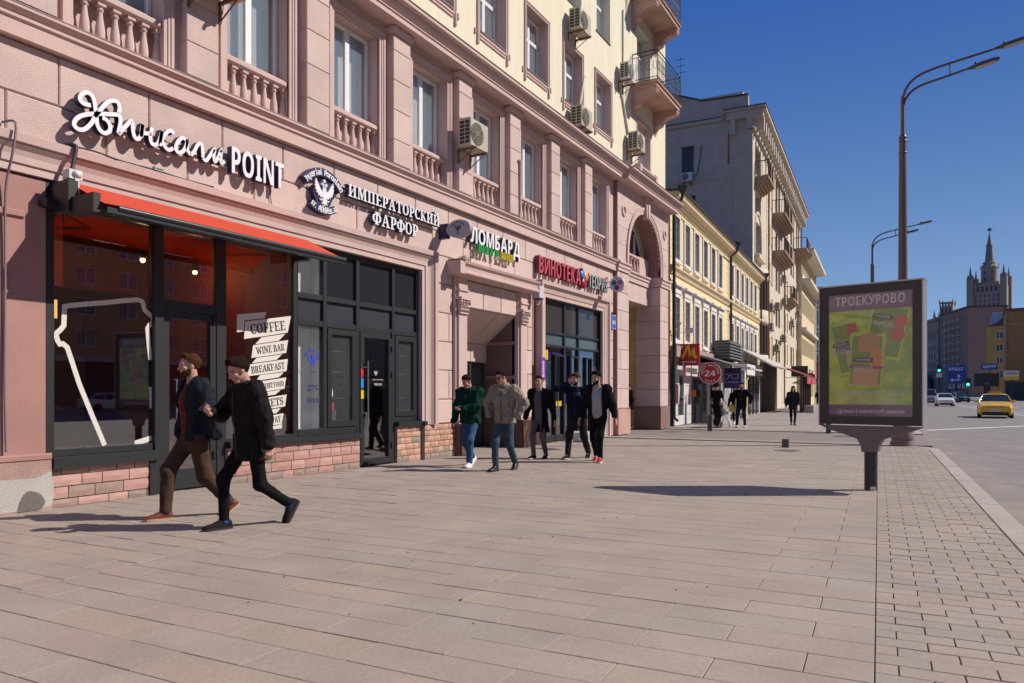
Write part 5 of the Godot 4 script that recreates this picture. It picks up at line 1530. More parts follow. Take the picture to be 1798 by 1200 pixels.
func facade_fittings() -> void:
	var f := func(s: float, y: float, z: float) -> Vector3: return B.transform * Vector3(s, y, z)
	aircon(f.call(6.72, 6.95, 0.16), PI / 2, "rusty air conditioner at the top left corner, cut off by the picture edge")
	aircon(f.call(13.3, 6.62, 0.16), PI / 2, "air conditioner on the pink pilaster between two second floor windows", 0.72, 0.6, 0.3)
	aircon(f.call(19.0, 8.86, 0.12), PI / 2, "air conditioner standing just above the pink cornice", 0.75, 0.6, 0.34)
	aircon(f.call(18.9, 11.55, 0.12), PI / 2, "air conditioner highest on the cream wall, left of an upper window", 0.75, 0.6, 0.34)
	aircon(f.call(22.7, 11.6, 0.12), PI / 2, "air conditioner beside the iron railing of the balcony", 0.65, 0.55, 0.3, true)
	aircon(f.call(23.5, 9.52, 0.12), PI / 2, "air conditioner right below the balcony, above the arch", 0.75, 0.6, 0.34)
	var pur := plain("conduit", 0.20, 0.15, 0.17, 0.6); var blk := plain("black_cable", 0.02, 0.018, 0.018, 0.6); var pale := plain("pale_duct", 0.60, 0.55, 0.44, 0.6); var pinkp := mat("pink_plaster", 0, 0, 0)
	cable("conduit", "thin violet conduit running down the left edge of the pink pier", [4.22, 4.38, 0.02, 4.28, 4.36, 0.18, 4.25, 4.0, 0.17, 4.24, 3.6, 0.05, 4.245, 2.5, 0.03, 4.24, 1.5, 0.03, 4.25, 0.7, 0.04], 0.014, pur)
	cable("cable", "black cable bundle hanging from the moulding to the awning bracket", [4.88, 4.31, 0.05, 4.94, 4.3, 0.17, 4.9, 4.1, 0.2, 4.84, 3.9, 0.24, 4.82, 3.8, 0.3], 0.025, blk)
	cable("cable", "loose cable lying along the top of the moulding above the awning", [4.9, 4.3, 0.13, 5.2, 4.32, 0.12, 5.45, 4.29, 0.15, 5.7, 4.305, 0.1, 6.0, 4.3, 0.14, 6.4, 4.295, 0.12, 6.9, 4.3, 0.13], 0.012, blk)
	var so := thing("socket_strip", "small pale socket strip on the moulding below the script sign", "socket", f.call(6.05, 4.3, 0.12), PI / 2)
	put("body", bx(Vector3(-0.07, 0, -0.03), Vector3(0.07, 0.05, 0.03)), plain("dirty_white", 0.42, 0.38, 0.34, 0.6), so)
	put("outlets", bx(Vector3(-0.05, 0.015, 0.03), Vector3(0.05, 0.03, 0.032)), plain("black_metal", 0.02, 0.02, 0.02, 0.5), so)
	cable("wire", "thin wire running down from the pawnshop lettering", [13.78, 4.75, 0.02, 13.78, 4.5, 0.012, 13.78, 4.29, 0.012], 0.008, blk, 1)
	cable("pipe", "pink painted pipe on the pilaster right of the second floor air conditioner", [15.68, 7.1, 0.18, 15.72, 7.12, 0.2, 15.75, 7.08, 0.2, 15.76, 6.4, 0.19, 15.76, 5.8, 0.19, 15.7, 5.74, 0.19], 0.03, pinkp)
	cable("wire", "thin cable drooping along the belt course below a balustrade", [13.75, 5.95, 0.17, 13.8, 5.8, 0.2, 14.1, 5.74, 0.2, 14.8, 5.735, 0.18, 15.6, 5.73, 0.2], 0.01, plain("grey_cable", 0, 0, 0))
	cable("duct", "pale slanting duct above the air conditioner on the cornice", [19.25, 9.4, 0.16, 19.7, 10.7, 0.15], 0.045, pale, 1)
	cable("duct", "pale slanting duct above the air conditioner over the arch", [23.3, 10.1, 0.16, 22.75, 11.2, 0.15], 0.045, pale, 1)
	cable("duct", "upright pale duct beside the upper balcony door", [22.85, 12.2, 0.15, 22.85, 14.1, 0.15], 0.035, pale, 1)
	# floodlight box at the right end of the portal
	var b := thing("floodlight_box", "white box light at the right end of the portal entablature", "floodlight", f.call(16.62, 3.82, 0.0), PI / 2)
	put("arm", bx(Vector3(-0.03, 0.1, 0), Vector3(0.03, 0.2, 0.2)), plain("dirty_white", 0, 0, 0), b)
	var m := MB.new(); m.cbox(Vector3(-0.12, -0.02, 0.12), Vector3(0.14, 0.3, 0.34), 0.015)
	put("case", m, plain("floodlight_white", 0.56, 0.54, 0.54, 0.5), b)
	put("lens", bx(Vector3(-0.1, -0.05, 0.14), Vector3(0.12, -0.02, 0.32)), plain("black_metal", 0, 0, 0), b)
	cable("wire", "curled wire hanging under the white box light", [16.55, 3.8, 0.2, 16.6, 3.66, 0.2, 16.72, 3.68, 0.22, 16.78, 3.85, 0.2], 0.01, plain("dirty_white", 0, 0, 0))
	# weeds and rubbish on the ledges, bits of render hanging at the portal
	m = MB.new()
	for k in 26:
		var s := 12.98 + rng.randf() * 0.3
		m.tube(V3([s, 4.2, 0.1 + rng.randf() * 0.25, s + rng.randf_range(-0.06, 0.06), 4.25 + rng.randf() * 0.06, 0.2 + rng.randf_range(-0.1, 0.2), s + rng.randf_range(-0.12, 0.12), 4.24 + rng.randf() * 0.1, 0.25 + rng.randf_range(-0.15, 0.2)]), 0.004, 0.002, 4)
	var o := put("dry_twigs", m, plain("twig", 0.12, 0.08, 0.06, 0.9)); o.transform = B.transform
	tag(o, "tangle of dry twigs on the left end of the portal cornice", "twigs").set_meta("kind", "stuff")
	# downpipe at the far end
	var dg := mat("dark_green_pipe", 0.018, 0.035, 0.028, 0.5, 0.2, 0.2)
	downpipe(PW(20.75, -7.45), 9.4, "dark green downpipe in the corner between the pink and yellow houses", dg)

func downpipe(at: Vector3, h: float, label: String, m: Material, off := 0.16) -> void:
	var d := thing("downpipe", label, "downpipe", at, PI / 2 + YAW_P, "downpipes")
	var b := MB.new()
	b.tube(V3([0, 0.25, off + 0.16, 0, 0.4, off, 0, h - 0.55, off, 0, h - 0.3, off + 0.3, 0, h - 0.1, off + 0.34]), 0.065, 0.065, 10)
	for k in int(h / 1.6):
		b.lathe_ring(Vector3(0, 0.9 + k * 1.6, off), 0.072, 0.06)
	put("pipe", b, m, d)
	b = MB.new()
	b.t = Transform3D(Basis(), Vector3(0, h - 0.12, off + 0.34))
	b.lathe(V2([0.07, 0, 0.09, 0.05, 0.22, 0.32, 0.23, 0.33, 0.2, 0.33]), 12, false)
	put("hopper", b, m, d)
	b = MB.new()
	for k in 3: b.box(Vector3(-0.012, 1.2 + k * (h - 2) / 3, 0), Vector3(0.012, 1.23 + k * (h - 2) / 3, off))
	put("clamp", b, m, d)

# ---------------------------------------------------------------- the far houses on the left, each in axes along the paving
func house(called: String, label: String, p: float, q: float) -> Node3D:
	return thing(called, label, "building", PW(p, q), PI / 2 + YAW_P)

func far_window(parent: Node3D, x: float, y: float, w: float, h: float, z: float, fm: Material, gm: Material, mull := true) -> void:
	var o := Node3D.new(); o.name = "window"; parent.add_child(o, true)
	var m := MB.new()
	m.frame(V2([x + w / 2, y, x + w / 2, y + h, x - w / 2, y + h, x - w / 2, y]), V2([0, z - 0.05, 0, z + 0.04, -0.07, z + 0.04, -0.07, z - 0.05]), true)
	if mull:
		m.box(Vector3(x - 0.035, y + 0.07, z - 0.04), Vector3(x + 0.035, y + h - 0.07, z + 0.03))
		m.box(Vector3(x - w / 2 + 0.07, y + h * 0.68, z - 0.04), Vector3(x + w / 2 - 0.07, y + h * 0.68 + 0.06, z + 0.028))
	put("frame", m, fm, o)
	put("pane", bx(Vector3(x - w / 2 + 0.05, y + 0.05, z - 0.03), Vector3(x + w / 2 - 0.05, y + h - 0.05, z - 0.01)), gm, o)

func left_houses() -> void:
	var white := mat("white_trim", 0.66, 0.63, 0.60, 0.8, 0.1, 0.15)
	var grey_pane := mat("grey_pane", 0.165, 0.17, 0.175, 0.12, 0.0, 0.2)
	var roof := mat("roof_tin", 0.06, 0.052, 0.045, 0.7, 0.2, 0.2)
	# ---- yellow house
	var y := house("yellow_house", "low yellow house with white framed windows and shops at street level", 0, -7.5)
	var ym := mat("yellow_plaster", 0.76, 0.62, 0.37, 0.9, 0.12, 0.1, 0.05, 1.2)
	var yr := mat("cream_trim", 0.72, 0.60, 0.38, 0.9, 0.1, 0.1)
	var cs := []
	for k in 6: cs.append(21.9 + 1.86 * k)
	for k in 6: cs.append(34.65 + 1.76 * k)
	var holes := []
	for c: float in cs:
		holes.append(Rect2(c - 0.45, 6.95, 0.9, 1.75)); holes.append(Rect2(c - 0.45, 3.6, 0.9, 1.75))
	var m := MB.new()
	m.wall(20.95, 45.6, 3.1, 9.05, -0.5, 0, holes)
	put("wall", m, ym, y)
	put("gable", bx(Vector3(20.95, 0, -10), Vector3(21.4, 9.0, -0.5)), ym, y)
	put("back_mass", bx(Vector3(21.4, 0, -10), Vector3(45.6, 9.0, -1.2)), plain("room_dark", 0, 0, 0), y)
	for c: float in cs:
		for yy in [6.95, 3.6]:
			var s := MB.new()
			s.frame(V2([c + 0.45, yy, c + 0.45, yy + 1.75, c - 0.45, yy + 1.75, c - 0.45, yy]), V2([0, -0.06, 0, 0.06, 0.16, 0.06, 0.16, -0.02]), true)
			if yy < 5: s.box(Vector3(c - 0.66, yy + 1.9, -0.02), Vector3(c + 0.66, yy + 2.18, 0.09)); s.box(Vector3(c - 0.72, yy + 2.18, -0.02), Vector3(c + 0.72, yy + 2.26, 0.2))
			s.box(Vector3(c - 0.62, yy - 0.2, -0.02), Vector3(c + 0.62, yy - 0.12, 0.14))
			put("window_surround", s, white, y)
			far_window(y, c, yy, 0.9, 1.75, -0.1, white, grey_pane, false)
		if c != cs[5]:
			put("wall_panel", bx(Vector3(c + 0.75, 7.0, 0), Vector3(c + 1.1, 8.75, 0.03)), yr, y)
	m = MB.new()
	m.mould(20.95, 45.7, V2([-0.3, 9.0, 0.06, 9.0, 0.1, 9.1, 0.14, 9.12, 0.2, 9.22, 0.36, 9.3, 0.4, 9.42, 0.44, 9.45, 0.44, 9.52, -0.3, 9.6]))
	m.mould(20.95, 45.6, V2([-0.02, 8.78, 0.07, 8.78, 0.07, 8.86, -0.02, 8.9]))
	m.mould(20.95, 45.6, V2([-0.02, 6.25, 0.05, 6.25, 0.1, 6.35, 0.2, 6.45, 0.22, 6.52, -0.02, 6.6]))
	m.mould(20.95, 45.6, V2([-0.02, 5.95, 0.04, 5.95, 0.04, 6.02, -0.02, 6.05]))
	put("cornice", m, yr, y)
	m = MB.new(); m.mould(20.9, 45.75, V2([-10, 11.5, -10, 11.4, -0.3, 9.55, 0.5, 9.5, 0.52, 9.56, -0.3, 9.66])); put("roof", m, roof, y)
	var jn := MB.new()
	for k in 16: jn.box(Vector3(20.96, 3.3 + k * 0.36, 0.001), Vector3(45.6, 3.312 + k * 0.36, 0.004))
	put("plaster_joints", jn, mat("yellow_joint", 0.42, 0.31, 0.14, 0.9), y)
	shops(y, white)
	for q in [[33.7, "dark green downpipe halfway along the yellow house"], [45.4, "dark green downpipe at the far end of the yellow house"]]:
		downpipe(PW(q[0], -7.5), 9.55, q[1], mat("dark_green_pipe", 0, 0, 0), 0.15)
	aircon(PW(30.6, -7.45) + Vector3(0, 3.35, 0), PI / 2 + YAW_P, "pale air conditioner above the green louvre of the yellow house", 0.8, 0.5, 0.3, true)
	grey_house(white, roof)
	# ---- house with two overhanging eaves
	var c := house("cream_office_house", "cream office house with two wide flat eaves beyond the grey house", 0, -7.5)
	var cm := mat("cream_office", 0.66, 0.55, 0.34, 0.9, 0.12, 0.15)
	var lt := mat("pale_stone", 0.62, 0.57, 0.48, 0.9, 0.1, 0.15)
	holes = []
	var dg := mat("dark_pane", 0.05, 0.055, 0.06, 0.08)
	for k in 13:
		var x := 78.3 + k * 1.28
		holes.append(Rect2(x - 0.4, 14.6, 0.8, 1.5)); holes.append(Rect2(x - 0.4, 10.2, 0.8, 2.2)); holes.append(Rect2(x - 0.4, 5.6, 0.8, 1.9))
	for k in 6: holes.append(Rect2(78.2 + k * 2.7, 0.9, 1.6, 3.4))
	m = MB.new(); m.wall(77.4, 95.2, 0, 16.8, -0.5, 0, holes); put("wall", m, cm, c)
	put("side_mass", bx(Vector3(77.4, 0, -12), Vector3(95.2, 16.8, -0.9)), dg, c)
	for h: Rect2 in holes: far_window(c, h.get_center().x, h.position.y, h.size.x, h.size.y, -0.25, lt, dg, false)
	m = MB.new()
	m.box(Vector3(77.0, 16.8, -12), Vector3(96.4, 17.15, 1.3)); m.box(Vector3(77.3, 13.6, 0), Vector3(95.9, 13.95, 0.95)); m.box(Vector3(77.3, 8.3, 0), Vector3(95.5, 8.6, 0.5)); m.box(Vector3(77.3, 13.95, -0.02), Vector3(95.4, 14.5, 0.1))
	put("eaves", m, lt, c)
	put("corner_pier", bx(Vector3(95.2, 0, -12), Vector3(96.0, 16.8, 0.15)), lt, c)
	# ---- glazed house beyond
	var g := house("glazed_house", "pale modern house with teal glass bays at the end of the pavement", 0, -7.5)
	m = MB.new(); m.box(Vector3(98, 0, -12), Vector3(132, 16.2, -0.3)); m.box(Vector3(98, 16.2, -12), Vector3(132, 17.2, -1.6)); put("wall", m, mat("grey_clad", 0.42, 0.40, 0.37, 0.8, 0.1, 0.2), g)
	for k in 4:
		for r in 4:
			var x := 100.2 + k * 7.6; var yy := 4.3 + r * 3.0
			put("bay", bx(Vector3(x, yy, -0.3), Vector3(x + 5.2, yy + 2.75, 0.7)), mat("white_clad", 0.66, 0.66, 0.65, 0.6, 0.1, 0.1), g)
			put("pane", bx(Vector3(x + 0.3, yy + 0.35, 0.68), Vector3(x + 4.9, yy + 2.4, 0.72)), mat("teal_pane", 0.08, 0.24, 0.28, 0.08), g)
			put("pane", bx(Vector3(x - 0.02, yy + 0.35, -0.1), Vector3(x + 0.01, yy + 2.4, 0.5)), mat("teal_pane", 0, 0, 0), g)
	put("ground_floor", bx(Vector3(98, 0, -0.3), Vector3(132, 3.6, -0.1)), mat("dark_pane", 0, 0, 0), g)
	var k := thing("red_kiosk_front", "dark red projecting shop front at the foot of the glazed house", "shop front", PW(97.2, -7.5), PI / 2 + YAW_P)
	put("fascia", bx(Vector3(0, 3.2, 0), Vector3(14, 5.6, 2.6)), mat("oxblood", 0.17, 0.035, 0.03, 0.7, 0.1), k)
	put("glazing", bx(Vector3(0.1, 0.1, 0), Vector3(13.9, 3.2, 2.3)), mat("dark_pane", 0, 0, 0), k)
	for x in [0.05, 4.6, 9.2, 13.8]: put("post", bx(Vector3(x, 0, 2.2), Vector3(x + 0.15, 3.2, 2.4)), mat("oxblood", 0, 0, 0), k)

func grey_house(white: Material, roof: Material) -> void:
	var g := house("grey_house", "tall grey house with a blank shaded side wall and a row of balconies", 0, -8.0)
	g.scale.y = 1.055
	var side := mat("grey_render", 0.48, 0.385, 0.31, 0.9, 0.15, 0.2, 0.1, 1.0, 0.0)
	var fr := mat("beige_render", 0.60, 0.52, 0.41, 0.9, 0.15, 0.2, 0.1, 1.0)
	var yel := mat("yellow_render", 0.66, 0.52, 0.27, 0.9, 0.15, 0.2)
	var brown := mat("brown_frame", 0.10, 0.045, 0.03, 0.5)
	var dg := mat("dark_pane", 0.05, 0.055, 0.06, 0.08)
	var X0 := 45.9
	var m := MB.new()
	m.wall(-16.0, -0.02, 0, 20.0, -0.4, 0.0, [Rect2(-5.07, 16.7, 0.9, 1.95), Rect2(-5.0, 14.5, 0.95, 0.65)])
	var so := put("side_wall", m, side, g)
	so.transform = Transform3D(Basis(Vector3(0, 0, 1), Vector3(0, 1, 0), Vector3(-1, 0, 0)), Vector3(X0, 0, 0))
	# attic with its dipping parapet, ledges on the blank wall
	m = MB.new(); m.t = so.transform
	m.extr(V2([-16, 20.0, -0.3, 20.0, -0.3, 21.5, -3.5, 21.6, -5.0, 22.15, -6.2, 22.6, -16, 24.2]), -0.4, 0.02)
	m.box(Vector3(-16, 20.0, 0.0), Vector3(-2.0, 20.25, 0.12))
	m.box(Vector3(-5.9, 16.05, 0.0), Vector3(-1.35, 16.15, 0.06)); m.box(Vector3(-1.4, 8, 0.0), Vector3(-1.34, 16.15, 0.02))
	m.box(Vector3(-1.8, 19.9, -0.3), Vector3(0.75, 20.4, 0.35)); m.box(Vector3(-1.95, 20.4, -0.3), Vector3(0.95, 20.55, 0.5))
	m.box(Vector3(-1.55, 18.9, 0), Vector3(-1.15, 19.9, 0.3)); m.box(Vector3(-0.4, 19.2, 0), Vector3(0.1, 19.9, 0.35))
	put("parapet", m, side, g)
	m = MB.new(); m.t = so.transform; m.extr(V2([-16, 24.2, -6.2, 22.6, -5.0, 22.15, -3.5, 21.6, -0.3, 21.5, -0.3, 21.6, -3.5, 21.7, -5.0, 22.26, -6.2, 22.71, -16, 24.32]), -0.5, 0.1)
	m.box(Vector3(-16, 20.25, 0.0), Vector3(-2.2, 20.3, 0.16)); m.box(Vector3(-1.98, 20.55, -0.3), Vector3(1.0, 20.6, 0.55))
	put("parapet_flashing", m, roof, g)
	m = MB.new(); m.t = so.transform
	m.box(Vector3(-5.12, 16.65, -0.3), Vector3(-4.12, 18.7, -0.2)); m.box(Vector3(-5.05, 14.45, -0.3), Vector3(-4.0, 15.2, -0.2))
	put("side_window_pane", m, mat("dark_pane", 0, 0, 0), g)
	m = MB.new(); m.t = so.transform
	m.box(Vector3(-5.07, 17.75, -0.2), Vector3(-4.17, 17.83, -0.14)); m.box(Vector3(-4.65, 16.7, -0.2), Vector3(-4.59, 18.65, -0.14))
	for k in 6: m.box(Vector3(-5.0 + k * 0.18, 14.5, -0.14), Vector3(-4.96 + k * 0.18, 15.15, -0.08))
	put("side_window_bars", m, brown, g)
	m = MB.new(); m.t = so.transform; m.extr(V2([-1.75, 17.0, -1.6, 17.0, -1.62, 19.2, -1.72, 19.0]), 0.0, 0.004)
	put("rust_streak", m, mat("rust", 0.30, 0.12, 0.04, 0.95, 0.4), g)
	put("roof_mass", bx(Vector3(X0 + 0.4, 0, -16), Vector3(81.0, 20.9, -1.3)), dg, g)
	put("roof", bx(Vector3(X0 + 0.2, 20.9, -16), Vector3(81.0, 21.9, -0.7)), fr, g)
	# street front
	var holes := []; var wins := []
	for r in 6:
		var yy := 3.9 + r * 2.95 if r < 5 else 17.4
		for x in [54.6, 56.4, 59.5, 61.4, 66.0, 68.0, 71.5, 73.6, 77.2, 79.2]:
			var wd := 0.75 if int(x) % 2 == 0 else 1.35
			holes.append(Rect2(x - wd / 2, yy, wd, 1.9)); wins.append([x, yy, wd, 1.9])
	for r in 5:
		holes.append(Rect2(47.0, 3.7 + r * 3.2 if r != 2 else 10.9, 3.0, 2.1 if r != 2 else 2.6)); 
	m = MB.new(); m.wall(X0 + 0.02, 81.0, 0, 20.3, -0.6, 0, holes); put("wall", m, fr, g)
	for q in wins: far_window(g, q[0], q[1], q[2], q[3], -0.3, brown if q[2] > 1 else white, dg)
	for k in 3:
		var x: float = [55.5, 67.0, 72.5][k]
		for r in 5: put("wall_panel", bx(Vector3(x - 0.45, 4.1 + r * 2.95, 0), Vector3(x + 0.45, 5.6 + r * 2.95, 0.03)), yel, g)
	# near bay: bowed brown windows, arched niche, loggia
	for yy in [4.0, 7.1]:
		m = MB.new()
		for i in 6:
			var a0 := PI * i / 6; var a1 := PI * (i + 1) / 6
			m.quad(Vector3(48.5 - 1.4 * cos(a0), yy, 0.05 + 0.55 * sin(a0)), Vector3(48.5 - 1.4 * cos(a1), yy, 0.05 + 0.55 * sin(a1)), Vector3(48.5 - 1.4 * cos(a1), yy + 2.0, 0.05 + 0.55 * sin(a1)), Vector3(48.5 - 1.4 * cos(a0), yy + 2.0, 0.05 + 0.55 * sin(a0)))
		put("bow_window_pane", m, dg, g)
		m = MB.new()
		for i in 7:
			var a := PI * i / 6
			m.tube(PackedVector3Array([Vector3(48.5 - 1.41 * cos(a), yy, 0.05 + 0.56 * sin(a)), Vector3(48.5 - 1.41 * cos(a), yy + 2.0, 0.05 + 0.56 * sin(a))]), 0.09, 0.09, 6)
		put("bow_window_frame", m, brown, g)
		m = MB.new()
		m.t = Transform3D(Basis(), Vector3(48.5, 0, 0.0))
		for h in [yy - 0.9, yy + 2.0]: m.lathe(V2([0.0, h, 1.5, h, 1.6, h + 0.3, 1.55, h + 0.85, 0, h + 0.85]), 24, false, 1.0, 0.45)
		put("bow_window_apron", m, fr, g)
	m = MB.new()
	var ap := V2([47.0, 10.9]); ap.append_array(arc_pts(48.5, 12.4, 1.5, PI, 0, 16)); ap.append(Vector2(50.0, 10.9))
	m.extr(ap, -0.55, -0.5); put("niche_pane", m, mat("grey_pane", 0.2, 0.2, 0.2), g)
	m = MB.new()
	ap.reverse()
	m.frame(ap, V2([0, -0.1, 0, 0.06, 0.2, 0.06, 0.2, -0.02]), false)
	m.box(Vector3(46.8, 10.6, 0), Vector3(50.2, 10.9, 0.35)); m.box(Vector3(47.0, 13.3, -0.6), Vector3(50, 13.75, -0.02))
	put("niche_surround", m, fr, g)
	# heavy cornice on brackets
	m = MB.new()
	m.mould(X0 - 0.2, 81.0, V2([-0.3, 19.9, 0.35, 19.95, 0.8, 20.25, 0.95, 20.3, 0.95, 20.5, -0.3, 20.6])); m.mould(X0, 81, V2([-0.1, 19.1, 0.2, 19.1, 0.2, 19.3, -0.1, 19.35]))
	put("cornice", m, fr, g)
	put("cornice_flashing", bx(Vector3(X0 - 0.2, 20.5, -0.4), Vector3(81.1, 20.56, 1.0)), roof, g)
	for k in 30:
		var x := X0 + 0.6 + k * 1.17
		put("cornice_bracket", bx(Vector3(x, 19.2, 0), Vector3(x + 0.35, 20.1, 0.7)), fr, g)
	# balconies
	for q in [[46.9, 3.6, 16.2, 0.95], [56.6, 7.4, 15.7, 1.05], [56.6, 7.4, 12.7, 1.05], [74.0, 6.0, 15.8, 1.3], [65.6, 5.0, 9.9, 0.8]]:
		var b := Node3D.new(); b.name = "balcony"; g.add_child(b, true)
		b.position = Vector3(q[0], q[2], 0)
		m = MB.new()
		m.box(Vector3(0, -0.15, 0), Vector3(q[1], 0, q[3]))
		for k in 4: m.box(Vector3(0.02 * k, -0.28 - 0.12 * k, 0), Vector3(q[1] - 0.02 * k, -0.15 - 0.12 * k, q[3] * (0.85 - 0.2 * k)))
		put("slab", m, mat("balcony_brown", 0.36, 0.25, 0.17, 0.9, 0.2, 0.25), b)
		m = MB.new()
		m.box(Vector3(q[1] * 0.72, 0, q[3] - 0.06), Vector3(q[1], 1.0, q[3])); m.box(Vector3(q[1] - 0.06, 0, 0.1), Vector3(q[1], 1.0, q[3] - 0.06))
		m.box(Vector3(q[1] * 0.4, 0, q[3] - 0.05), Vector3(q[1] * 0.48, 1.05, q[3] + 0.01))
		put("parapet", m, mat("balcony_board", 0.30, 0.20, 0.14, 0.9, 0.2, 0.25), b)
		m = MB.new()
		var n := int(q[1] / 0.24)
		for k in n: m.box(Vector3(0.24 * k, 0, q[3] - 0.05), Vector3(0.24 * k + 0.035, 1.0, q[3] - 0.02))
		for k in 4: m.box(Vector3(0.0, 0, 0.24 * k), Vector3(0.035, 1.0, 0.24 * k + 0.035))
		m.box(Vector3(0, 1.0, q[3] - 0.07), Vector3(q[1], 1.05, q[3])); m.box(Vector3(0, 1.0, 0), Vector3(0.05, 1.05, q[3]))
		put("railing", m, plain("brown_iron", 0.07, 0.045, 0.035, 0.6), b)
	# pipes, vents and the attic storey behind
	for x in [53.2, 64.2, 81.0]: downpipe(PW(x, -8.0), 21.2, "tall brown downpipe on the street front of the grey house, " + ["nearest", "in the middle", "farthest"][[53.2, 64.2, 81.0].find(x)], mat("brown_pipe", 0.16, 0.11, 0.085, 0.7, 0.2))
	var i := 0
	for q in [[53.8, 6.1], [53.8, 7.6], [58.0, 8.1], [63.0, 11.0], [63.0, 9.0], [57.6, 4.7], [70.0, 7.7], [62.6, 5.8], [76.0, 9.2]]:
		aircon(PW(q[0], -8.0) + Vector3(0, q[1] * 1.055, 0), PI / 2 + YAW_P, "air conditioner on the grey house front, " + ["low beside the bow window", "upper of the pair beside the bow window", "under the second balcony stack", "below the middle balcony", "beside the middle windows", "lowest, above the awning", "far along, at third floor level", "between the tall windows low down", "farthest along"][i], 0.85, 0.6, 0.35, i % 3 == 0)
		i += 1
	var sa := aircon(Vector3.ZERO, 0.0, "small white air conditioner below the window of the shaded grey side wall", 0.8, 0.6, 0.3, true)
	sa.transform = g.transform * so.transform * Transform3D(Basis(), Vector3(-4.6, 16.1, 0.05))
	cable("wire", "thin cable hanging on the shaded side wall of the grey house", [-4.5, 16.4, 0.03, -3.95, 16.6, 0.03, -3.8, 17.2, 0.03, -3.6, 18.6, 0.03], 0.03, plain("grey_cable", 0, 0, 0))
	get_child(get_child_count() - 1).transform = g.transform * so.transform
	var an := thing("roof_antenna", "black television antenna on the roof of the grey house against the sky", "antenna", PW(46.5, -13.3) + Vector3(0, 23.5, 0), YAW_P)
	m = MB.new()
	m.tube(V3([0, 0, 0, 0, 3.4, 0]), 0.03, 0.02, 5)
	for h in [2.0, 2.5, 3.0]: m.tube(V3([-0.5 + h * 0.05, h, 0, 0.5 - h * 0.05, h, 0]), 0.02, 0.02, 4)
	put("mast", m, plain("black_iron", 0, 0, 0), an)

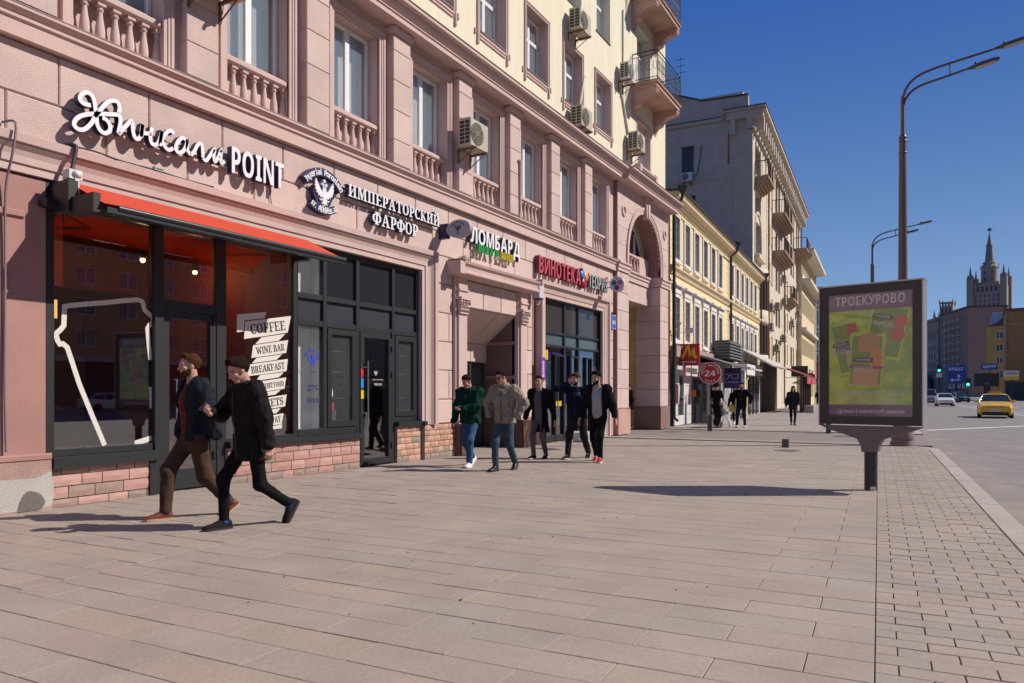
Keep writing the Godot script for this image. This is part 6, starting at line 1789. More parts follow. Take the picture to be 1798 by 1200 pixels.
func shops(y: Node3D, white: Material) -> void:
	var tile := mat("white_tile", 0.66, 0.63, 0.62, 0.4, 0.1, 0.1)
	var dg := mat("dark_pane", 0.05, 0.055, 0.06, 0.08)
	var grey := mat("grey_box", 0.30, 0.28, 0.29, 0.6, 0.1, 0.15)
	var black := plain("black_metal", 0, 0, 0)
	# white tiled shop front
	put("shop_band", bx(Vector3(21.0, 2.85, 0.0), Vector3(30.0, 3.3, 0.25)), mat("mauve_band", 0.36, 0.25, 0.235, 0.8, 0.1, 0.2), y)
	for k in 4:
		for r in 6:
			if k == 1 and r > 0 and r < 5: continue
			var b := MB.new(); b.cbox(Vector3(21.45 + k * 0.78, 0.02 + r * 0.42, 0), Vector3(22.22 + k * 0.78, 0.43 + r * 0.42, 0.06), 0.01)
			put("wall_tile", b, tile, y)
	put("shop_window", bx(Vector3(22.25, 0.45, -0.1), Vector3(23.0, 2.1, 0.02)), dg, y)
	put("shop_ledge", bx(Vector3(22.2, 1.15, 0.0), Vector3(23.1, 1.22, 0.12)), grey, y)
	put("shop_backing", bx(Vector3(21.3, 0, -0.5), Vector3(45.6, 3.15, -0.12)), mat("shop_grey", 0.25, 0.24, 0.24, 0.8, 0.1, 0.2), y)
	var red := plain("sign_red", 0.42, 0.012, 0.015, 0.45); var yel := plain("sign_yellow", 0.75, 0.45, 0.01, 0.45); var wh := plain("white_acrylic", 0, 0, 0)
	# signs, all facing down the street
	var s := thing("red_square_sign", "square red shop sign with a yellow zigzag letter and white strip of text", "blade sign", PW(21.9, -6.95) + Vector3(0, 2.95, 0), YAW_P)
	put("panel", bx(Vector3(-0.42, -0.45, -0.06), Vector3(0.42, 0.45, 0.06)), red, s)
	var m := MB.new(); m.ribbon(V2([-0.3, -0.16, -0.02, 0.36, 0.04, 0.0, 0.2, 0.22, 0.2, -0.02, 0.33, -0.14]), 0.13, 0.06, 0.075); put("emblem", m, yel, s)
	m = MB.new(); m.ribbon(arc_pts(-0.3, 0.32, 0.045, 0, TAU, 12), 0.02, 0.06, 0.07); put("ring", m, wh, s)
	write("МАСТЕР", 0.07, 0.01, wh, s, Vector3(0, -0.3, 0.065), 0.6)
	put("bracket", bx(Vector3(-0.6, 0.2, -0.02), Vector3(-0.42, 0.24, 0.02)), black, s)
	s = thing("white_red_fascia", "white and red fascia with a narrow letter row under the red square sign", "shop sign", PW(21.75, -7.2) + Vector3(0, 2.1, 0), PI / 2 + YAW_P)
	put("panel", bx(Vector3(0, 0, 0), Vector3(2.6, 0.5, 0.08)), plain("panel_white", 0.6, 0.57, 0.55, 0.5), s)
	put("stripe", bx(Vector3(0, 0, 0.08), Vector3(0.25, 0.5, 0.09)), red, s); put("stripe", bx(Vector3(1.2, 0, 0.08), Vector3(1.35, 0.5, 0.09)), red, s)
	write("ОБУВЬ КЛЮЧИ", 0.2, 0.01, plain("sign_grey", 0.15, 0.15, 0.15, 0.5), s, Vector3(1.3, 0.24, 0.095), 1.9)
	s = thing("round_red_sign", "round red sign reading 24 with small curved lettering", "blade sign", PW(22.9, -6.3) + Vector3(0, 2.2, 0), YAW_P)
	m = MB.new(); m.t = Transform3D(Basis(Vector3(1, 0, 0), PI / 2), Vector3.ZERO); m.lathe(V2([0, -0.05, 0.44, -0.05, 0.46, -0.04, 0.46, 0.04, 0.44, 0.05, 0, 0.05]), 32, false); put("disc", m, red, s)
	m = MB.new(); m.ribbon(arc_pts(0, 0, 0.45, 0, TAU, 32), 0.025, 0.05, 0.06); put("rim", m, wh, s)
	write("24", 0.24, 0.012, wh, s, Vector3(0, 0.0, 0.055), 0.46)
	arc_text("ЦЕНТР МАСТЕРОВ", 0.085, 0.01, wh, s, Vector2.ZERO, 0.34, PI + 0.1, -0.1, 0.055)
	arc_text("ЧАСА", 0.09, 0.01, wh, s, Vector2.ZERO, 0.34, PI + 0.85, TAU - 0.85, 0.055)
	put("bracket", bx(Vector3(-1.2, -0.02, -0.02), Vector3(-0.46, 0.02, 0.02)), black, s)
	s = thing("spectacles_sign", "dark violet square sign with a pair of spectacles drawn on it", "blade sign", PW(26.9, -6.2) + Vector3(0, 2.1, 0), YAW_P)
	put("panel", bx(Vector3(-0.5, -0.5, -0.05), Vector3(0.5, 0.45, 0.05)), plain("sign_violet", 0.035, 0.025, 0.12, 0.45), s)
	m = MB.new()
	for sd in [-1.0, 1.0]: m.ribbon(V2([sd * 0.06, 0.14, sd * 0.38, 0.16, sd * 0.36, -0.02, sd * 0.28, -0.07, sd * 0.14, -0.06, sd * 0.06, 0.02, sd * 0.06, 0.14]), 0.03, 0.05, 0.06)
	m.ribbon(V2([-0.06, 0.1, 0.06, 0.1]), 0.03, 0.05, 0.06); put("spectacles", m, plain("lilac", 0.42, 0.42, 0.6, 0.5), s)
	put("dot", bx(Vector3(-0.03, 0.14, 0.05), Vector3(0.03, 0.24, 0.062)), plain("pink_dot", 0.5, 0.05, 0.15, 0.5), s)
	write("ОПТИКА", 0.07, 0.01, plain("lilac", 0, 0, 0), s, Vector3(0, -0.22, 0.055), 0.8)
	put("bracket", bx(Vector3(-1.3, 0.1, -0.02), Vector3(-0.5, 0.14, 0.02)), black, s)
	s = thing("repair_board", "tall dark board with white letters stacked one below another beside the open door", "board", PW(23.9, -6.35), YAW_P)
	put("panel", bx(Vector3(-0.3, 0.05, -0.04), Vector3(0.3, 2.15, 0.0)), mat("grey_door", 0.33, 0.31, 0.31, 0.5, 0.1), s)
	put("face", bx(Vector3(-0.16, 0.2, 0), Vector3(0.16, 2.0, 0.02)), plain("board_black", 0.035, 0.02, 0.02, 0.5), s)
	for k in 6: write("РЕМОНТ"[k], 0.18, 0.01, wh, s, Vector3(0, 1.82 - 0.3 * k, 0.025))
	# grey porch box, doors, louvre
	put("porch_box", bx(Vector3(24.9, 0, 0), Vector3(28.2, 2.75, 1.05)), grey, y)
	put("porch_glass", bx(Vector3(24.86, 0.1, 0.1), Vector3(24.9, 2.0, 0.75)), dg, y)
	put("porch_door", bx(Vector3(24.86, 0.1, 0.75), Vector3(24.895, 2.05, 1.0)), mat("grey_door", 0, 0, 0), y)
	m = MB.new(); m.mould(24.6, 33.0, V2([0, 3.2, 0, 3.1, 1.75, 2.55, 1.78, 2.62])); put("porch_roof", m, mat("roof_grey", 0.13, 0.12, 0.12, 0.7, 0.2), y)
	m = MB.new()
	m.t = Transform3D(Basis(), Vector3(28.8, 3.05, 0.2))
	m.box(Vector3(0, 0, 0), Vector3(3.6, 0.95, 0.7)); put("ventilation_case", m, mat("green_case", 0.05, 0.075, 0.065, 0.6, 0.2), y)
	for k in 6:
		m = MB.new(); m.box(Vector3(28.75, 3.1 + k * 0.15, 0.2), Vector3(32.4, 3.16 + k * 0.15, 0.98)); put("louvre", m, mat("louvre_pale", 0.15, 0.17, 0.16, 0.6), y)
	put("tube_light_case", bx(Vector3(29.4, 2.55, 1.7), Vector3(33.4, 2.63, 1.85)), plain("panel_white", 0, 0, 0), y)
	# green lettered window and white pillars
	for q in [[28.3, 0.3], [33.0, 0.35], [31.2, 0.12]]: put("white_pillar", bx(Vector3(q[0], 0, 0), Vector3(q[0] + q[1], 2.6, 1.0)), white, y)
	put("shop_window", bx(Vector3(28.6, 0.3, 0.85), Vector3(31.2, 2.5, 0.9)), mat("mint_pane", 0.16, 0.24, 0.215, 0.1), y)
	put("shop_window", bx(Vector3(31.32, 0.3, 0.85), Vector3(33.0, 2.5, 0.9)), mat("mint_pane", 0, 0, 0), y)
	m = MB.new()
	for k in 9: m.ribbon(V2([28.8 + k * 0.26, 0.8, 28.95 + k * 0.26, 1.3 + 0.2 * sin(k * 2.0), 29.05 + k * 0.26, 1.7]), 0.07, 0.9, 0.905)
	put("window_painting", m, white, y)
	# chequered shop and yellow column
	m = MB.new(); m.t = Transform3D(Basis(), Vector3(35.2, 0, 0.6)); m.lathe(V2([0.22, 0, 0.2, 0.1, 0.2, 2.1, 0.27, 2.2, 0.27, 2.4, 0, 2.4]), 14); put("column", m, mat("column_yellow", 0.55, 0.46, 0.16, 0.8, 0.1), y)
	put("white_fascia", bx(Vector3(33.8, 2.4, 0.3), Vector3(37.2, 3.0, 1.0)), white, y)
	for k in 4: put("dark_door", bx(Vector3(37.9 + k * 1.5, 0.05, 0.1), Vector3(38.7 + k * 1.5, 2.4, 0.32)), dg, y)
	put("striped_front", bx(Vector3(37.4, 0, 0.0), Vector3(44.4, 3.3, 0.2)), mat("pale_front", 0.55, 0.54, 0.52, 0.7, 0.1), y)
	m = MB.new()
	for k in 24: m.box(Vector3(37.41, 0.1 + k * 0.1, 0.2), Vector3(44.3, 0.125 + k * 0.1, 0.206))
	put("shutter_lines", m, grey, y)
	s = thing("dark_letter_fascia", "dark fascia with tall pale letters under the tin canopy", "shop sign", PW(38.2, -7.1) + Vector3(0, 2.45, 0), PI / 2 + YAW_P)
	put("panel", bx(Vector3(0, 0, 0), Vector3(5.6, 0.75, 0.08)), plain("board_black", 0, 0, 0), s)
	write("STORE", 0.6, 0.02, wh, s, Vector3(2.8, 0.38, 0.09), 5.0, "serif")
	# canopies and the terrace
	m = MB.new(); m.mould(37.0, 45.0, V2([0.1, 4.1, 0.1, 4.0, 1.9, 2.95, 1.95, 3.02])); 
	var o := put("tin_canopy", m, mat("tin_canopy", 0.50, 0.47, 0.43, 0.5, 0.15, 0.3)); o.transform = Transform3D(Basis(Vector3.UP, PI / 2 + YAW_P), PW(0, -7.5)); tag(o, "pale tin canopy sloping over the pavement at the end of the yellow house", "canopy")
	var t := thing("terrace_pavilion", "wooden terrace pavilion with a red roof on the pavement by the grey house", "pavilion", PW(46.6, -7.4), PI / 2 + YAW_P)
	m = MB.new(); m.mould(0, 7.4, V2([0.0, 3.75, 0.0, 3.65, 2.75, 2.6, 2.8, 2.68])); put("red_roof", m, mat("red_tiles", 0.34, 0.075, 0.055, 0.8, 0.2, 0.2), t)
	put("beam", bx(Vector3(0, 2.55, 2.55), Vector3(7.4, 2.68, 2.75)), mat("terrace_wood", 0.075, 0.045, 0.032, 0.7, 0.2), t)
	for k in 5: put("post", bx(Vector3(0.02 + k * 1.8, 0, 2.5), Vector3(0.16 + k * 1.8, 2.6, 2.64)), mat("terrace_wood", 0, 0, 0), t)
	put("back_wall", bx(Vector3(0, 0, 0.0), Vector3(7.4, 3.6, 0.1)), mat("terrace_wood", 0, 0, 0), t)
	for k in 18: put("board", bx(Vector3(0.2 + k * 0.4, 0.05, 2.45), Vector3(0.5 + k * 0.4, 0.95, 2.5)), mat("terrace_board", 0.12, 0.075, 0.05, 0.7, 0.2), t)
	for k in 6: put("curtain", bx(Vector3(0.3 + k * 1.2, 0.95, 2.42), Vector3(0.75 + k * 1.2, 2.4, 2.47)), mat("terrace_curtain", 0.32, 0.27, 0.22, 0.9, 0.2), t)
	for k in 2:
		s = thing("red_valance_sign", "crimson valance with a short white word on the terrace, " + ["left one", "right one"][k], "awning", PW(47.0 + k * 4.2, -4.5) + Vector3(0, 2.05, 0), PI / 2 + YAW_P)
		put("cloth", bx(Vector3(0, 0, 0), Vector3(3.6, 0.5, 0.03)), mat("crimson_cloth", 0.42, 0.045, 0.08, 0.8, 0.1), s)
		write("CAFE", 0.16, 0.01, wh, s, Vector3(1.8, 0.25, 0.035))
	put("step_box", bx(Vector3(46.3, 0, 2.9), Vector3(47.2, 0.5, 3.5)), mat("worn_box", 0.36, 0.3, 0.26, 0.9, 0.2), y)
	s = thing("dark_umbrella_canopy", "dark square umbrella canopy beside the terrace", "umbrella", PW(58.5, -5.2), YAW_P)
	m = MB.new(); m.tube(V3([0, 0, 0, 0, 2.8, 0]), 0.03, 0.03, 6); put("pole", m, black, s)
	m = MB.new()
	for k in 4:
		var a := TAU * k / 4 + PI / 4; var b := TAU * (k + 1) / 4 + PI / 4
		m.tri(Vector3(0, 2.9, 0), Vector3(1.9 * cos(b), 2.2, 1.9 * sin(b)), Vector3(1.9 * cos(a), 2.2, 1.9 * sin(a)))
	put("canopy", m, mat("umbrella_brown", 0.07, 0.05, 0.045, 0.9, 0.1), s)
	s = thing("black_box_sign", "black box sign hanging over the pavement beyond the terrace", "blade sign", PW(57.2, -5.9) + Vector3(0, 3.2, 0), YAW_P)
	put("panel", bx(Vector3(-0.65, -0.45, -0.1), Vector3(0.65, 0.45, 0.1)), black, s)
	put("bracket", bx(Vector3(-1.6, 0.2, -0.02), Vector3(-0.65, 0.25, 0.02)), black, s)
	s = thing("red_disc_sign", "small red disc sign right of the black box sign", "blade sign", PW(60.5, -5.3) + Vector3(0, 2.75, 0), YAW_P)
	m = MB.new(); m.t = Transform3D(Basis(Vector3(1, 0, 0), PI / 2), Vector3.ZERO); m.lathe(V2([0, -0.06, 0.4, -0.06, 0.4, 0.06, 0, 0.06]), 20, false); put("disc", m, plain("sign_red", 0, 0, 0), s)
	put("bracket", bx(Vector3(-2.2, -0.02, -0.02), Vector3(-0.4, 0.02, 0.02)), black, s)
	put("orange_bell", bx(Vector3(24.4, 1.2, 0.0), Vector3(24.55, 1.5, 0.25)), plain("orange_box", 0.7, 0.16, 0.01, 0.5), y)
	put("red_plate", bx(Vector3(21.5, 0.95, 0.06), Vector3(21.85, 1.75, 0.09)), plain("plate_maroon", 0.12, 0.01, 0.02, 0.5), y)
	put("price_board", bx(Vector3(21.95, 0.9, 0.06), Vector3(22.2, 1.7, 0.09)), plain("board_mint", 0.5, 0.56, 0.56, 0.5), y)
	var fl := thing("wall_floodlight", "grey floodlight on an arm beside the corner downpipe", "floodlight", PW(21.2, -7.4) + Vector3(0, 3.9, 0), YAW_P)
	m = MB.new(); m.tube(smooth3(V3([0, -0.3, 0, 0.05, 0.1, 0.05, 0.3, 0.3, 0.1])), 0.05, 0.05, 8); m.tube(V3([0.0, -0.1, 0, 0.6, -0.08, 0.05]), 0.012, 0.012, 5); put("arm", m, plain("aircon_hose", 0, 0, 0), fl)
	put("lamp_case", bx(Vector3(0.5, -0.12, 0), Vector3(0.8, 0.08, 0.2)), mat("galvanised", 0, 0, 0), fl)

# ---------------------------------------------------------------- across the road
func grid_house(o: Node3D, w: float, h: float, d: float, wallm: Material, cols: Array, rows: Array, ww: float, wh: float, fm: Material, gm: Material, balc: Array = [], bm: Material = null) -> void:   # front along local x, facing +z
	var holes := []
	for x in cols:
		for y in rows: holes.append(Rect2(x - ww / 2, y, ww, wh))
	var m := MB.new()
	m.wall(0, w, 0, h, -0.6, 0, holes)
	put("wall", m, wallm, o)
	put("body", bx(Vector3(0.02, 0, -d), Vector3(w - 0.02, h - 0.02, -0.75)), wallm, o)
	for x in cols:
		for y in rows:
			var wn := Node3D.new(); wn.name = "window"; o.add_child(wn, true)
			var f := MB.new()
			f.frame(V2([x + ww / 2, y, x + ww / 2, y + wh, x - ww / 2, y + wh, x - ww / 2, y]), V2([0, -0.35, 0, -0.2, -0.13, -0.2, -0.13, -0.35]), true)
			f.box(Vector3(x - 0.05, y + 0.1, -0.34), Vector3(x + 0.05, y + wh - 0.1, -0.22))
			put("frame", f, fm, wn)
			put("pane", bx(Vector3(x - ww / 2 + 0.1, y + 0.1, -0.36), Vector3(x + ww / 2 - 0.1, y + wh - 0.1, -0.32)), gm, wn)
			if x in balc:
				var b := MB.new()
				b.box(Vector3(x - ww * 0.75, y - 0.9, 0.0), Vector3(x + ww * 0.75, y - 0.75, 1.0)); b.box(Vector3(x - ww * 0.75, y - 0.75, 0.9), Vector3(x + ww * 0.75, y + 0.25, 1.0)); b.box(Vector3(x - ww * 0.75, y - 0.75, 0), Vector3(x - ww * 0.75 + 0.08, y + 0.25, 0.9)); b.box(Vector3(x + ww * 0.75 - 0.08, y - 0.75, 0), Vector3(x + ww * 0.75, y + 0.25, 0.9))
				put("balcony", b, bm, o)

func right_side() -> void:
	var dg := mat("dark_pane", 0, 0, 0)
	var wf := mat("white_trim", 0, 0, 0)
	# brown block with columns of balconies: front runs back to the left
	var o := thing("brown_block", "tall brown apartment block with columns of balconies and a blank end wall", "building", Vector3(22.3, -0.13, -341.8), atan2(0.0, 1.0))
	var brown := mat("brown_brick", 0.28, 0.165, 0.125, 0.9, 0.1, 0.2)
	var dir := (Vector3(13.3, 0, -373.6) - Vector3(22.3, 0, -341.8)).normalized()
	o.transform = Transform3D(Basis(-dir, Vector3.UP, (-dir).cross(Vector3.UP)), Vector3(13.3, -0.13, -373.6))
	var rows := []
	for k in 10: rows.append(4.4 + 3.05 * k)
	grid_house(o, 33.0, 35.6, 14, brown, [3.5, 8.5, 13.5, 18.5, 24.0, 29.5], rows, 2.0, 1.7, wf, dg, [8.5, 13.5, 18.5, 24.0], mat("balcony_pale", 0.34, 0.29, 0.26, 0.9, 0.1, 0.2))
	var e := MB.new()
	var per := o.transform.basis.z
	put("end_wall", bx(Vector3(33.0, 0, -12.5), Vector3(33.4, 35.7, 0.0)), mat("end_wall_brick", 0.32, 0.185, 0.135, 0.9, 0.1, 0.2), o)
	put("roof_edge", bx(Vector3(-0.5, 35.6, -14), Vector3(33.6, 36.2, 0.4)), mat("roof_tin", 0, 0, 0), o)
	for k in 4: put("end_window", bx(Vector3(33.35, 20.0 + 3.6 * k, -12.0), Vector3(33.46, 21.8 + 3.6 * k, -11.0)), dg, o)
	for k in 9: put("end_window", bx(Vector3(33.35, 4.6 + 3.1 * k, -9.2), Vector3(33.46, 6.0 + 3.1 * k, -8.3)), dg, o)
	# older house farther along the bend
	var q := thing("grey_corner_house", "grey stone house with a heavy cornice at the far bend of the road", "building")
	q.transform = Transform3D(Basis(-dir, Vector3.UP, (-dir).cross(Vector3.UP)), Vector3(6.2, -0.13, -398.0))
	var gs := mat("grey_stone", 0.27, 0.235, 0.215, 0.9, 0.1, 0.2)
	grid_house(q, 23.0, 34.0, 14, gs, [2.5, 6.5, 10.5, 14.5, 18.5], [5, 9, 13, 17, 21, 25.5], 1.5, 2.4, gs, dg)
	put("cornice", bx(Vector3(-1.2, 34.0, -15), Vector3(23.2, 35.2, 1.2)), gs, q); put("cornice", bx(Vector3(-0.8, 28.5, -15), Vector3(23.1, 29.3, 0.9)), gs, q)
	# ochre and orange houses
	var y := thing("ochre_house", "ochre house front with three visible windows and a slanting dark blue roof", "building", PW(213, 24.6) + Vector3(0, -0.13, 0), YAW_P - 0.2)
	grid_house(y, 5.4, 18.6, 12, mat("ochre_plaster", 0.42, 0.285, 0.09, 0.9, 0.1, 0.2), [2.9], [5.5, 8.9, 12.2, 15.4], 1.6, 1.8, wf, dg)
	var m := MB.new()
	m.extr(V2([0, 18.6, 5.4, 18.6, 5.4, 22.6, 2.4, 19.4]), -10, 0.2); put("gable_roof", m, mat("slate_roof", 0.05, 0.055, 0.07, 0.6, 0.1), y)
	m = MB.new(); m.extr(V2([0.2, 19.0, 2.4, 19.45, 5.2, 22.6, 1.0, 22.6]), -9, -5); put("attic", m, mat("attic_white", 0.5, 0.48, 0.47, 0.8, 0.1), y)
	var r := thing("orange_house", "plain orange brown house wall at the right edge of the picture", "building", PW(171.5, 23.4) + Vector3(0, -0.13, 0), YAW_P - 0.1)
	var om := mat("orange_plaster", 0.40, 0.20, 0.075, 0.9, 0.1, 0.2)
	grid_house(r, 34, 18.4, 14, om, [11.0, 15.0, 19.0, 23.0, 27.0, 31.0], [4.5, 8.0, 11.5, 14.8], 1.6, 1.8, wf, dg)
	put("roof_edge", bx(Vector3(-0.2, 18.4, -14), Vector3(34.2, 18.9, 0.4)), mat("rust_roof", 0.17, 0.07, 0.045, 0.8, 0.1), r)
	m = MB.new(); m.box(Vector3(0, 15.6, 0), Vector3(34, 15.9, 0.2)); m.box(Vector3(-0.1, 0, 0), Vector3(0.15, 18.4, 0.2)); put("string_course", m, mat("orange_trim", 0.46, 0.27, 0.12, 0.9, 0.1), r)
	put("ground_floor_front", bx(Vector3(0.0, 0, 0.02), Vector3(34, 3.8, 0.3)), mat("dark_front", 0.06, 0.055, 0.055, 0.6, 0.1), r)
	put("white_fascia", bx(Vector3(4.4, 4.6, 0.3), Vector3(10, 6.2, 0.8)), mat("attic_white", 0, 0, 0), r)
	put("dark_slot", bx(Vector3(5.2, 5.0, 0.8), Vector3(9.4, 5.35, 0.82)), plain("black_metal", 0, 0, 0), r); put("dark_slot", bx(Vector3(5.2, 5.6, 0.8), Vector3(9.4, 5.9, 0.82)), plain("black_metal", 0, 0, 0), r)
	for k in 5:
		var bl := thing("background_house", ["low pale house at the far end of the road", "dim grey house beyond the far traffic", "brown roofed house on the far rise", "white house on the far rise", "long low front under the brown block"][k], "building", [PW(560, 20.0), PW(470, 12.0), PW(640, 28.0), PW(650, 33.0), PW(372, 12.0)][k], YAW_P)
		var hh: float = [14.0, 11.0, 26.0, 30.0, 8.0][k]; var wd: float = [16.0, 9.0, 14.0, 10.0, 9.0][k]
		put("wall", bx(Vector3(0, 0, -10), Vector3(wd, hh, 0)), [mat("pale_house", 0.46, 0.42, 0.38, 0.9, 0.1, 0.2), gs, mat("far_brown", 0.22, 0.16, 0.13, 0.9, 0.1), mat("pale_house", 0, 0, 0), mat("dark_front", 0, 0, 0)][k], bl)
		var rf := MB.new(); rf.extr(V2([-0.4, hh, wd + 0.4, hh, wd * 0.7, hh + 2.4, wd * 0.3, hh + 2.4]), -10.3, 0.3); put("roof", rf, mat("roof_tin", 0, 0, 0), bl)
		for j in 3:
			for i in int(wd / 3): put("window", bx(Vector3(1 + i * 3.0, hh * 0.25 + j * hh * 0.23, 0), Vector3(2.4 + i * 3.0, hh * 0.25 + j * hh * 0.23 + hh * 0.12, 0.05)), dg, bl)
	var hl := MB.new()
	var hp := PackedVector2Array([Vector2(-300, -2)])
	for k in 41: hp.append(Vector2(-300 + 15 * k, 24 + 6 * sin(k * 0.9) + 4 * sin(k * 2.3)))
	hp.append(Vector2(300, -2))
	hl.extr(hp, -60, 0)
	var hi := put("hill", hl, mat("hill_trees", 0.045, 0.05, 0.03, 0.95, 0.5, 0.5)); hi.position = PW(950, 30); hi.rotation.y = YAW_P; structure(hi)
	high_rise()
	opposite_block()

func spike(m: MB, x: float, y: float, z: float, w: float, h: float) -> void:
	m.box(Vector3(x - w / 2, y, z - w / 2), Vector3(x + w / 2, y + h * 0.25, z + w / 2))
	var c := Vector3(x, y + h, z); var k := w * 0.38; var yy := y + h * 0.25
	for i in 4:
		var a := Vector3(x + k * [-1, 1, 1, -1][i], yy, z + k * [1, 1, -1, -1][i]); var b := Vector3(x + k * [1, 1, -1, -1][i], yy, z + k * [1, -1, -1, 1][i])
		m.tri(a, b, c)

func high_rise() -> void:
	# axes: facing the camera
	var t := thing("high_rise_tower", "stone high rise with corner turrets and a tall spire topped by a star", "tower", Vector3(59.8, 0, -843.8), -0.22)
	var st := mat("tower_stone", 0.30, 0.235, 0.19, 0.9, 0.1, 0.2)
	var dk := mat("tower_window", 0.035, 0.035, 0.04, 0.4)
	var m := MB.new()
	m.box(Vector3(-14, 0, -14), Vector3(14, 118.6, 14)); m.box(Vector3(-9, 118.6, -9), Vector3(9, 122.6, 9))
	for sx in [-1, 1]:
		for sz in [-1, 1]: m.box(Vector3(sx * 13.6 - 2.7, 0, sz * 13.6 - 2.7), Vector3(sx * 13.6 + 2.7, 126.3, sz * 13.6 + 2.7))
	put("body", m, st, t)
	m = MB.new()
	for sx in [-1, 1]:
		for sz in [-1, 1]:
			for a in [-1, 1]:
				for b in [-1, 1]: spike(m, sx * 13.6 + a * 2.0, 126.3, sz * 13.6 + b * 2.0, 1.3, 5)
			spike(m, sx * 13.6, 126.3, sz * 13.6, 3.0, 15)
	for k in 8: spike(m, -9 + k * 2.6, 118.6, 13.2, 0.9, 3.0)
	put("turret_spires", m, st, t)
	m = MB.new()
	m.lathe(V2([7.2, 122, 7.2, 138, 7.8, 139, 7.8, 140.3, 6.2, 141, 5.2, 143.4, 5.8, 144, 5.8, 145.2, 3.9, 145.6]), 8, true)
	put("lantern_drum", m, st, t)
	m = MB.new()
	for k in 8: spike(m, 7.3 * cos(TAU * k / 8), 138.5, 7.3 * sin(TAU * k / 8), 1.2, 5)
	put("drum_spikes", m, st, t)
	m = MB.new()
	m.lathe(V2([4.0, 145.3, 2.7, 162, 3.1, 162.4, 2.9, 164, 2.2, 165, 0.9, 174, 0.25, 178]), 8, true)
	put("spire", m, mat("spire_stone", 0.22, 0.18, 0.16, 0.8, 0.1, 0.1), t)
	m = MB.new()
	var sp := PackedVector2Array()
	for k in 10: sp.append(Vector2(sin(TAU * k / 10), cos(TAU * k / 10)) * (2.8 if k % 2 == 0 else 1.1))
	m.t = Transform3D(Basis(), Vector3(0, 181.0, 0)); m.extr(sp, -0.4, 0.4)
	m.tube(V3([0, -4, 0, 0, -2, 0]), 0.3, 0.3, 5)
	put("star", m, plain("star_dark", 0.02, 0.02, 0.025, 0.4), t)
	t.scale.y = 0.885
	for k in 5: put("loggia_opening", bx(Vector3(-8.2 + k * 3.6, 111.5, 14), Vector3(-6.2 + k * 3.6, 117, 14.08)), dk, t)
	for k in 6:
		for r in 7: put("window", bx(Vector3(-9.4 + k * 3.6, 76 + r * 4.9, 14), Vector3(-8.2 + k * 3.6, 79 + r * 4.9, 14.05)), dk, t)
	for k in 3:
		put("drum_window", bx(Vector3(-3.4 + k * 3.0, 124, 6.5), Vector3(-2.4 + k * 3.0, 128, 6.75)), dk, t)
		put("drum_window", bx(Vector3(-3.4 + k * 3.0, 132, 6.5), Vector3(-2.4 + k * 3.0, 135, 6.75)), dk, t)
	var s := thing("crenellated_tower", "smaller crenellated stone tower rising left of the spired high rise", "tower", Vector3(22.9, 0, -745.5), -0.22)
	m = MB.new()
	m.box(Vector3(-9, 0, -9), Vector3(9, 68, 9)); m.box(Vector3(-5, 68, -5), Vector3(5, 78, 5))
	put("body", m, mat("tower_stone", 0, 0, 0), s)
	m = MB.new()
	for k in 5: m.box(Vector3(-5.3 + k * 2.4, 78, 4.3), Vector3(-4.3 + k * 2.4, 81.5, 5.3)); m.box(Vector3(-5.3 + k * 2.4, 78, -5.3), Vector3(-4.3 + k * 2.4, 81.5, -4.3)); 
	for k in 4: spike(m, -5 + 10.0 * (k % 2), 80.5, 5.0 - 10.0 * (k / 2), 1.2, 4)
	for sx in [-1, 1]:
		spike(m, sx * 8.4, 68, 8.4, 1.8, 7); spike(m, sx * 8.4, 68, -8.4, 1.8, 7)
	m.box(Vector3(-5.2, 80.3, -5.2), Vector3(5.2, 81.0, 5.2))
	put("battlement", m, mat("tower_stone", 0, 0, 0), s)
	for k in 3: put("window", bx(Vector3(-3.6 + k * 2.8, 69.5, 5.0), Vector3(-2.2 + k * 2.8, 75.5, 5.06)), dk, s)

func opposite_block() -> void:
	# the brick block across the road that the shop windows mirror
	var o := thing("opposite_brick_block", "orange brick apartment block across the road, seen mirrored in the cafe windows", "building", Vector3(64, -0.13, -58), -PI / 2)
	var br := mat("opposite_brick", 0.56, 0.30, 0.14, 0.9, 0.15, 0.15)
	var cols := []
	for k in 20: cols.append(2.6 + 4.4 * k)
	var rows := []
	for k in 9: rows.append(6.2 + 3.1 * k)
	grid_house(o, 92, 35, 14, br, cols, rows, 2.1, 1.8, mat("white_trim", 0, 0, 0), mat("grey_pane", 0, 0, 0))
	var o2 := thing("opposite_pale_block", "long pale brown block across the road, mirrored in the farther shop windows", "building", Vector3(62, -0.13, -152), -PI / 2)
	grid_house(o2, 92, 31, 14, mat("opposite_brown", 0.42, 0.27, 0.17, 0.9, 0.15, 0.15), cols, rows.slice(0, 7), 2.1, 1.8, mat("white_trim", 0, 0, 0), mat("grey_pane", 0, 0, 0))
	put("shop_storey", bx(Vector3(0, 0, 0.02), Vector3(92, 4.6, 1.0)), mat("shop_dark", 0, 0, 0), o)
	put("canopy", bx(Vector3(0, 4.6, 0), Vector3(92, 5.1, 2.0)), mat("pale_house", 0, 0, 0), o)
	put("far_pavement", bx(Vector3(0, -0.3, 0), Vector3(92, 0.12, 7.0)), mat("far_paving", 0, 0, 0), o)

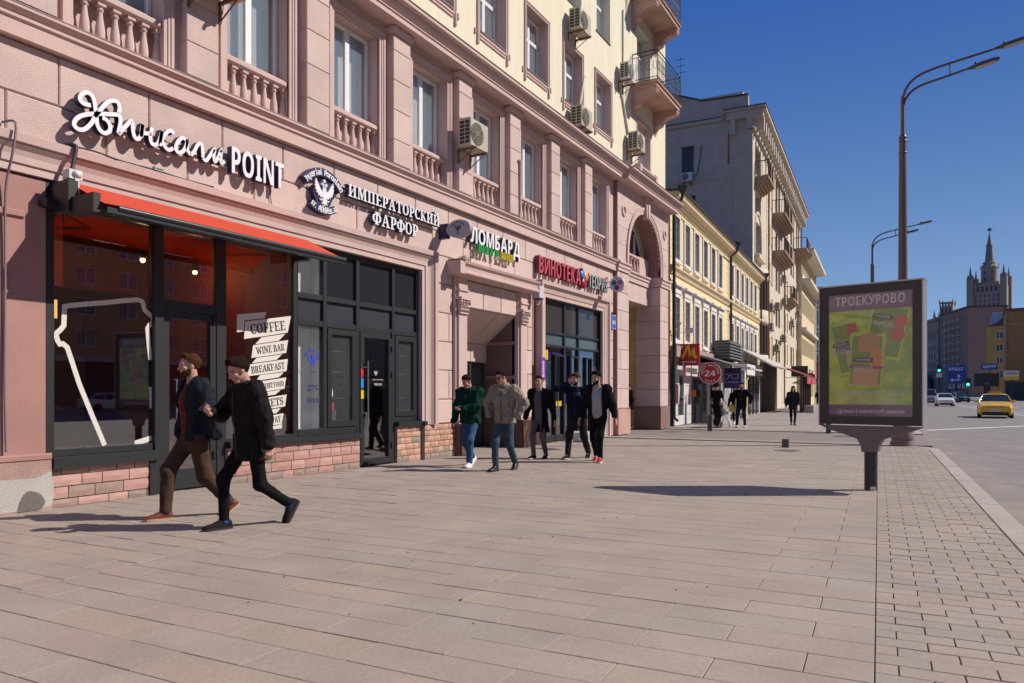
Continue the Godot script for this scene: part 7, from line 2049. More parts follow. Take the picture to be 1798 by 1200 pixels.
# ---------------------------------------------------------------- lamps, advertising pillar, bollards, signs
func lamp_post(at: Vector3, label: String) -> void:
	var l := thing("street_lamp", label, "street lamp", at, YAW_P, "double armed street lamps along the kerb")
	var pm := mat("lamp_pole", 0.12, 0.085, 0.085, 0.45, 0.1, 0.2, 0, 1, 0, 0.3)
	var m := MB.new()
	m.lathe(V2([0.125, 0, 0.115, 3.0, 0.085, 8.0, 0.085, 8.05, 0.05, 8.1, 0.045, 9.1]), 16, true)
	put("pole", m, pm, l)
	m = MB.new()
	m.lathe(V2([0.30, 0, 0.29, 0.1, 0.26, 0.12, 0.255, 0.16, 0.275, 0.18, 0.25, 0.36, 0.225, 0.38, 0.225, 0.41, 0.24, 0.43, 0.215, 0.58, 0.13, 0.62]), 22, true)
	put("base", m, mat("lamp_base", 0.22, 0.15, 0.12, 0.7, 0.2, 0.2, 0.1), l)
	m = MB.new()
	for k in 6: m.box(Vector3(0.19, 0.105 + k * 0.0, -0.1 + k * 0.04), Vector3(0.27, 0.12, -0.09 + k * 0.04))
	put("base_slot", m, plain("black_metal", 0, 0, 0), l)
	for q in [[[0, 8.9, 0, 0.02, 9.1, 0, 0.12, 9.35, 0, 0.36, 9.56, 0, 0.75, 9.68, 0, 1.3, 9.78, 0, 1.95, 9.89, 0]], [[0.02, 8.85, 0.0, 0.06, 9.0, 0, 0.22, 9.2, 0, 0.5, 9.32, 0, 0.95, 9.41, 0, 1.35, 9.5, 0]]]:
		m = MB.new(); m.tube(smooth3(V3(q[0]), 5), 0.035, 0.028, 8); put("arm", m, pm, l)
	m = MB.new(); m.tube(V3([1.05, 9.73, 0, 1.07, 9.43, 0]), 0.018, 0.018, 6)
	for h in [7.6, 7.9, 8.0]: m.lathe_ring(Vector3(0, h, 0), 0.1, 0.03)
	put("brace", m, pm, l)
	for q in [[1.95, 9.89, 0.0], [1.35, 9.5, 0.0]]:
		var h := Node3D.new(); h.name = "lamp_head"; l.add_child(h, true)
		h.position = Vector3(q[0], q[1], q[2]); h.rotation.z = 0.19
		m = MB.new()
		m.t = Transform3D(Basis(Vector3(0, 0, 1), -PI / 2), Vector3(0.0, 0.0, 0))
		m.lathe(V2([0.035, -0.05, 0.05, 0.05, 0.1, 0.2, 0.135, 0.35, 0.135, 0.6, 0.1, 0.75, 0.0, 0.8]), 16, false, 0.38, 1.0)
		put("housing", m, plain("lamp_head_grey", 0.06, 0.065, 0.075, 0.45), h)
		put("lens", bx(Vector3(0.25, -0.06, -0.1), Vector3(0.68, -0.045, 0.1)), plain("lamp_lens", 0.35, 0.34, 0.33, 0.2), h)
		m = MB.new(); m.lathe_at(Vector3(0.28, 0.04, 0), 0.03, 0.06); put("sensor", m, plain("black_metal", 0, 0, 0), h)

func ad_pillar() -> void:
	var a := thing("advertising_pillar", "dark framed poster pillar on one post with a green food advertisement", "advertising pillar", Vector3(8.27, 0, -11.37), -0.19)
	var fr := mat("pillar_frame", 0.035, 0.03, 0.032, 0.45, 0.1)
	var m := MB.new()
	m.frame(V2([-0.66, 0.92, -0.66, 2.88, 0.66, 2.88, 0.66, 0.92]), V2([0, -0.1, 0, 0.1, 0.115, 0.1, 0.12, 0.085, 0.12, -0.085, 0.115, -0.1]), true)
	put("frame", m, fr, a)
	m = MB.new()
	m.box(Vector3(-0.675, 0.9, -0.115), Vector3(-0.66, 2.895, 0.115)); m.box(Vector3(0.66, 0.9, -0.115), Vector3(0.675, 2.895, 0.115)); m.box(Vector3(-0.675, 2.88, -0.115), Vector3(0.675, 2.9, 0.115))
	put("edge_profile", m, mat("pillar_alu", 0.40, 0.40, 0.42, 0.4, 0.05, 0, 0, 1, 0, 0.5), a)
	m = MB.new()
	var pf := V2([-0.66, 0.9, -0.5, 0.83, -0.3, 0.77, -0.16, 0.72, -0.11, 0.62, -0.1, 0.54, 0.1, 0.54, 0.11, 0.62, 0.16, 0.72, 0.3, 0.77, 0.5, 0.83, 0.66, 0.9])
	m.extr(pf, -0.09, 0.09)
	put("saddle", m, mat("pillar_saddle", 0.13, 0.115, 0.12, 0.5, 0.1), a)
	m = MB.new(); m.lathe(V2([0.088, 0, 0.085, 0.02, 0.085, 0.56]), 20)
	put("post", m, mat("pillar_post", 0.03, 0.026, 0.026, 0.35, 0.1), a)
	m = MB.new()
	for z in [0.075, -0.075]:
		if z > 0: m.quad(Vector3(-0.555, 1.03, z), Vector3(0.555, 1.03, z), Vector3(0.555, 2.77, z), Vector3(-0.555, 2.77, z))
		else: m.quad(Vector3(0.555, 1.03, z), Vector3(-0.555, 1.03, z), Vector3(-0.555, 2.77, z), Vector3(0.555, 2.77, z))
	var pm := StandardMaterial3D.new(); pm.albedo_texture = ad_texture(); pm.roughness = 0.4
	put("poster", m, pm, a)
	var w := plain("poster_white", 0.52, 0.48, 0.52, 0.5); var wg := plain("poster_pale", 0.50, 0.53, 0.36, 0.5); var bk := plain("poster_black", 0.03, 0.022, 0.03, 0.5)
	write("ТРОЕКУРОВО", 0.13, 0.002, w, a, Vector3(0.0, 2.665, 0.077), 0.9)
	for q in [[-0.38, 2.05, 0.22, -0.21, "КОТЛЕТЫ", -0.1, 0.22, 1.94], [0.17, 2.42, 0.26, 0.22, "ТЕФТЕЛИ", 0.12, 0.25, 2.32], [-0.08, 1.83, 0.25, 0.06, "ШНИЦЕЛЬ", 0.04, 0.26, 1.69]]:
		var g := MB.new(); g.box(Vector3(-q[2] / 2, -0.03, 0), Vector3(q[2] / 2, 0.03, 0.0015))
		var o := put("label_strip", g, bk, a); o.position = Vector3(q[0], q[1], 0.076); o.rotation.z = -q[3]
		write("ТРОЕКУРОВО", 0.03, 0.001, w, a, Vector3(q[0], q[1], 0.079), q[2] * 0.8, "sans bold", -q[3])
		write(q[4], 0.07, 0.001, wg, a, Vector3(q[0] + 0.0, q[7], 0.077), q[6], "sans bold", -q[3])
	write("ПРАВИЛЬНЫЕ КОТЛЕТКИ", 0.062, 0.0015, wg, a, Vector3(0, 1.355, 0.077), 0.88)
	write("ИЗ КУРИНОГО ФИЛЕ", 0.062, 0.0015, wg, a, Vector3(0.0, 1.255, 0.077), 0.7)
	write("СДЕЛАНО В КАЛУЖСКОЙ ОБЛАСТИ", 0.042, 0.0015, w, a, Vector3(0.0, 1.105, 0.077), 0.88)
	pane2(a, Vector3(-0.56, 1.02, 0.088), Vector3(0.56, 2.78, 0.092), glass("clear_glass"))
	m = MB.new(); m.box(Vector3(0.02, 0, 0.08), Vector3(0.08, 0.06, 0.11)); put("base_plate", m, mat("galvanised", 0, 0, 0), a)

func pane2(o: Node3D, a: Vector3, b: Vector3, m: Material) -> void:
	put("pane", bx(a, b), m, o)

func in_poly(p: Vector2, c: Vector2, hw: float, hh: float, rot: float) -> Vector2:
	var d := (p - c).rotated(-rot)
	return Vector2(d.x / hw, d.y / hh)

func ad_texture() -> ImageTexture:
	var W := 300; var H := 470
	var im := Image.create(W, H, false, Image.FORMAT_RGB8)
	var f := FastNoiseLite.new(); f.seed = 3; f.frequency = 0.09; f.fractal_octaves = 4
	var f2 := FastNoiseLite.new(); f2.seed = 8; f2.frequency = 0.012
	# food pouches: centre, half size, turn
	var pk := [[Vector2(75, 205), 52.0, 105.0, -0.2], [Vector2(208, 150), 66.0, 105.0, 0.2], [Vector2(138, 255), 62.0, 105.0, 0.06]]
	for y in H:
		for x in W:
			var p := Vector2(x, y)
			var c := Color(0.5, 0.62, 0.04).lerp(Color(0.17, 0.36, 0.03), clampf(0.5 + 0.9 * f2.get_noise_2d(x, y) + (x - 150.0) / 340.0, 0, 1))
			if y < 66: c = Color(0.085, 0.028, 0.115)
			if y > 423: c = Color(0.05, 0.018, 0.10)
			if y >= 66 and y <= 423:
				for k in 3:
					var q: Array = pk[k]
					var d := in_poly(p, q[0], q[1], q[2], q[3])
					var wob := 1.0 + 0.05 * sin(d.y * 9.0 + k) + 0.05 * sin(d.x * 7.0)
					if absf(d.x) < wob and absf(d.y) < wob:
						var edge := maxf(absf(d.x), absf(d.y))
						c = Color(0.42, 0.55, 0.03) if edge > 0.86 else Color(0.13, 0.28, 0.03)
						if edge > 0.97: c *= 0.75
						var n := f.get_noise_2d(x * 3.0, y * 3.0)
						var food := Color(0.62, 0.36, 0.13).lerp(Color(0.30, 0.14, 0.04), clampf(0.5 + n, 0, 1))
						if k == 2:
							if d.y > 0.3 and d.y < 0.92 and absf(d.x) < 0.72: c = food.lerp(Color(0.7, 0.45, 0.2), 0.3)
							if Vector2(d.x - 0.1, (d.y + 0.55) * 1.2).length() < 0.62 and d.y < -0.3: c = food
							if Vector2((d.x - 0.55) * 1.1, (d.y + 0.05)).length() < 0.42: c = food.lerp(Color(0.75, 0.25, 0.04), 0.45)
							if d.y > 0.2 and d.y < 0.3: c = Color(0.26, 0.01, 0.12)
						if k == 0:
							if d.y > 0.1 and d.y < 0.75 and d.x > -0.3 and d.x < 0.7: c = Color(0.55, 0.36, 0.30)
							if d.y > -0.02 and d.y < 0.1: c = Color(0.05, 0.08, 0.22)
							if Vector2(d.x - 0.5, (d.y + 0.62) * 1.8).length() < 0.4: c = Color(0.45, 0.06, 0.015)
						if k == 1:
							for t in [Vector2(0.62, -0.42), Vector2(0.62, 0.05)]:
								if Vector2(d.x - t.x, (d.y - t.y) * 1.6).length() < 0.36: c = Color(0.55, 0.045, 0.02).lerp(Color(0.7, 0.2, 0.1), clampf(n, 0, 1))
			im.set_pixel(x, y, c.linear_to_srgb())
	return ImageTexture.create_from_image(im)

func street_furniture() -> void:
	lamp_post(PW(13.3, 0.58), "nearest double armed street lamp, its pole rising behind the advertising pillar")
	lamp_post(PW(34.0, -0.27), "second double armed street lamp, farther along the kerb")
	lamp_post(PW(60.0, -0.2), "third double armed street lamp, hidden low behind the advertising pillar")
	ad_pillar()
	var stone := mat("bollard_stone", 0.105, 0.085, 0.075, 0.7, 0.25, 0.2, 0.1, 2.0)
	for q in [[18.98, -5.51, 0.56, "short dark square bollard near the white tiled shop"], [19.25, -1.53, 0.56, "dark square bollard just left of the advertising pillar"], [11.25, -2.07, 0.21, "low dark stub of a bollard alone on the pavement"]]:
		var b := thing("bollard", q[3], "bollard", PW(q[0], q[1]), YAW_P, "square bollards on the pavement")
		var m := MB.new(); m.cbox_up(0.16, q[2]); put("post", m, stone, b)
		put("cap", bx(Vector3(-0.075, q[2], -0.075), Vector3(0.075, q[2] + 0.006, 0.075)), mat("bollard_top", 0.26, 0.23, 0.21, 0.7, 0.2), b)
	# traffic lights, road signs and hoardings far down the road
	var black := plain("black_metal", 0, 0, 0)
	for q in [[152.0, 10.3, 5.4, "traffic light showing green left of the brown block"], [132.0, 13.1, 2.5, "low traffic light showing green above the parked cars"]]:
		var t := thing("traffic_light", q[3], "traffic light", PW(q[0], q[1]), YAW_P, "green traffic lights")
		var m := MB.new(); m.tube(PackedVector3Array([Vector3(0, -0.13, 0), Vector3(0, q[2], 0)]), 0.08, 0.08, 8); put("pole", m, black, t)
		put("case", bx(Vector3(-0.4, q[2], -0.2), Vector3(0.4, q[2] + 1.3, 0.2)), black, t)
		m = MB.new(); m.ball(Vector3(0, q[2] + 0.3, 0.2), Vector3(0.24, 0.24, 0.12), 10); put("green_lens", m, glow("green_light", 0.05, 1.0, 0.55, 2.5), t)
		m = MB.new(); m.ball(Vector3(0, q[2] + 1.0, 0.2), Vector3(0.16, 0.16, 0.1), 8); put("dark_lens", m, plain("lens_dark", 0.05, 0.01, 0.01, 0.3), t)
		if q[2] > 4: put("white_plate", bx(Vector3(-0.5, q[2] - 1.0, 0), Vector3(0.5, q[2] - 0.2, 0.1)), plain("panel_white", 0, 0, 0), t)
	var blue := plain("road_sign_blue", 0.02, 0.075, 0.30, 0.5); var wh := plain("white_acrylic", 0, 0, 0)
	for q in [[167.0, 14.2, 5.6, 3.4, 1.5, "", "upper blue road sign left of the blank brown wall", "АРБАТ"], [166.5, 14.4, 3.6, 3.2, 1.9, "", "lower blue road sign with white arrows", "←  ↑"], [140.0, 17.0, 5.4, 2.4, 1.0, "", "blue road sign above the dark hoarding", "ЦЕНТР"]]:
		var s := thing("road_sign", q[6], "road sign", PW(q[0], q[1]), YAW_P, "blue road signs")
		put("panel", bx(Vector3(-q[3] / 2, q[2], 0), Vector3(q[3] / 2, q[2] + q[4], 0.12)), blue, s)
		var m := MB.new(); m.tube(PackedVector3Array([Vector3(0, -0.13, -0.1), Vector3(0, q[2] + q[4], -0.1)]), 0.09, 0.09, 8); put("post", m, black, s)
		if q[7] == "←  ↑":
			m = MB.new(); m.ribbon(V2([0.6, q[2] + 0.5, -0.7, q[2] + 0.5]), 0.2, 0.12, 0.14); m.extr(V2([-0.7, q[2] + 0.85, -1.3, q[2] + 0.5, -0.7, q[2] + 0.15]), 0.12, 0.14); m.ribbon(V2([0.3, q[2] + 0.5, 0.3, q[2] + 1.3]), 0.2, 0.12, 0.14); m.extr(V2([-0.05, q[2] + 1.2, 0.65, q[2] + 1.2, 0.3, q[2] + 1.7]), 0.12, 0.14)
			put("arrow", m, wh, s)
		else: write(q[7], q[4] * 0.42, 0.02, wh, s, Vector3(0, q[2] + q[4] / 2, 0.13), q[3] * 0.8)
	var lv := thing("roof_letters_sign", "small white LEVEL lettering below the blue road signs", "sign", PW(170.0, 15.0) + Vector3(0, 2.35, 0), YAW_P)
	put("rail", bx(Vector3(-1.8, -0.1, -0.1), Vector3(1.8, 0.0, 0)), black, lv)
	letters("LEVEL", 0.95, 0.1, wh, lv, -1.7, 1.8, 0.0, 0.05)
	put("posts", bx(Vector3(-1.8, -2.4, -0.1), Vector3(-1.6, 0, 0)), black, lv)
	var hb := thing("dark_hoarding", "large dark hoarding in front of the ochre house", "hoarding", PW(110.4, 13.3), YAW_P)
	put("panel", bx(Vector3(-1.5, 2.3, -0.2), Vector3(1.4, 4.1, 0.2)), mat("hoarding_dark", 0.018, 0.017, 0.022, 0.5, 0.1), hb)
	put("legs", bx(Vector3(-0.4, -0.13, -0.15), Vector3(0.4, 2.3, 0.15)), black, hb)
	put("blue_patch", bx(Vector3(-0.3, 2.5, 0.2), Vector3(0.2, 2.9, 0.21)), plain("patch_blue", 0.06, 0.08, 0.18, 0.5), hb)
	var yh := thing("white_yellow_board", "white and yellow advertising board right of the dark hoarding", "hoarding", PW(99.9, 14.7), YAW_P - 0.1)
	put("panel", bx(Vector3(-0.8, 3.0, 0), Vector3(0.75, 4.15, 0.3)), plain("panel_white", 0, 0, 0), yh)
	put("yellow_part", bx(Vector3(-0.8, 3.0, 0.3), Vector3(0.75, 3.45, 0.32)), plain("notice_amber", 0, 0, 0), yh)
	write("АЗБУКА", 0.25, 0.02, plain("sign_grey", 0, 0, 0), yh, Vector3(0, 3.8, 0.31), 1.2)
	put("post", bx(Vector3(-0.1, -0.13, 0.05), Vector3(0.1, 3.0, 0.25)), black, yh)
	# dark parapet of the underpass and road edge on the far side
	var pa := thing("underpass_parapet", "long low dark parapet across the road behind the yellow taxi", "wall", PW(78, 13.0), YAW_P)
	for k in 16: put("panel", bx(Vector3(k * 3.0, -0.13, -0.2), Vector3(k * 3.0 + 2.96, 0.95, 0.1)), mat("parapet_dark", 0.085, 0.08, 0.08, 0.8, 0.2, 0.2), pa)
	put("rail", bx(Vector3(0, 0.95, -0.22), Vector3(48, 1.05, 0.12)), mat("parapet_rail", 0.12, 0.11, 0.11, 0.7), pa)
	var wl := thing("overhead_wires", "thin overhead wires crossing the sky far down the road", "wires")
	var m := MB.new()
	for k in 3: m.tube(smooth3(PackedVector3Array([PW(150, 2.0, 10.5 + k * 0.5), PW(156, 9.0, 9.9 + k * 0.5), PW(160, 18, 10.6 + k * 0.5)])), 0.02, 0.02, 4)
	put("wire", m, black, wl)

# ---------------------------------------------------------------- traffic. A car faces +z, y = 0 on the road
func loft(rings: Array, closed_ends := true) -> MB:      # rings of points, left to right over the top
	var m := MB.new()
	var n: int = rings[0].size()
	for k in rings.size() - 1:
		for i in n - 1:
			m.quad(rings[k + 1][i], rings[k][i], rings[k][i + 1], rings[k + 1][i + 1])
	if closed_ends:
		for e in [0, rings.size() - 1]:
			var r: Array = rings[e]
			for i in n / 2:
				if e == 0: m.quad(r[i], r[n - 1 - i], r[n - 2 - i], r[i + 1]) if i < n / 2 - 1 or n % 2 == 0 else m.tri(r[i], r[n - 1 - i], r[i + 1])
				else: m.quad(r[n - 1 - i], r[i], r[i + 1], r[n - 2 - i]) if i < n / 2 - 1 or n % 2 == 0 else m.tri(r[n - 1 - i], r[i], r[i + 1])
	return m

func car(at: Vector3, turn: float, label: String, category: String, paint: Material, tall := 0.0, taxi := false, lit := true, group := "cars on the road") -> Node3D:
	var c := thing(category.replace(" ", "_"), label, category, at, turn, group)
	var L := 4.5; var hw := 0.9
	# lower body: z, half width, sill, belt, deck (tall adds height)
	var st := [[2.25, 0.60, 0.30, 0.52, 0.62], [2.2, 0.78, 0.22, 0.58, 0.72], [2.0, 0.87, 0.18, 0.66, 0.80], [1.5, 0.9, 0.18, 0.74, 0.90], [0.95, 0.9, 0.18, 0.86, 0.98], [0.2, 0.9, 0.18, 0.92, 0.94], [-1.0, 0.9, 0.18, 0.94, 0.96], [-1.7, 0.9, 0.2, 0.96, 1.04], [-2.1, 0.87, 0.24, 0.92, 1.02], [-2.25, 0.72, 0.34, 0.8, 0.9]]
	var rings := []
	for s in st:
		var w: float = s[1]; var z: float = s[0]; var t := tall * clampf((2.4 - z) / 1.2, 0.35, 1.0) * 0.35
		rings.append([Vector3(-w * 0.9, s[2], z), Vector3(-w, s[2] + 0.12, z), Vector3(-w * 1.0, 0.5 + t * 0.4, z), Vector3(-w * 0.985, s[3] + t, z), Vector3(-w * 0.88, s[4] + t, z), Vector3(-w * 0.4, s[4] + t + 0.025, z), Vector3(w * 0.4, s[4] + t + 0.025, z), Vector3(w * 0.88, s[4] + t, z), Vector3(w * 0.985, s[3] + t, z), Vector3(w, 0.5 + t * 0.4, z), Vector3(w, s[2] + 0.12, z), Vector3(w * 0.9, s[2], z)])
	put("body", loft(rings), paint, c)
	# cabin glass with a painted roof and pillars
	var tb := tall * 0.35; var rt := 1.46 + tall
	var cab := [[1.02, 0.80, 0.95 + tb, 0.97 + tb], [0.35, 0.78, 0.93 + tb, rt - 0.06], [0.0, 0.77, 0.93 + tb, rt - 0.01], [-0.7, 0.77, 0.94 + tb, rt], [-1.35 - tall * 0.9, 0.75, 0.96 + tb, rt - 0.06], [-1.95 - tall * 0.35, 0.72, 1.0 + tb, 1.05 + tb]]
	rings = []; var roof := []
	for s in cab:
		var w: float = s[1]; var z: float = s[0]
		var k: float = (s[3] - s[2]) / 0.5
		rings.append([Vector3(-w - 0.04, s[2] - 0.03, z), Vector3(-w + 0.13 * k, s[3] - 0.04, z), Vector3(-w * 0.5, s[3] + 0.004, z), Vector3(w * 0.5, s[3] + 0.004, z), Vector3(w - 0.13 * k, s[3] - 0.04, z), Vector3(w + 0.04, s[2] - 0.03, z)])
	put("windows", loft(rings), mat("car_glass", 0.025, 0.03, 0.032, 0.05), c)
	for k in range(1, 5):
		var r: Array = rings[k]
		var o := []
		for p in [r[1], r[2], r[3], r[4]]: o.append(p + Vector3(0, 0.018, 0))
		roof.append([o[0] - Vector3(0.015, 0.06, 0), o[0], o[1], o[2], o[3], o[3] + Vector3(0.015, -0.06, 0)])
	put("roof", loft(roof, false), paint, c)
	var m := MB.new()
	for sd in [0, 5]:
		var tp := 1 if sd == 0 else 4
		for q in [[0, 1, 0.035], [2, 2, 0.03], [3, 3, 0.035], [5, 4, 0.045]]:
			m.tube(PackedVector3Array([rings[q[0]][sd] + Vector3(0, 0.02, 0), rings[q[1]][tp]]), q[2], q[2] * 0.8, 6)
	put("pillars", m, paint, c)
	var dk := plain("car_trim", 0.015, 0.015, 0.016, 0.5)
	var gy := tb * 0.5
	put("grille", bx(Vector3(-0.42, 0.56 + gy, 2.1), Vector3(0.42, 0.69 + gy, 2.235)), dk, c)
	put("lower_intake", bx(Vector3(-0.66, 0.26, 2.1), Vector3(0.66, 0.38, 2.262)), dk, c)
	put("number_plate", bx(Vector3(-0.26, 0.42, 2.2), Vector3(0.26, 0.53, 2.275)), plain("panel_white", 0.6, 0.57, 0.55, 0.5), c)
	for sd in [-1.0, 1.0]:
		m = MB.new(); m.t = Transform3D(Basis(Vector3.UP, sd * 0.55), Vector3(sd * 0.64, 0.63 + gy, 2.08)); m.ball(Vector3.ZERO, Vector3(0.17, 0.075, 0.1), 12)
		put("headlight", m, glow("headlight_lit", 1.0, 0.85, 0.6, 2.0) if lit else plain("headlight_off", 0.4, 0.4, 0.42, 0.1), c)
		m = MB.new(); m.cbox(Vector3(sd * 0.98 - 0.1, 0.95 + tb, 0.62), Vector3(sd * 0.98 + 0.1, 1.08 + tb, 0.74), 0.03)
		m.box(Vector3(sd * 0.86 - 0.04, 0.96 + tb, 0.64), Vector3(sd * 0.86 + 0.06, 1.0 + tb, 0.7)); put("wing_mirror", m, paint, c)
		put("tail_light", bx(Vector3(sd * 0.7 - 0.14, 0.72 + gy, -2.262), Vector3(sd * 0.7 + 0.14, 0.86 + gy, -2.15)), plain("tail_red", 0.25, 0.01, 0.01, 0.3), c)
		for z in [1.38, -1.35]:
			m = MB.new(); m.t = Transform3D(Basis(Vector3(0, 0, 1), PI / 2), Vector3(sd * 0.80, 0.315, z)); m.lathe(V2([0.19, -0.105, 0.29, -0.1, 0.315, -0.07, 0.315, 0.07, 0.29, 0.1, 0.19, 0.105]), 20, false)
			var wh := put("wheel", m, plain("tyre", 0.018, 0.018, 0.018, 0.9), c)
			m = MB.new(); m.t = Transform3D(Basis(Vector3(0, 0, 1), PI / 2), Vector3(sd * 0.80, 0.315, z)); m.lathe(V2([0, -0.09, 0.19, -0.095, 0.2, 0, 0.19, 0.095, 0, 0.09]), 14, false)
			put("rim", m, plain("alloy", 0.35, 0.35, 0.36, 0.35, 0.6), wh)
			m = MB.new(); m.t = Transform3D(Basis(Vector3(0, 0, 1), PI / 2), Vector3(sd * 0.885, 0.33, z)); m.lathe(V2([0, -0.02, 0.365, -0.02, 0.365, 0.02, 0, 0.02]), 20, false)
			put("wheel_arch", m, dk, c)
	put("underbody", bx(Vector3(-0.78, 0.16, -2.0), Vector3(0.78, 0.3, 2.0)), dk, c)
	if taxi:
		m = MB.new(); m.cbox(Vector3(-0.32, rt + 0.01, -0.35), Vector3(0.32, rt + 0.13, -0.15), 0.03); put("roof_sign", m, plain("taxi_sign", 0.6, 0.2, 0.03, 0.5), c)
		for sd in [-1, 1]:
			m = MB.new()
			for k in 12: m.box(Vector3(sd * 0.905 - 0.004, 0.66 + 0.06 * (k % 2), 1.0 - k * 0.16), Vector3(sd * 0.905 + 0.004, 0.72 + 0.06 * (k % 2), 1.08 - k * 0.16))
			put("chequer_band", m, dk, c)
	return c

func traffic() -> void:
	var cp := func(called: String, r: float, g: float, b: float, metal := 0.0) -> Material:
		var m := mat(called, r, g, b, 0.35, 0, 0, 0, 1, 0, metal); m.clearcoat_enabled = true; m.clearcoat = 0.7; m.clearcoat_roughness = 0.06; return m
	car(PW(45.6, 6.45) + Vector3(0, -0.13, 0), YAW_P - 0.1, "yellow taxi with lit headlights and a sign on its roof", "taxi", cp.call("taxi_yellow", 0.72, 0.42, 0.01), 0.0, true)
	car(PW(90.5, 6.9) + Vector3(0, -0.13, 0), YAW_P, "white saloon car with bright headlights", "car", cp.call("white_paint", 0.70, 0.69, 0.68), 0.03)
	car(PW(112.0, 6.6) + Vector3(0, -0.13, 0), YAW_P, "dark grey van driving behind the white car", "van", cp.call("van_grey", 0.12, 0.12, 0.13), 0.62)
	var k := 0
	for q in [[128.0, 7.6, "car_black", 0.02, 0.02, 0.022, 0.1, "black car behind the grey van"], [142.0, 8.4, "car_navy", 0.02, 0.03, 0.06, 0.3, "dark blue high car just right of the grey van"], [131.0, 11.7, "car_black", 0.02, 0.02, 0.022, 0.25, "large dark car standing below the low traffic light"], [150.0, 11.0, "car_maroon", 0.09, 0.02, 0.02, 0.05, "maroon car left of the large dark car"], [118.0, 15.4, "car_blue", 0.08, 0.12, 0.24, 0.0, "pale blue car behind the parapet above the taxi"], [160.0, 13.4, "car_silver", 0.35, 0.36, 0.38, 0.0, "silver car among the far dark cars"], [150.0, 7.0, "car_black", 0, 0, 0, 0.1, "black car farthest behind the grey van"]]:
		car(PW(q[0], q[1]) + Vector3(0, -0.13, 0), YAW_P + [0.0, 0.05, 0.35, 0.1, 0.2, 0.0, 0.0][k], q[7], "car", cp.call(q[2], q[3], q[4], q[5]), q[6], false, k == 5)
		k += 1
	for q in [[99.0, -5.3, "white car parked at the far end of the pavement", "white_paint"]]:
		car(PW(q[0], q[1]), YAW_P + 0.9, q[2], "car", cp.call(q[3], 0, 0, 0), 0.0, false, false)
	# cars on the far side, mirrored in the shop windows
	for q in [[-3.0, 44.0, "silver car parked across the road, mirrored in the cafe window", "car_silver"], [4.5, 44.0, "black car parked across the road, mirrored in the cafe window", "car_black"], [12.0, 44.0, "dark blue car parked across the road, mirrored in the cafe window", "car_navy"], [26.0, 44.0, "white car parked across the road, mirrored in the shop windows", "white_paint"]]:
		car(PW(q[0], q[1]) + Vector3(0, -0.13, 0), YAW_P + PI, q[2], "car", cp.call(q[3], 0, 0, 0), 0.05, false, false, "cars parked across the road")

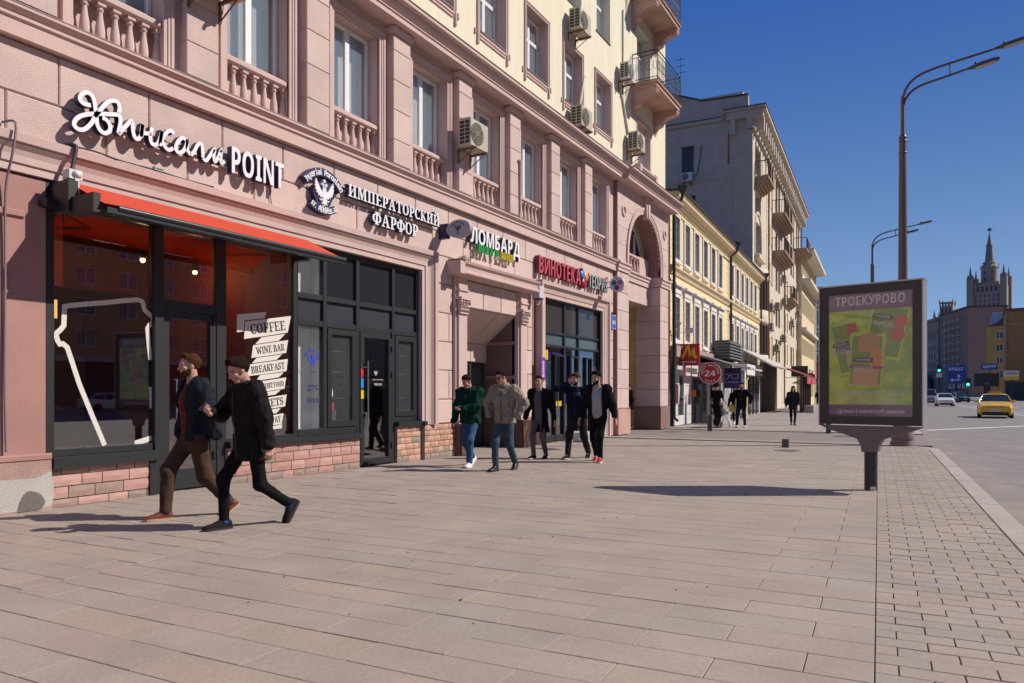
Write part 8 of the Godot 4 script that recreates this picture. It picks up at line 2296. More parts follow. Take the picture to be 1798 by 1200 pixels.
# ---------------------------------------------------------------- people: distance fields joined smoothly and meshed as surface nets
class Field:
	var k := 55.0
	var prims := []
	var clips := []       # [normal, distance]: keeps normal . p < distance
	var carve := []       # AABBs cut away
	var big := 0.2
	func cone(a: Vector3, b: Vector3, ra: float, rb: float, f := 1.0) -> void:
		prims.append([0, a, b, ra, rb, f])
	func ell(c: Vector3, r: Vector3, bs := Basis()) -> void:
		prims.append([1, c, r, bs.transposed(), 0, 1.0])
	func build(mb: MB, cell: float, amp := 0.0, nf: FastNoiseLite = null) -> void:
		var lo := Vector3.ONE * 1e9; var hi := -lo
		var mg := 3.0 / k
		var boxes := []
		for p in prims:
			var a: Vector3; var b: Vector3
			if p[0] == 0:
				var r := maxf(p[3], p[4])
				var e := Vector3(r, r, r * p[5])
				a = (p[1] as Vector3).min(p[2]) - e; b = (p[1] as Vector3).max(p[2]) + e
			else:
				var r: float = maxf(p[2].x, maxf(p[2].y, p[2].z))
				a = p[1] - Vector3.ONE * r; b = p[1] + Vector3.ONE * r
			boxes.append([a, b])
			lo = lo.min(a); hi = hi.max(b)
		lo -= Vector3.ONE * (mg + cell); hi += Vector3.ONE * (mg + cell)
		var nx := int((hi.x - lo.x) / cell) + 2; var ny := int((hi.y - lo.y) / cell) + 2; var nz := int((hi.z - lo.z) / cell) + 2
		var f := PackedFloat32Array(); f.resize(nx * ny * nz); f.fill(0.0)
		for i in prims.size():
			var p: Array = prims[i]
			var a: Vector3 = boxes[i][0] - lo - Vector3.ONE * mg; var b: Vector3 = boxes[i][1] - lo + Vector3.ONE * mg
			var x0 := maxi(0, int(a.x / cell)); var x1 := mini(nx - 1, int(b.x / cell) + 1)
			var y0 := maxi(0, int(a.y / cell)); var y1 := mini(ny - 1, int(b.y / cell) + 1)
			var z0 := maxi(0, int(a.z / cell)); var z1 := mini(nz - 1, int(b.z / cell) + 1)
			if p[0] == 0:
				var inv: float = 1.0 / p[5]; var sc: float = 0.5 + 0.5 * p[5]
				var A := Vector3(p[1].x, p[1].y, p[1].z * inv)
				var ab := Vector3(p[2].x, p[2].y, p[2].z * inv) - A
				var l2 := maxf(ab.length_squared(), 1e-9)
				var ra: float = p[3]; var dr: float = p[4] - p[3]
				for z in range(z0, z1 + 1):
					for y in range(y0, y1 + 1):
						var q := Vector3(lo.x + x0 * cell, lo.y + y * cell, (lo.z + z * cell) * inv) - A
						var id := x0 + nx * (y + ny * z)
						for x in range(x0, x1 + 1):
							var t := clampf(q.dot(ab) / l2, 0.0, 1.0)
							var d := ((q - ab * t).length() - ra - dr * t) * sc
							if d < mg: f[id] += exp(-k * d)
							q.x += cell; id += 1
			else:
				var c: Vector3 = p[1]; var r: Vector3 = p[2]; var bt: Basis = p[3]
				var mr := minf(r.x, minf(r.y, r.z))
				for z in range(z0, z1 + 1):
					for y in range(y0, y1 + 1):
						var id := x0 + nx * (y + ny * z)
						for x in range(x0, x1 + 1):
							var q := bt * (lo + Vector3(x, y, z) * cell - c)
							var w := Vector3(q.x / r.x, q.y / r.y, q.z / r.z)
							var l := w.length()
							var g := Vector3(w.x / r.x, w.y / r.y, w.z / r.z).length()
							var d := l * (l - 1.0) / maxf(g, 1e-6) if l > 0.2 else -mr
							if d < mg: f[id] += exp(-k * d)
							id += 1
		for z in nz:
			for y in ny:
				var id := nx * (y + ny * z)
				for x in nx:
					var s := f[id]
					if s < 0.02: f[id] = big
					else:
						var d := -log(s) / k
						var p := lo + Vector3(x, y, z) * cell
						if amp > 0 and absf(d) < 3.0 * cell: d += amp * nf.get_noise_3d(p.x * 100, p.y * 60, p.z * 100)
						for cl in clips: d = maxf(d, (cl[0] as Vector3).dot(p) - cl[1])
						for cv: AABB in carve:
							var e := cv.position - p; var g := p - cv.end
							d = maxf(d, -maxf(maxf(maxf(e.x, g.x), maxf(e.y, g.y)), maxf(e.z, g.z)))
						f[id] = d
					id += 1
		var vi := PackedInt32Array(); vi.resize(nx * ny * nz); vi.fill(-1)
		var dy := nx; var dz := nx * ny
		var lim := cell * 2.2
		for z in nz - 1:
			for y in ny - 1:
				var id := nx * (y + ny * z)
				for x in nx - 1:
					var a := f[id]
					if a < lim and a > -lim:
						var b := f[id + 1]; var c := f[id + dy]; var d := f[id + dy + 1]; var e := f[id + dz]; var g := f[id + dz + 1]; var h := f[id + dz + dy]; var j := f[id + dz + dy + 1]
						var s := int(a < 0) + int(b < 0) + int(c < 0) + int(d < 0) + int(e < 0) + int(g < 0) + int(h < 0) + int(j < 0)
						if s > 0 and s < 8:
							var o := Vector3.ZERO; var n := 0
							if (a < 0) != (b < 0): o += Vector3(a / (a - b), 0, 0); n += 1
							if (c < 0) != (d < 0): o += Vector3(c / (c - d), 1, 0); n += 1
							if (e < 0) != (g < 0): o += Vector3(e / (e - g), 0, 1); n += 1
							if (h < 0) != (j < 0): o += Vector3(h / (h - j), 1, 1); n += 1
							if (a < 0) != (c < 0): o += Vector3(0, a / (a - c), 0); n += 1
							if (b < 0) != (d < 0): o += Vector3(1, b / (b - d), 0); n += 1
							if (e < 0) != (h < 0): o += Vector3(0, e / (e - h), 1); n += 1
							if (g < 0) != (j < 0): o += Vector3(1, g / (g - j), 1); n += 1
							if (a < 0) != (e < 0): o += Vector3(0, 0, a / (a - e)); n += 1
							if (b < 0) != (g < 0): o += Vector3(1, 0, b / (b - g)); n += 1
							if (c < 0) != (h < 0): o += Vector3(0, 1, c / (c - h)); n += 1
							if (d < 0) != (j < 0): o += Vector3(1, 1, d / (d - j)); n += 1
							var gr := Vector3(b + d + g + j - a - c - e - h, c + d + h + j - a - b - e - g, e + g + h + j - a - b - c - d)
							vi[id] = mb.vert(lo + (Vector3(x, y, z) + o / n) * cell, gr, Vector2.ZERO)
					id += 1
		for z in range(1, nz - 1):
			for y in range(1, ny - 1):
				var id := nx * (y + ny * z) + 1
				for x in range(1, nx - 1):
					var a := f[id]
					if a < lim and a > -lim:
						var na := a < 0
						if na != (f[id + 1] < 0): _q(mb, vi[id - dy - dz], vi[id - dz], vi[id], vi[id - dy], na)
						if na != (f[id + dy] < 0): _q(mb, vi[id - 1 - dz], vi[id - 1], vi[id], vi[id - dz], na)
						if na != (f[id + dz] < 0): _q(mb, vi[id - 1 - dy], vi[id - dy], vi[id], vi[id - 1], na)
					id += 1
	func _q(mb: MB, a: int, b: int, c: int, d: int, out: bool) -> void:
		if a < 0 or b < 0 or c < 0 or d < 0: return
		if out: mb.ix.append_array(PackedInt32Array([a, c, b, a, d, c]))
		else: mb.ix.append_array(PackedInt32Array([a, b, c, a, c, d]))

func ik(a: Vector3, b: Vector3, l1: float, l2: float, hint: Vector3) -> Vector3:
	var d := b - a
	var l := minf(d.length(), l1 + l2 - 0.002)
	var u := d.normalized()
	var x := (l1 * l1 - l2 * l2 + l * l) / (2 * l)
	var h := sqrt(maxf(0.0, l1 * l1 - x * x))
	var p := (hint - u * hint.dot(u)).normalized()
	return a + u * x + p * h

func hand(mb: MB, w: Vector3, d: Vector3, n: Vector3, curl: float, cell: float) -> void:     # wrist, pointing, out of the palm
	d = d.normalized(); n = (n - d * n.dot(d)).normalized()
	var s := d.cross(n)
	var f := Field.new(); f.k = 160.0
	f.cone(w - d * 0.03, w + d * 0.02, 0.026, 0.026)
	f.cone(w + d * 0.02 + s * 0.018, w + d * 0.08 + s * 0.028, 0.017, 0.013)
	f.cone(w + d * 0.02 - s * 0.012, w + d * 0.08 - s * 0.026, 0.017, 0.012)
	f.cone(w + d * 0.02, w + d * 0.085, 0.018, 0.013)
	for i in 4:
		var b: Vector3 = w + d * [0.085, 0.09, 0.086, 0.078][i] + s * [0.03, 0.01, -0.01, -0.028][i]
		var l: float = [0.068, 0.076, 0.07, 0.056][i]
		var d1 := d.rotated(s, -curl * 0.6 - 0.06 * i).normalized()
		var d2 := d.rotated(s, -curl * 1.5 - 0.08 * i).normalized()
		if d1.dot(n) < 0: d1 = d.rotated(s, curl * 0.6 + 0.06 * i); d2 = d.rotated(s, curl * 1.5 + 0.08 * i)
		f.cone(b, b + d1 * l * 0.55, 0.0095, 0.0085)
		f.cone(b + d1 * l * 0.55, b + d1 * l * 0.55 + d2 * l * 0.5, 0.0085, 0.0072)
	var tb := w + d * 0.03 + s * 0.03
	var t1 := (d * 0.65 + s * 0.6 + n * 0.35).normalized()
	f.cone(tb, tb + t1 * 0.04, 0.012, 0.0105); f.cone(tb + t1 * 0.04, tb + t1 * 0.04 + (t1 + d * 0.5 + n * 0.3).normalized() * 0.032, 0.0105, 0.008)
	f.build(mb, cell)

func shoe(parent: Node3D, ankle: Vector3, pitch: float, yaw: float, up: Material, sole: Material, s := 1.0) -> void:
	var b := Basis(Vector3.UP, yaw) * Basis(Vector3(1, 0, 0), pitch)
	var o := Node3D.new(); o.name = "shoe"; parent.add_child(o, true)
	o.transform = Transform3D(b.scaled_local(Vector3.ONE * s), ankle + b * Vector3(0, -0.085 * s, 0))
	var st := [[-0.078, 0.022, 0.05], [-0.068, 0.034, 0.085], [-0.03, 0.04, 0.108], [0.02, 0.043, 0.11], [0.06, 0.046, 0.088], [0.11, 0.05, 0.066], [0.155, 0.05, 0.056], [0.19, 0.042, 0.046], [0.212, 0.024, 0.032]]
	var rings := []; var out := PackedVector2Array(); var back := PackedVector2Array()
	for q in st:
		var r := []
		for i in 9:
			var a := PI - PI * i / 8.0
			r.append(Vector3(q[1] * signf(cos(a)) * pow(absf(cos(a)), 0.7), 0.018 + (q[2] - 0.018) * pow(sin(a), 0.75), q[0]))
		rings.append(r)
		out.append(Vector2(q[1] + 0.004, -q[0])); back.append(Vector2(-q[1] - 0.004, -q[0]))
	rings.reverse()
	put("upper", loft(rings), up, o)
	back.reverse(); out.append_array(back)
	var m := MB.new()
	m.t = Transform3D(Basis(Vector3(1, 0, 0), -PI / 2), Vector3.ZERO)
	m.extr(out, 0.0, 0.024)
	put("sole", m, sole, o)
	m = MB.new()
	for i in 4: m.tube(PackedVector3Array([Vector3(-0.022, 0.108 - 0.011 * i, 0.035 + 0.02 * i), Vector3(0, 0.114 - 0.012 * i, 0.037 + 0.02 * i), Vector3(0.022, 0.108 - 0.011 * i, 0.035 + 0.02 * i)]), 0.004, 0.004, 5)
	put("laces", m, sole, o)

func person(o: Dictionary) -> Node3D:
	var P := thing("person", o.label, "person", Vector3(o.at[0], 0, o.at[1]), o.turn)
	P.scale = Vector3.ONE * (o.h / 1.78)
	var cell: float = o.get("cell", 0.014)
	var fine: float = o.get("fine", cell * 0.5)
	var girth: float = o.get("girth", 1.0)
	var nf := FastNoiseLite.new(); nf.seed = int(o.at[0] * 100); nf.frequency = 0.09
	var skin: Material = o.get("skin", mat("skin", 0.46, 0.25, 0.185, 0.55))
	# skeleton
	var drop: float = o.get("drop", 0.03)
	var hip := Vector3(0, 0.94 - drop, 0)
	var lean: float = o.get("lean", 0.06)
	var sp := Basis(Vector3(1, 0, 0), lean)
	var tw := Basis(Vector3.UP, o.get("twist", 0.0))
	var chest := hip + sp * Vector3(0, 0.36, 0.0)
	var neck := hip + sp * Vector3(0, 0.56, -0.01)
	var hb := Basis(Vector3.UP, o.get("head", [0.1, 0])[1]) * Basis(Vector3(1, 0, 0), o.get("head", [0.1, 0])[0])
	var hc := neck + sp * Vector3(0, 0.055, 0.0) + hb * Vector3(0, 0.115, 0.035)
	var ank := [o.lf, o.rf]; var knee := []; var hj := []; var wr := [o.lh, o.rh]; var sh := []; var el := []
	for i in 2:
		var sd := 1.0 if i == 0 else -1.0
		hj.append(hip + Vector3(0.088 * sd, -0.03, 0))
		ank[i] = Vector3(ank[i][0], ank[i][1], ank[i][2])
		knee.append(ik(hj[i], ank[i], 0.43, 0.42, Vector3(0.06 * sd, 0, 1)))
		sh.append(hip + sp * (tw * Vector3(0.178 * sd * (0.5 + 0.5 * girth), 0.505, -0.01)))
		wr[i] = Vector3(wr[i][0], wr[i][1], wr[i][2])
		var eh: Array = o.get("elbow", [[0.35, 0, -1], [-0.35, 0, -1]])[i]
		el.append(ik(sh[i], wr[i], 0.30, 0.265, Vector3(eh[0], eh[1], eh[2])))
	# ---- body
	var body := MB.new()
	var f := Field.new()
	f.cone(hip, chest, 0.115, 0.13, 0.7); f.cone(chest, neck - sp * Vector3(0, 0.06, 0), 0.13, 0.07, 0.7); f.cone(neck - Vector3(0, 0.04, 0), hc - hb * Vector3(0, 0.06, 0.02), 0.056, 0.052)
	for i in 2:
		f.cone(sh[i], el[i], 0.045, 0.036); f.cone(el[i], wr[i], 0.036, 0.024); f.cone(hj[i], knee[i], 0.075, 0.05); f.cone(knee[i], ank[i], 0.048, 0.034)
	f.build(body, cell * 1.3)
	f = Field.new(); f.k = 130.0
	var H := func(x: float, y: float, z: float) -> Vector3: return hc + hb * Vector3(x, y, z)
	f.ell(H.call(0, 0.035, -0.012), Vector3(0.074, 0.085, 0.093), hb); f.ell(H.call(0, -0.04, 0.022), Vector3(0.056, 0.066, 0.064), hb)
	f.cone(H.call(-0.014, -0.093, 0.062), H.call(0.014, -0.093, 0.062), 0.019, 0.019)
	f.cone(H.call(0, 0.012, 0.086), H.call(0, -0.03, 0.108), 0.009, 0.0135)
	f.cone(H.call(-0.032, 0.026, 0.078), H.call(0.032, 0.026, 0.078), 0.013, 0.013)
	for sd in [-1, 1]:
		f.ell(H.call(0.036 * sd, -0.022, 0.062), Vector3(0.024, 0.022, 0.022), hb); f.ell(H.call(0.077 * sd, -0.005, -0.008), Vector3(0.009, 0.03, 0.018), hb)
	f.cone(H.call(-0.017, -0.062, 0.083), H.call(0.017, -0.062, 0.083), 0.008, 0.008)
	f.cone(H.call(0, -0.06, -0.025), neck - Vector3(0, 0.02, 0), 0.052, 0.058)
	f.build(body, fine)
	var hd: Array = o.get("hands", [[0.5, 0.5], [0.5, 0.5]])
	for i in 2:
		var sd := 1.0 if i == 0 else -1.0
		var dir: Vector3 = (wr[i] - el[i]).normalized()
		if o.has("hand_dir") and o.hand_dir[i] != null: dir = (dir * 0.4 + o.hand_dir[i]).normalized()
		var pn: Vector3 = o.palm[i] if o.has("palm") and o.palm[i] != null else Vector3(-sd, 0, -0.2)
		if not (o.has("pocket") and o.pocket[i]): hand(body, wr[i], dir, pn, hd[i][0], minf(fine, 0.008))
	put("body", body, skin, P)
	# ---- face and hair
	var dk := plain("eye_dark", 0.02, 0.015, 0.012, 0.25)
	for sd in [-1, 1]:
		var m := MB.new(); m.ball(H.call(0.031 * sd, 0.008, 0.079), Vector3(0.012, 0.006, 0.008), 8); put("eye", m, dk, P)
		m = MB.new(); m.tube(PackedVector3Array([H.call(0.014 * sd, 0.029, 0.093), H.call(0.034 * sd, 0.033, 0.089), H.call(0.052 * sd, 0.026, 0.074)]), 0.005, 0.003, 5); put("eyebrow", m, o.hair, P)
	var m := MB.new(); m.tube(PackedVector3Array([H.call(-0.024, -0.062, 0.086), H.call(0, -0.063, 0.092), H.call(0.024, -0.062, 0.086)]), 0.004, 0.004, 5); put("mouth", m, mat("lip", 0.30, 0.10, 0.085, 0.5), P)
	var hr := MB.new()
	f = Field.new(); f.k = 150.0
	var hs: float = o.get("hair_thick", 0.012)
	f.ell(H.call(0, 0.04, -0.016), Vector3(0.076 + hs, 0.088 + hs, 0.096 + hs), hb)
	f.ell(H.call(0.015, 0.115, 0.045), Vector3(0.06, 0.02 + hs * 0.8, 0.036), hb)
	var cn := hb * Vector3(0, -0.75, 0.66)
	f.clips.append([cn, cn.dot(hc) - 0.0145 + o.get("hairline", -0.004)])
	f.build(hr, fine, 0.016, nf)
	if o.get("long", false):
		f = Field.new(); f.k = 90.0
		f.cone(H.call(0, 0.03, -0.08), H.call(0, -0.16, -0.09), 0.06, 0.05)
		for sd in [-1, 1]: f.cone(H.call(0.075 * sd, 0.05, -0.03), H.call(0.085 * sd, -0.2, 0.0), 0.03, 0.034)
		f.build(hr, fine * 1.3, 0.01, nf)
	put("hair", hr, o.hair, P)
	if o.has("beard"):
		var be := MB.new()
		f = Field.new(); f.k = 130.0
		f.ell(H.call(0, -0.055, 0.026), Vector3(0.062, 0.06, 0.066), hb); f.cone(H.call(-0.014, -0.096, 0.062), H.call(0.014, -0.096, 0.062), 0.024, 0.024)
		cn = hb * Vector3(0, 1, 0.42)
		f.clips.append([cn, cn.dot(hc) - 0.022])
		f.build(be, fine, 0.003, nf)
		put("beard", be, o.beard, P)
	if o.get("glasses", false):
		m = MB.new()
		for sd in [-1, 1]:
			m.ball(H.call(0.033 * sd, 0.006, 0.093), Vector3(0.027, 0.019, 0.009), 10); m.tube(PackedVector3Array([H.call(0.056 * sd, 0.012, 0.088), H.call(0.079 * sd, 0.012, 0.0)]), 0.004, 0.004, 5)
		put("sunglasses", m, plain("sunglass", 0.012, 0.01, 0.01, 0.1), P)
	# ---- trousers
	var tr := MB.new()
	f = Field.new(); f.k = 60.0
	var tk: float = o.get("leg", 1.0)
	f.cone(hip + Vector3(0, 0.06, 0), hip + Vector3(0, -0.06, -0.01), 0.135 * girth, 0.13, 0.78)
	for i in 2:
		f.cone(hj[i], knee[i], 0.092 * tk, 0.068 * tk); f.cone(knee[i], ank[i] + (knee[i] - ank[i]).normalized() * 0.02, 0.066 * tk, 0.054 * tk)
	f.build(tr, cell, 0.012, nf)
	put("trousers", tr, o.trousers, P)
	for i in 2:
		shoe(P, ank[i], o.pitch[i], o.get("toe", [0.1, -0.1])[i], o.shoes, o.sole)
		if o.has("socks"):
			m = MB.new(); m.tube(PackedVector3Array([ank[i] + Vector3(0, -0.02, 0), ank[i] + (knee[i] - ank[i]).normalized() * 0.09]), 0.042, 0.042, 10); put("sock", m, o.socks, P)
	# ---- shirt under an open top
	if o.has("shirt"):
		var s := MB.new()
		f = Field.new(); f.k = 60.0
		f.cone(hip + Vector3(0, 0.0, 0.012), chest + sp * Vector3(0, 0, 0.012), 0.14 * girth, 0.158 * girth, 0.72); f.cone(chest + Vector3(0, 0, 0.012), neck - sp * Vector3(0, 0.05, 0), 0.158 * girth, 0.075, 0.72)
		f.cone(sh[0], sh[1], 0.06, 0.06)
		if o.get("tee", false):
			for i in 2: f.cone(sh[i], sh[i].lerp(el[i], 0.75), 0.068, 0.062)
		f.clips.append([Vector3(0, -1, 0), -(o.get("shirt_hem", 0.84))])
		f.build(s, cell, 0.008, nf)
		put("shirt", s, o.shirt, P)
	# ---- jacket or coat
	if o.has("top"):
		var j := MB.new()
		f = Field.new(); f.k = 52.0
		var th: float = o.get("thick", 0.02)
		var hem: float = o.hem
		f.cone(hip + Vector3(0, 0.02, 0), chest, 0.142 * girth + th, 0.165 * girth + th, 0.76); f.cone(chest, neck - sp * Vector3(0, 0.085, 0.0), 0.165 * girth + th, 0.085 + th, 0.76)
		f.cone(sh[0] - Vector3(0, 0.01, 0), sh[1] - Vector3(0, 0.01, 0), 0.058 + th, 0.058 + th)
		if hem < 0.86:
			f.cone(hip, Vector3(hip.x, hem - 0.06, hip.z - 0.01), 0.145 * girth + th, 0.165 * girth + th + (0.86 - hem) * 0.12, 0.85)
		for i in 2:
			f.cone(sh[i], el[i], 0.058 + th, 0.052 + th * 0.9); f.cone(el[i], wr[i] - (wr[i] - el[i]).normalized() * 0.025, 0.052 + th * 0.9, 0.04 + th * 0.7)
		if o.get("collar", true): f.cone(neck + sp * Vector3(-0.03, -0.015, -0.035), neck + sp * Vector3(0.03, -0.015, -0.035), 0.062, 0.062, 0.9)
		if o.get("hood", false):
			f.cone(neck + Vector3(-0.08, -0.03, -0.07), neck + Vector3(0.08, -0.03, -0.07), 0.06, 0.06); f.cone(neck + Vector3(-0.1, -0.03, 0.0), neck + Vector3(-0.06, -0.05, 0.07), 0.04, 0.03); f.cone(neck + Vector3(0.1, -0.03, 0.0), neck + Vector3(0.06, -0.05, 0.07), 0.04, 0.03)
		f.clips.append([Vector3(0, -1, 0), -hem])
		if o.has("open"):
			var w: float = o.open
			f.carve.append(AABB(Vector3(-w, -1, 0.035), Vector3(2 * w, 3, 1)))
			f.carve.append(AABB(Vector3(-w * 0.55, 1.3, 0.02), Vector3(1.1 * w, 1, 1)))
		f.build(j, cell, o.get("folds", 0.02), nf)
		put("jacket", j, o.top, P)
		if not o.has("open"):
			m = MB.new()
			var pts := PackedVector3Array()
			for i in 7:
				var y := lerpf(hem + 0.03, neck.y - 0.09, i / 6.0)
				var c := hip.lerp(neck, clampf((y - hip.y) / (neck.y - hip.y), -0.5, 1.0))
				pts.append(Vector3(c.x, y, c.z + (0.165 * girth + th) * 0.79 + 0.012 - 0.03 * clampf((y - 1.3) / 0.15, 0, 1)))
			m.tube(pts, 0.008, 0.008, 5)
			put("zip", m, plain("zip_dark", 0.03, 0.03, 0.03, 0.5), P)
	if o.has("chest_mark"):
		m = MB.new(); m.t = Transform3D(Basis(), chest + Vector3(0.075, 0.06, (0.165 * girth + o.get("thick", 0.02)) * 0.7)); m.ribbon(arc_pts(0, 0, 0.035, 0, TAU, 14), 0.01, 0.0, 0.03); m.ribbon(V2([-0.025, 0, 0.025, 0]), 0.01, 0, 0.03); put("round_print", m, o.chest_mark, P)
	return P

func phone(P: Node3D, at: Vector3, b: Basis, label: String) -> void:
	var t := thing("phone", label, "phone")
	t.transform = P.transform * Transform3D(b, at)
	var m := MB.new(); m.cbox(Vector3(-0.037, -0.075, -0.005), Vector3(0.037, 0.075, 0.005), 0.003)
	put("case", m, plain("phone_black", 0.015, 0.015, 0.017, 0.25), t)
	put("screen", bx(Vector3(-0.033, -0.068, 0.005), Vector3(0.033, 0.068, 0.006)), plain("phone_screen", 0.06, 0.07, 0.09, 0.1), t)

func soft(m: StandardMaterial3D) -> StandardMaterial3D:
	m.metallic_specular = 0.15
	return m

func people() -> void:
	var cloth := func(called: String, r: float, g: float, b: float, rough := 0.9) -> Material: return soft(mat(called, r * 0.8, g * 0.8, b * 0.8, rough, 0.25, 0.0, 0.06, 6.0))
	var fair := soft(mat("hair_ginger", 0.075, 0.032, 0.016, 0.8, 0.6, 0, 0.3, 9.0)); var brown := soft(mat("hair_brown", 0.024, 0.013, 0.009, 0.8, 0.6, 0, 0.3, 9.0)); var dark := soft(mat("hair_dark", 0.011, 0.008, 0.007, 0.8, 0.6, 0, 0.3, 9.0))
	var black := cloth.call("black_cloth", 0.014, 0.013, 0.014); var charcoal := cloth.call("charcoal_cloth", 0.026, 0.024, 0.027)
	var jeans := cloth.call("blue_jeans", 0.055, 0.115, 0.235); var jeans2 := cloth.call("faded_jeans", 0.06, 0.095, 0.135)
	var wsole := plain("white_sole", 0.62, 0.6, 0.57, 0.6); var bsole := plain("black_sole", 0.02, 0.02, 0.02, 0.6)
	var white_shoe := plain("white_leather", 0.66, 0.65, 0.63, 0.5); var black_shoe := plain("black_leather", 0.018, 0.017, 0.017, 0.4)
	# the two men in front
	person({"label": "man in dark jacket over red checked shirt striding past the cafe", "at": [1.98, -5.2], "turn": -0.22, "h": 1.82, "cell": 0.012, "fine": 0.0055, "lf": [0.08, 0.13, -0.36], "rf": [-0.07, 0.085, 0.27], "pitch": [0.55, -0.02], "drop": 0.045, "lean": 0.03, "head": [0.06, -0.1],
		"lh": [0.27, 0.86, -0.12], "rh": [-0.3, 0.86, 0.02], "pocket": [true, true], "top": cloth.call("navy_parka", 0.022, 0.026, 0.036, 0.8), "hem": 0.83, "thick": 0.03, "open": 0.085, "hood": true, "shirt": plaid(), "trousers": cloth.call("brown_trousers", 0.085, 0.05, 0.036), "leg": 1.12,
		"shoes": plain("oxblood_leather", 0.13, 0.03, 0.018, 0.35), "sole": plain("tan_sole", 0.42, 0.27, 0.16, 0.7), "hair": fair, "beard": fair, "hair_thick": 0.014, "folds": 0.03})
	var P := person({"label": "person in a long black hooded coat looking down at a phone", "at": [2.98, -5.12], "turn": -0.2, "h": 1.78, "cell": 0.012, "fine": 0.0055, "lf": [0.07, 0.2, -0.4], "rf": [-0.08, 0.085, 0.24], "pitch": [0.95, -0.02], "drop": 0.05, "lean": 0.1, "head": [0.48, -0.05],
		"lh": [0.3, 0.83, -0.02], "rh": [-0.1, 1.15, 0.36], "elbow": [[0.5, 0, -1], [-0.8, -0.6, -0.2]], "palm": [null, Vector3(0.15, 0.6, -0.8)], "hand_dir": [null, Vector3(0.1, 0.35, 0.5)], "hands": [[1.1, 0.5], [0.9, 0.5]], "top": cloth.call("black_coat", 0.02, 0.0165, 0.0165, 0.75), "hem": 0.68, "thick": 0.03, "hood": true, "trousers": black, "leg": 0.92, "shoes": charcoal, "sole": bsole, "socks": cloth.call("blue_socks", 0.03, 0.10, 0.45), "hair": brown, "hair_thick": 0.022, "folds": 0.028})
	phone(P, Vector3(-0.085, 1.255, 0.44), Basis(Vector3(1, 0, 0), -0.7), "dark phone held up by the person in the long black coat")
	# the five men behind
	P = person({"label": "man in dark green jacket and blue jeans looking at his phone", "at": [1.56, -11.4], "turn": 0.1, "h": 1.74, "cell": 0.016, "fine": 0.008, "lf": [0.08, 0.085, 0.2], "rf": [-0.1, 0.15, -0.28], "pitch": [-0.05, 0.6], "head": [0.5, -0.2], "lean": 0.08, "girth": 1.12, "lh": [-0.02, 1.1, 0.3], "rh": [-0.34, 0.84, 0.06], "elbow": [[0.9, -0.5, -0.4], [-0.4, 0, -1]], "palm": [Vector3(0, 1, 0.1), null], "hands": [[0.8, 0.5], [0.5, 0.5]],
		"top": cloth.call("green_jacket", 0.008, 0.045, 0.03, 0.7), "hem": 0.82, "thick": 0.035, "trousers": jeans, "leg": 1.08, "shoes": white_shoe, "sole": wsole, "hair": brown, "folds": 0.035})
	phone(P, Vector3(-0.07, 1.13, 0.36), Basis(Vector3(1, 0, 0), -1.2), "phone in the hand of the man in the green jacket")
	person({"label": "man in beige field jacket and sunglasses, hand in pocket", "at": [2.48, -11.1], "turn": 0.12, "h": 1.80, "cell": 0.016, "fine": 0.008, "lf": [0.1, 0.13, -0.22], "rf": [-0.09, 0.085, 0.2], "pitch": [0.5, -0.05], "head": [0.36, -0.45], "girth": 1.05, "lh": [0.25, 0.95, 0.08], "rh": [-0.27, 0.96, 0.08], "elbow": [[1.0, 0, -0.5], [-0.8, 0, -0.6]], "pocket": [true, true],
		"top": cloth.call("beige_jacket", 0.30, 0.265, 0.205), "hem": 0.82, "thick": 0.026, "trousers": jeans2, "shoes": black_shoe, "sole": bsole, "hair": brown, "glasses": true, "folds": 0.035})
	person({"label": "smiling man in open knee length black coat over a grey sweater", "at": [1.92, -13.5], "turn": 0.12, "h": 1.74, "cell": 0.017, "fine": 0.008, "lf": [0.1, 0.1, -0.1], "rf": [-0.08, 0.085, 0.16], "pitch": [0.2, -0.05], "head": [0.05, 0.05], "lh": [0.33, 0.84, 0.0], "rh": [-0.33, 0.84, 0.02], "top": black, "hem": 0.56, "thick": 0.022, "open": 0.08, "shirt": cloth.call("grey_sweater", 0.13, 0.125, 0.135), "trousers": cloth.call("grey_trousers", 0.155, 0.13, 0.13), "leg": 0.9, "shoes": charcoal, "sole": wsole, "hair": fair})
	person({"label": "big man in navy sweatshirt holding one hand to his forehead", "at": [2.62, -13.85], "turn": 0.1, "h": 1.80, "cell": 0.017, "fine": 0.008, "lf": [0.13, 0.12, -0.32], "rf": [-0.12, 0.085, 0.26], "pitch": [0.45, -0.08], "head": [0.2, -0.25], "girth": 1.2, "lh": [0.32, 0.86, 0.06], "rh": [-0.13, 1.56, 0.2], "elbow": [[0.5, 0, -1], [-1.0, -0.5, 0.35]], "palm": [null, Vector3(0.3, 0.1, -1)], "hand_dir": [null, Vector3(0.6, 0.7, 0)], "hands": [[0.5, 0.5], [0.25, 0.5]],
		"top": cloth.call("navy_sweat", 0.014, 0.019, 0.042), "hem": 0.82, "thick": 0.012, "collar": false, "trousers": cloth.call("plum_trousers", 0.036, 0.028, 0.036), "leg": 1.12, "shoes": charcoal, "sole": plain("cream_sole", 0.5, 0.45, 0.36, 0.6), "hair": fair, "beard": fair, "chest_mark": plain("mark_blue", 0.08, 0.13, 0.3, 0.7)})
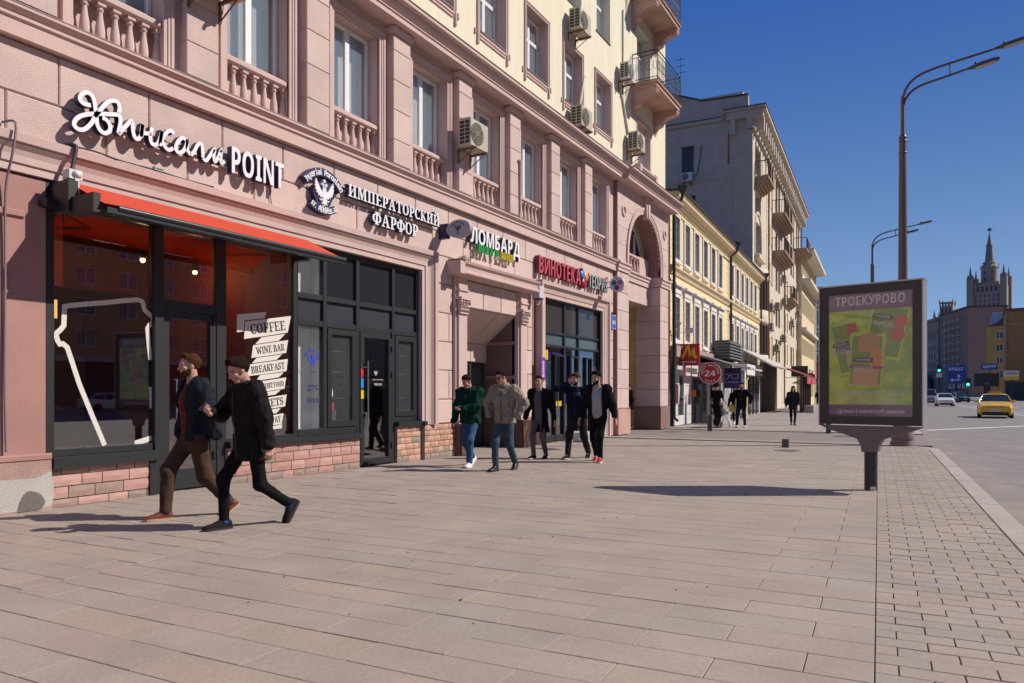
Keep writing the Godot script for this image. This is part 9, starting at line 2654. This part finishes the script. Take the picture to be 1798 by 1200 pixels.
	person({"label": "bearded man in open black jacket, white T shirt and red shoes", "at": [3.28, -13.4], "turn": 0.14, "h": 1.82, "cell": 0.017, "fine": 0.008, "lf": [0.07, 0.085, 0.12], "rf": [-0.1, 0.1, -0.24], "pitch": [-0.03, 0.3], "head": [0.22, -0.35], "lh": [0.34, 0.86, 0.02], "rh": [-0.34, 0.86, 0.1], "top": black, "hem": 0.86, "thick": 0.028, "open": 0.095, "shirt": cloth.call("white_tee", 0.42, 0.40, 0.43), "trousers": black, "leg": 0.95, "shoes": plain("red_shoe", 0.42, 0.01, 0.015, 0.5), "sole": wsole, "hair": dark, "beard": dark})
	# farther along
	var far := {"cell": 0.026, "fine": 0.015}
	person({"label": "man in black T shirt and cap pushing a pram by the shops", "at": [1.72, -28.8], "turn": PI - 0.3, "h": 1.78, "cell": 0.026, "fine": 0.015, "lf": [0.09, 0.085, 0.05], "rf": [-0.09, 0.085, -0.06], "pitch": [0.0, 0.0], "head": [0.2, 0.2], "lh": [0.2, 1.0, 0.34], "rh": [-0.2, 1.0, 0.36], "shirt": black, "tee": true, "shirt_hem": 0.8, "trousers": black, "shoes": black_shoe, "sole": bsole, "hair": dark, "hair_thick": 0.02})
	person({"label": "woman in white top and black jacket walking behind the pram", "at": [1.6, -32.6], "turn": 0.2, "h": 1.66, "cell": 0.026, "fine": 0.015, "lf": [0.07, 0.085, 0.2], "rf": [-0.07, 0.13, -0.24], "pitch": [0.0, 0.4], "head": [0.05, -0.2], "lh": [0.3, 0.84, 0.05], "rh": [-0.32, 0.86, 0.05], "girth": 0.88, "top": black, "hem": 0.84, "thick": 0.02, "open": 0.08, "shirt": cloth.call("white_tee", 0, 0, 0), "trousers": black, "leg": 0.82, "shoes": white_shoe, "sole": wsole, "hair": brown, "long": true})
	person({"label": "man in black jacket and dark jeans standing beside the pram", "at": [2.5, -29.7], "turn": 0.1, "h": 1.80, "cell": 0.026, "fine": 0.015, "lf": [0.14, 0.085, 0.1], "rf": [-0.16, 0.085, 0.1], "pitch": [0.0, 0.0], "head": [0.05, 0.1], "girth": 1.1, "lh": [0.32, 0.95, 0.05], "rh": [-0.3, 0.9, 0.1], "elbow": [[1, 0, -0.6], [-1, 0, -0.6]], "top": black, "hem": 0.84, "thick": 0.025, "trousers": cloth.call("dark_jeans", 0.02, 0.028, 0.05), "shoes": wsole, "sole": wsole, "hair": dark, "beard": dark})
	person({"label": "dark haired woman in a navy parka walking alone on the pavement", "at": [3.94, -32.9], "turn": 0.2, "h": 1.68, "cell": 0.026, "fine": 0.015, "lf": [0.06, 0.085, 0.18], "rf": [-0.06, 0.12, -0.16], "pitch": [0.0, 0.3], "head": [0.05, 0.1], "girth": 1.0, "lh": [0.22, 0.95, 0.16], "rh": [-0.3, 0.86, 0.05], "top": cloth.call("navy_parka", 0, 0, 0), "hem": 0.72, "thick": 0.03, "hood": true, "trousers": black, "leg": 0.85, "shoes": black_shoe, "sole": bsole, "hair": dark, "long": true})
	person({"label": "person in black half hidden behind the left pier of the arch", "at": [-0.75, -25.9], "turn": -1.0, "h": 1.76, "cell": 0.026, "fine": 0.015, "lf": [0.08, 0.085, 0.05], "rf": [-0.08, 0.085, -0.05], "pitch": [0.0, 0.0], "head": [0.3, 0.0], "lh": [0.3, 0.9, 0.1], "rh": [-0.3, 0.9, 0.1], "top": black, "hem": 0.8, "thick": 0.025, "hood": true, "trousers": black, "shoes": black_shoe, "sole": bsole, "hair": dark})
	var n := 0
	for q in [[-1.9, -88.5, "dark dressed pedestrian far off by the red shop front, left one"], [-0.7, -82.0, "dark dressed pedestrian far off by the red shop front, right one"]]:
		person({"label": q[2], "at": [q[0], q[1]], "turn": 0.4, "h": 1.75, "cell": 0.04, "fine": 0.03, "lf": [0.08, 0.085, 0.15], "rf": [-0.08, 0.085, -0.15], "pitch": [0.0, 0.0], "lh": [0.32, 0.85, 0.05], "rh": [-0.32, 0.85, 0.05], "top": black, "hem": 0.7, "thick": 0.025, "trousers": charcoal, "shoes": black_shoe, "sole": bsole, "hair": dark})
	pram()
	# bag of the tall man, white bags on the step of the wine shop
	var bag := thing("white_bag", "small white bag standing by the wine shop doors", "bag", Vector3(0.55, 0, -18.6), 0.3)
	var m := MB.new(); m.cbox(Vector3(-0.22, 0, -0.1), Vector3(0.22, 0.3, 0.1), 0.04); put("bag_body", m, plain("panel_white", 0, 0, 0), bag)
	m = MB.new(); m.tube(smooth3(V3([-0.12, 0.28, 0, -0.1, 0.42, 0, 0.1, 0.42, 0, 0.12, 0.28, 0])), 0.012, 0.012, 5); put("bag_handle", m, black, bag)
	bag = thing("yellow_bag", "yellow carrier bag hanging beside the man in the black jacket", "bag", Vector3(2.18, 0.62, -29.6), 0.2)
	m = MB.new(); m.cbox(Vector3(-0.14, 0, -0.06), Vector3(0.14, 0.3, 0.06), 0.03); m.tube(V3([-0.06, 0.3, 0, 0, 0.4, 0, 0.06, 0.3, 0]), 0.01, 0.01, 5); put("bag_body", m, plain("bag_yellow", 0.55, 0.5, 0.05, 0.6), bag)

func plaid() -> StandardMaterial3D:
	if mats.has("plaid"): return mats["plaid"]
	var im := Image.create(64, 64, false, Image.FORMAT_RGB8)
	for y in 64:
		for x in 64:
			var c := Color(0.19, 0.008, 0.014)
			if x % 32 < 15: c = c.lerp(Color(0.008, 0.004, 0.006), 0.62)
			if y % 32 < 15: c = c.lerp(Color(0.008, 0.004, 0.006), 0.62)
			im.set_pixel(x, y, c.linear_to_srgb())
	var m := StandardMaterial3D.new()
	m.albedo_texture = ImageTexture.create_from_image(im); m.roughness = 0.95
	m.uv1_triplanar = true; m.uv1_scale = Vector3.ONE * 5.0
	mats["plaid"] = m
	return m

func pram() -> void:
	var p := thing("pram", "grey folding pram with white wheels between the people by the shops", "pram", Vector3(1.62, 0, -29.7), PI - 0.3)
	var m := MB.new(); m.ball(Vector3(0, 0.62, 0.05), Vector3(0.22, 0.2, 0.32), 12); m.box(Vector3(-0.18, 0.5, -0.1), Vector3(0.18, 0.62, 0.4)); put("seat", m, mat("pram_cloth", 0.07, 0.065, 0.065, 0.9, 0.2), p)
	m = MB.new(); m.ball(Vector3(0, 0.85, -0.1), Vector3(0.23, 0.2, 0.22), 12); put("hood", m, mat("pram_cloth", 0, 0, 0), p)
	m = MB.new()
	for sd in [-1, 1]: m.tube(PackedVector3Array([Vector3(sd * 0.22, 1.02, -0.5), Vector3(sd * 0.24, 0.6, -0.1), Vector3(sd * 0.25, 0.12, 0.38)]), 0.014, 0.014, 6); m.tube(PackedVector3Array([Vector3(sd * 0.24, 0.6, 0.1), Vector3(sd * 0.26, 0.12, -0.3)]), 0.014, 0.014, 6)
	m.tube(V3([-0.22, 1.02, -0.5, 0.22, 1.02, -0.5]), 0.016, 0.016, 6); put("frame", m, plain("alloy", 0, 0, 0), p)
	for sd in [-1, 1]:
		for z in [0.38, -0.3]:
			m = MB.new(); m.t = Transform3D(Basis(Vector3(0, 0, 1), PI / 2), Vector3(sd * 0.27, 0.11, z)); m.lathe(V2([0, -0.02, 0.11, -0.02, 0.11, 0.02, 0, 0.02]), 14, false); put("wheel", m, plain("pram_wheel", 0.4, 0.4, 0.4, 0.6), p)
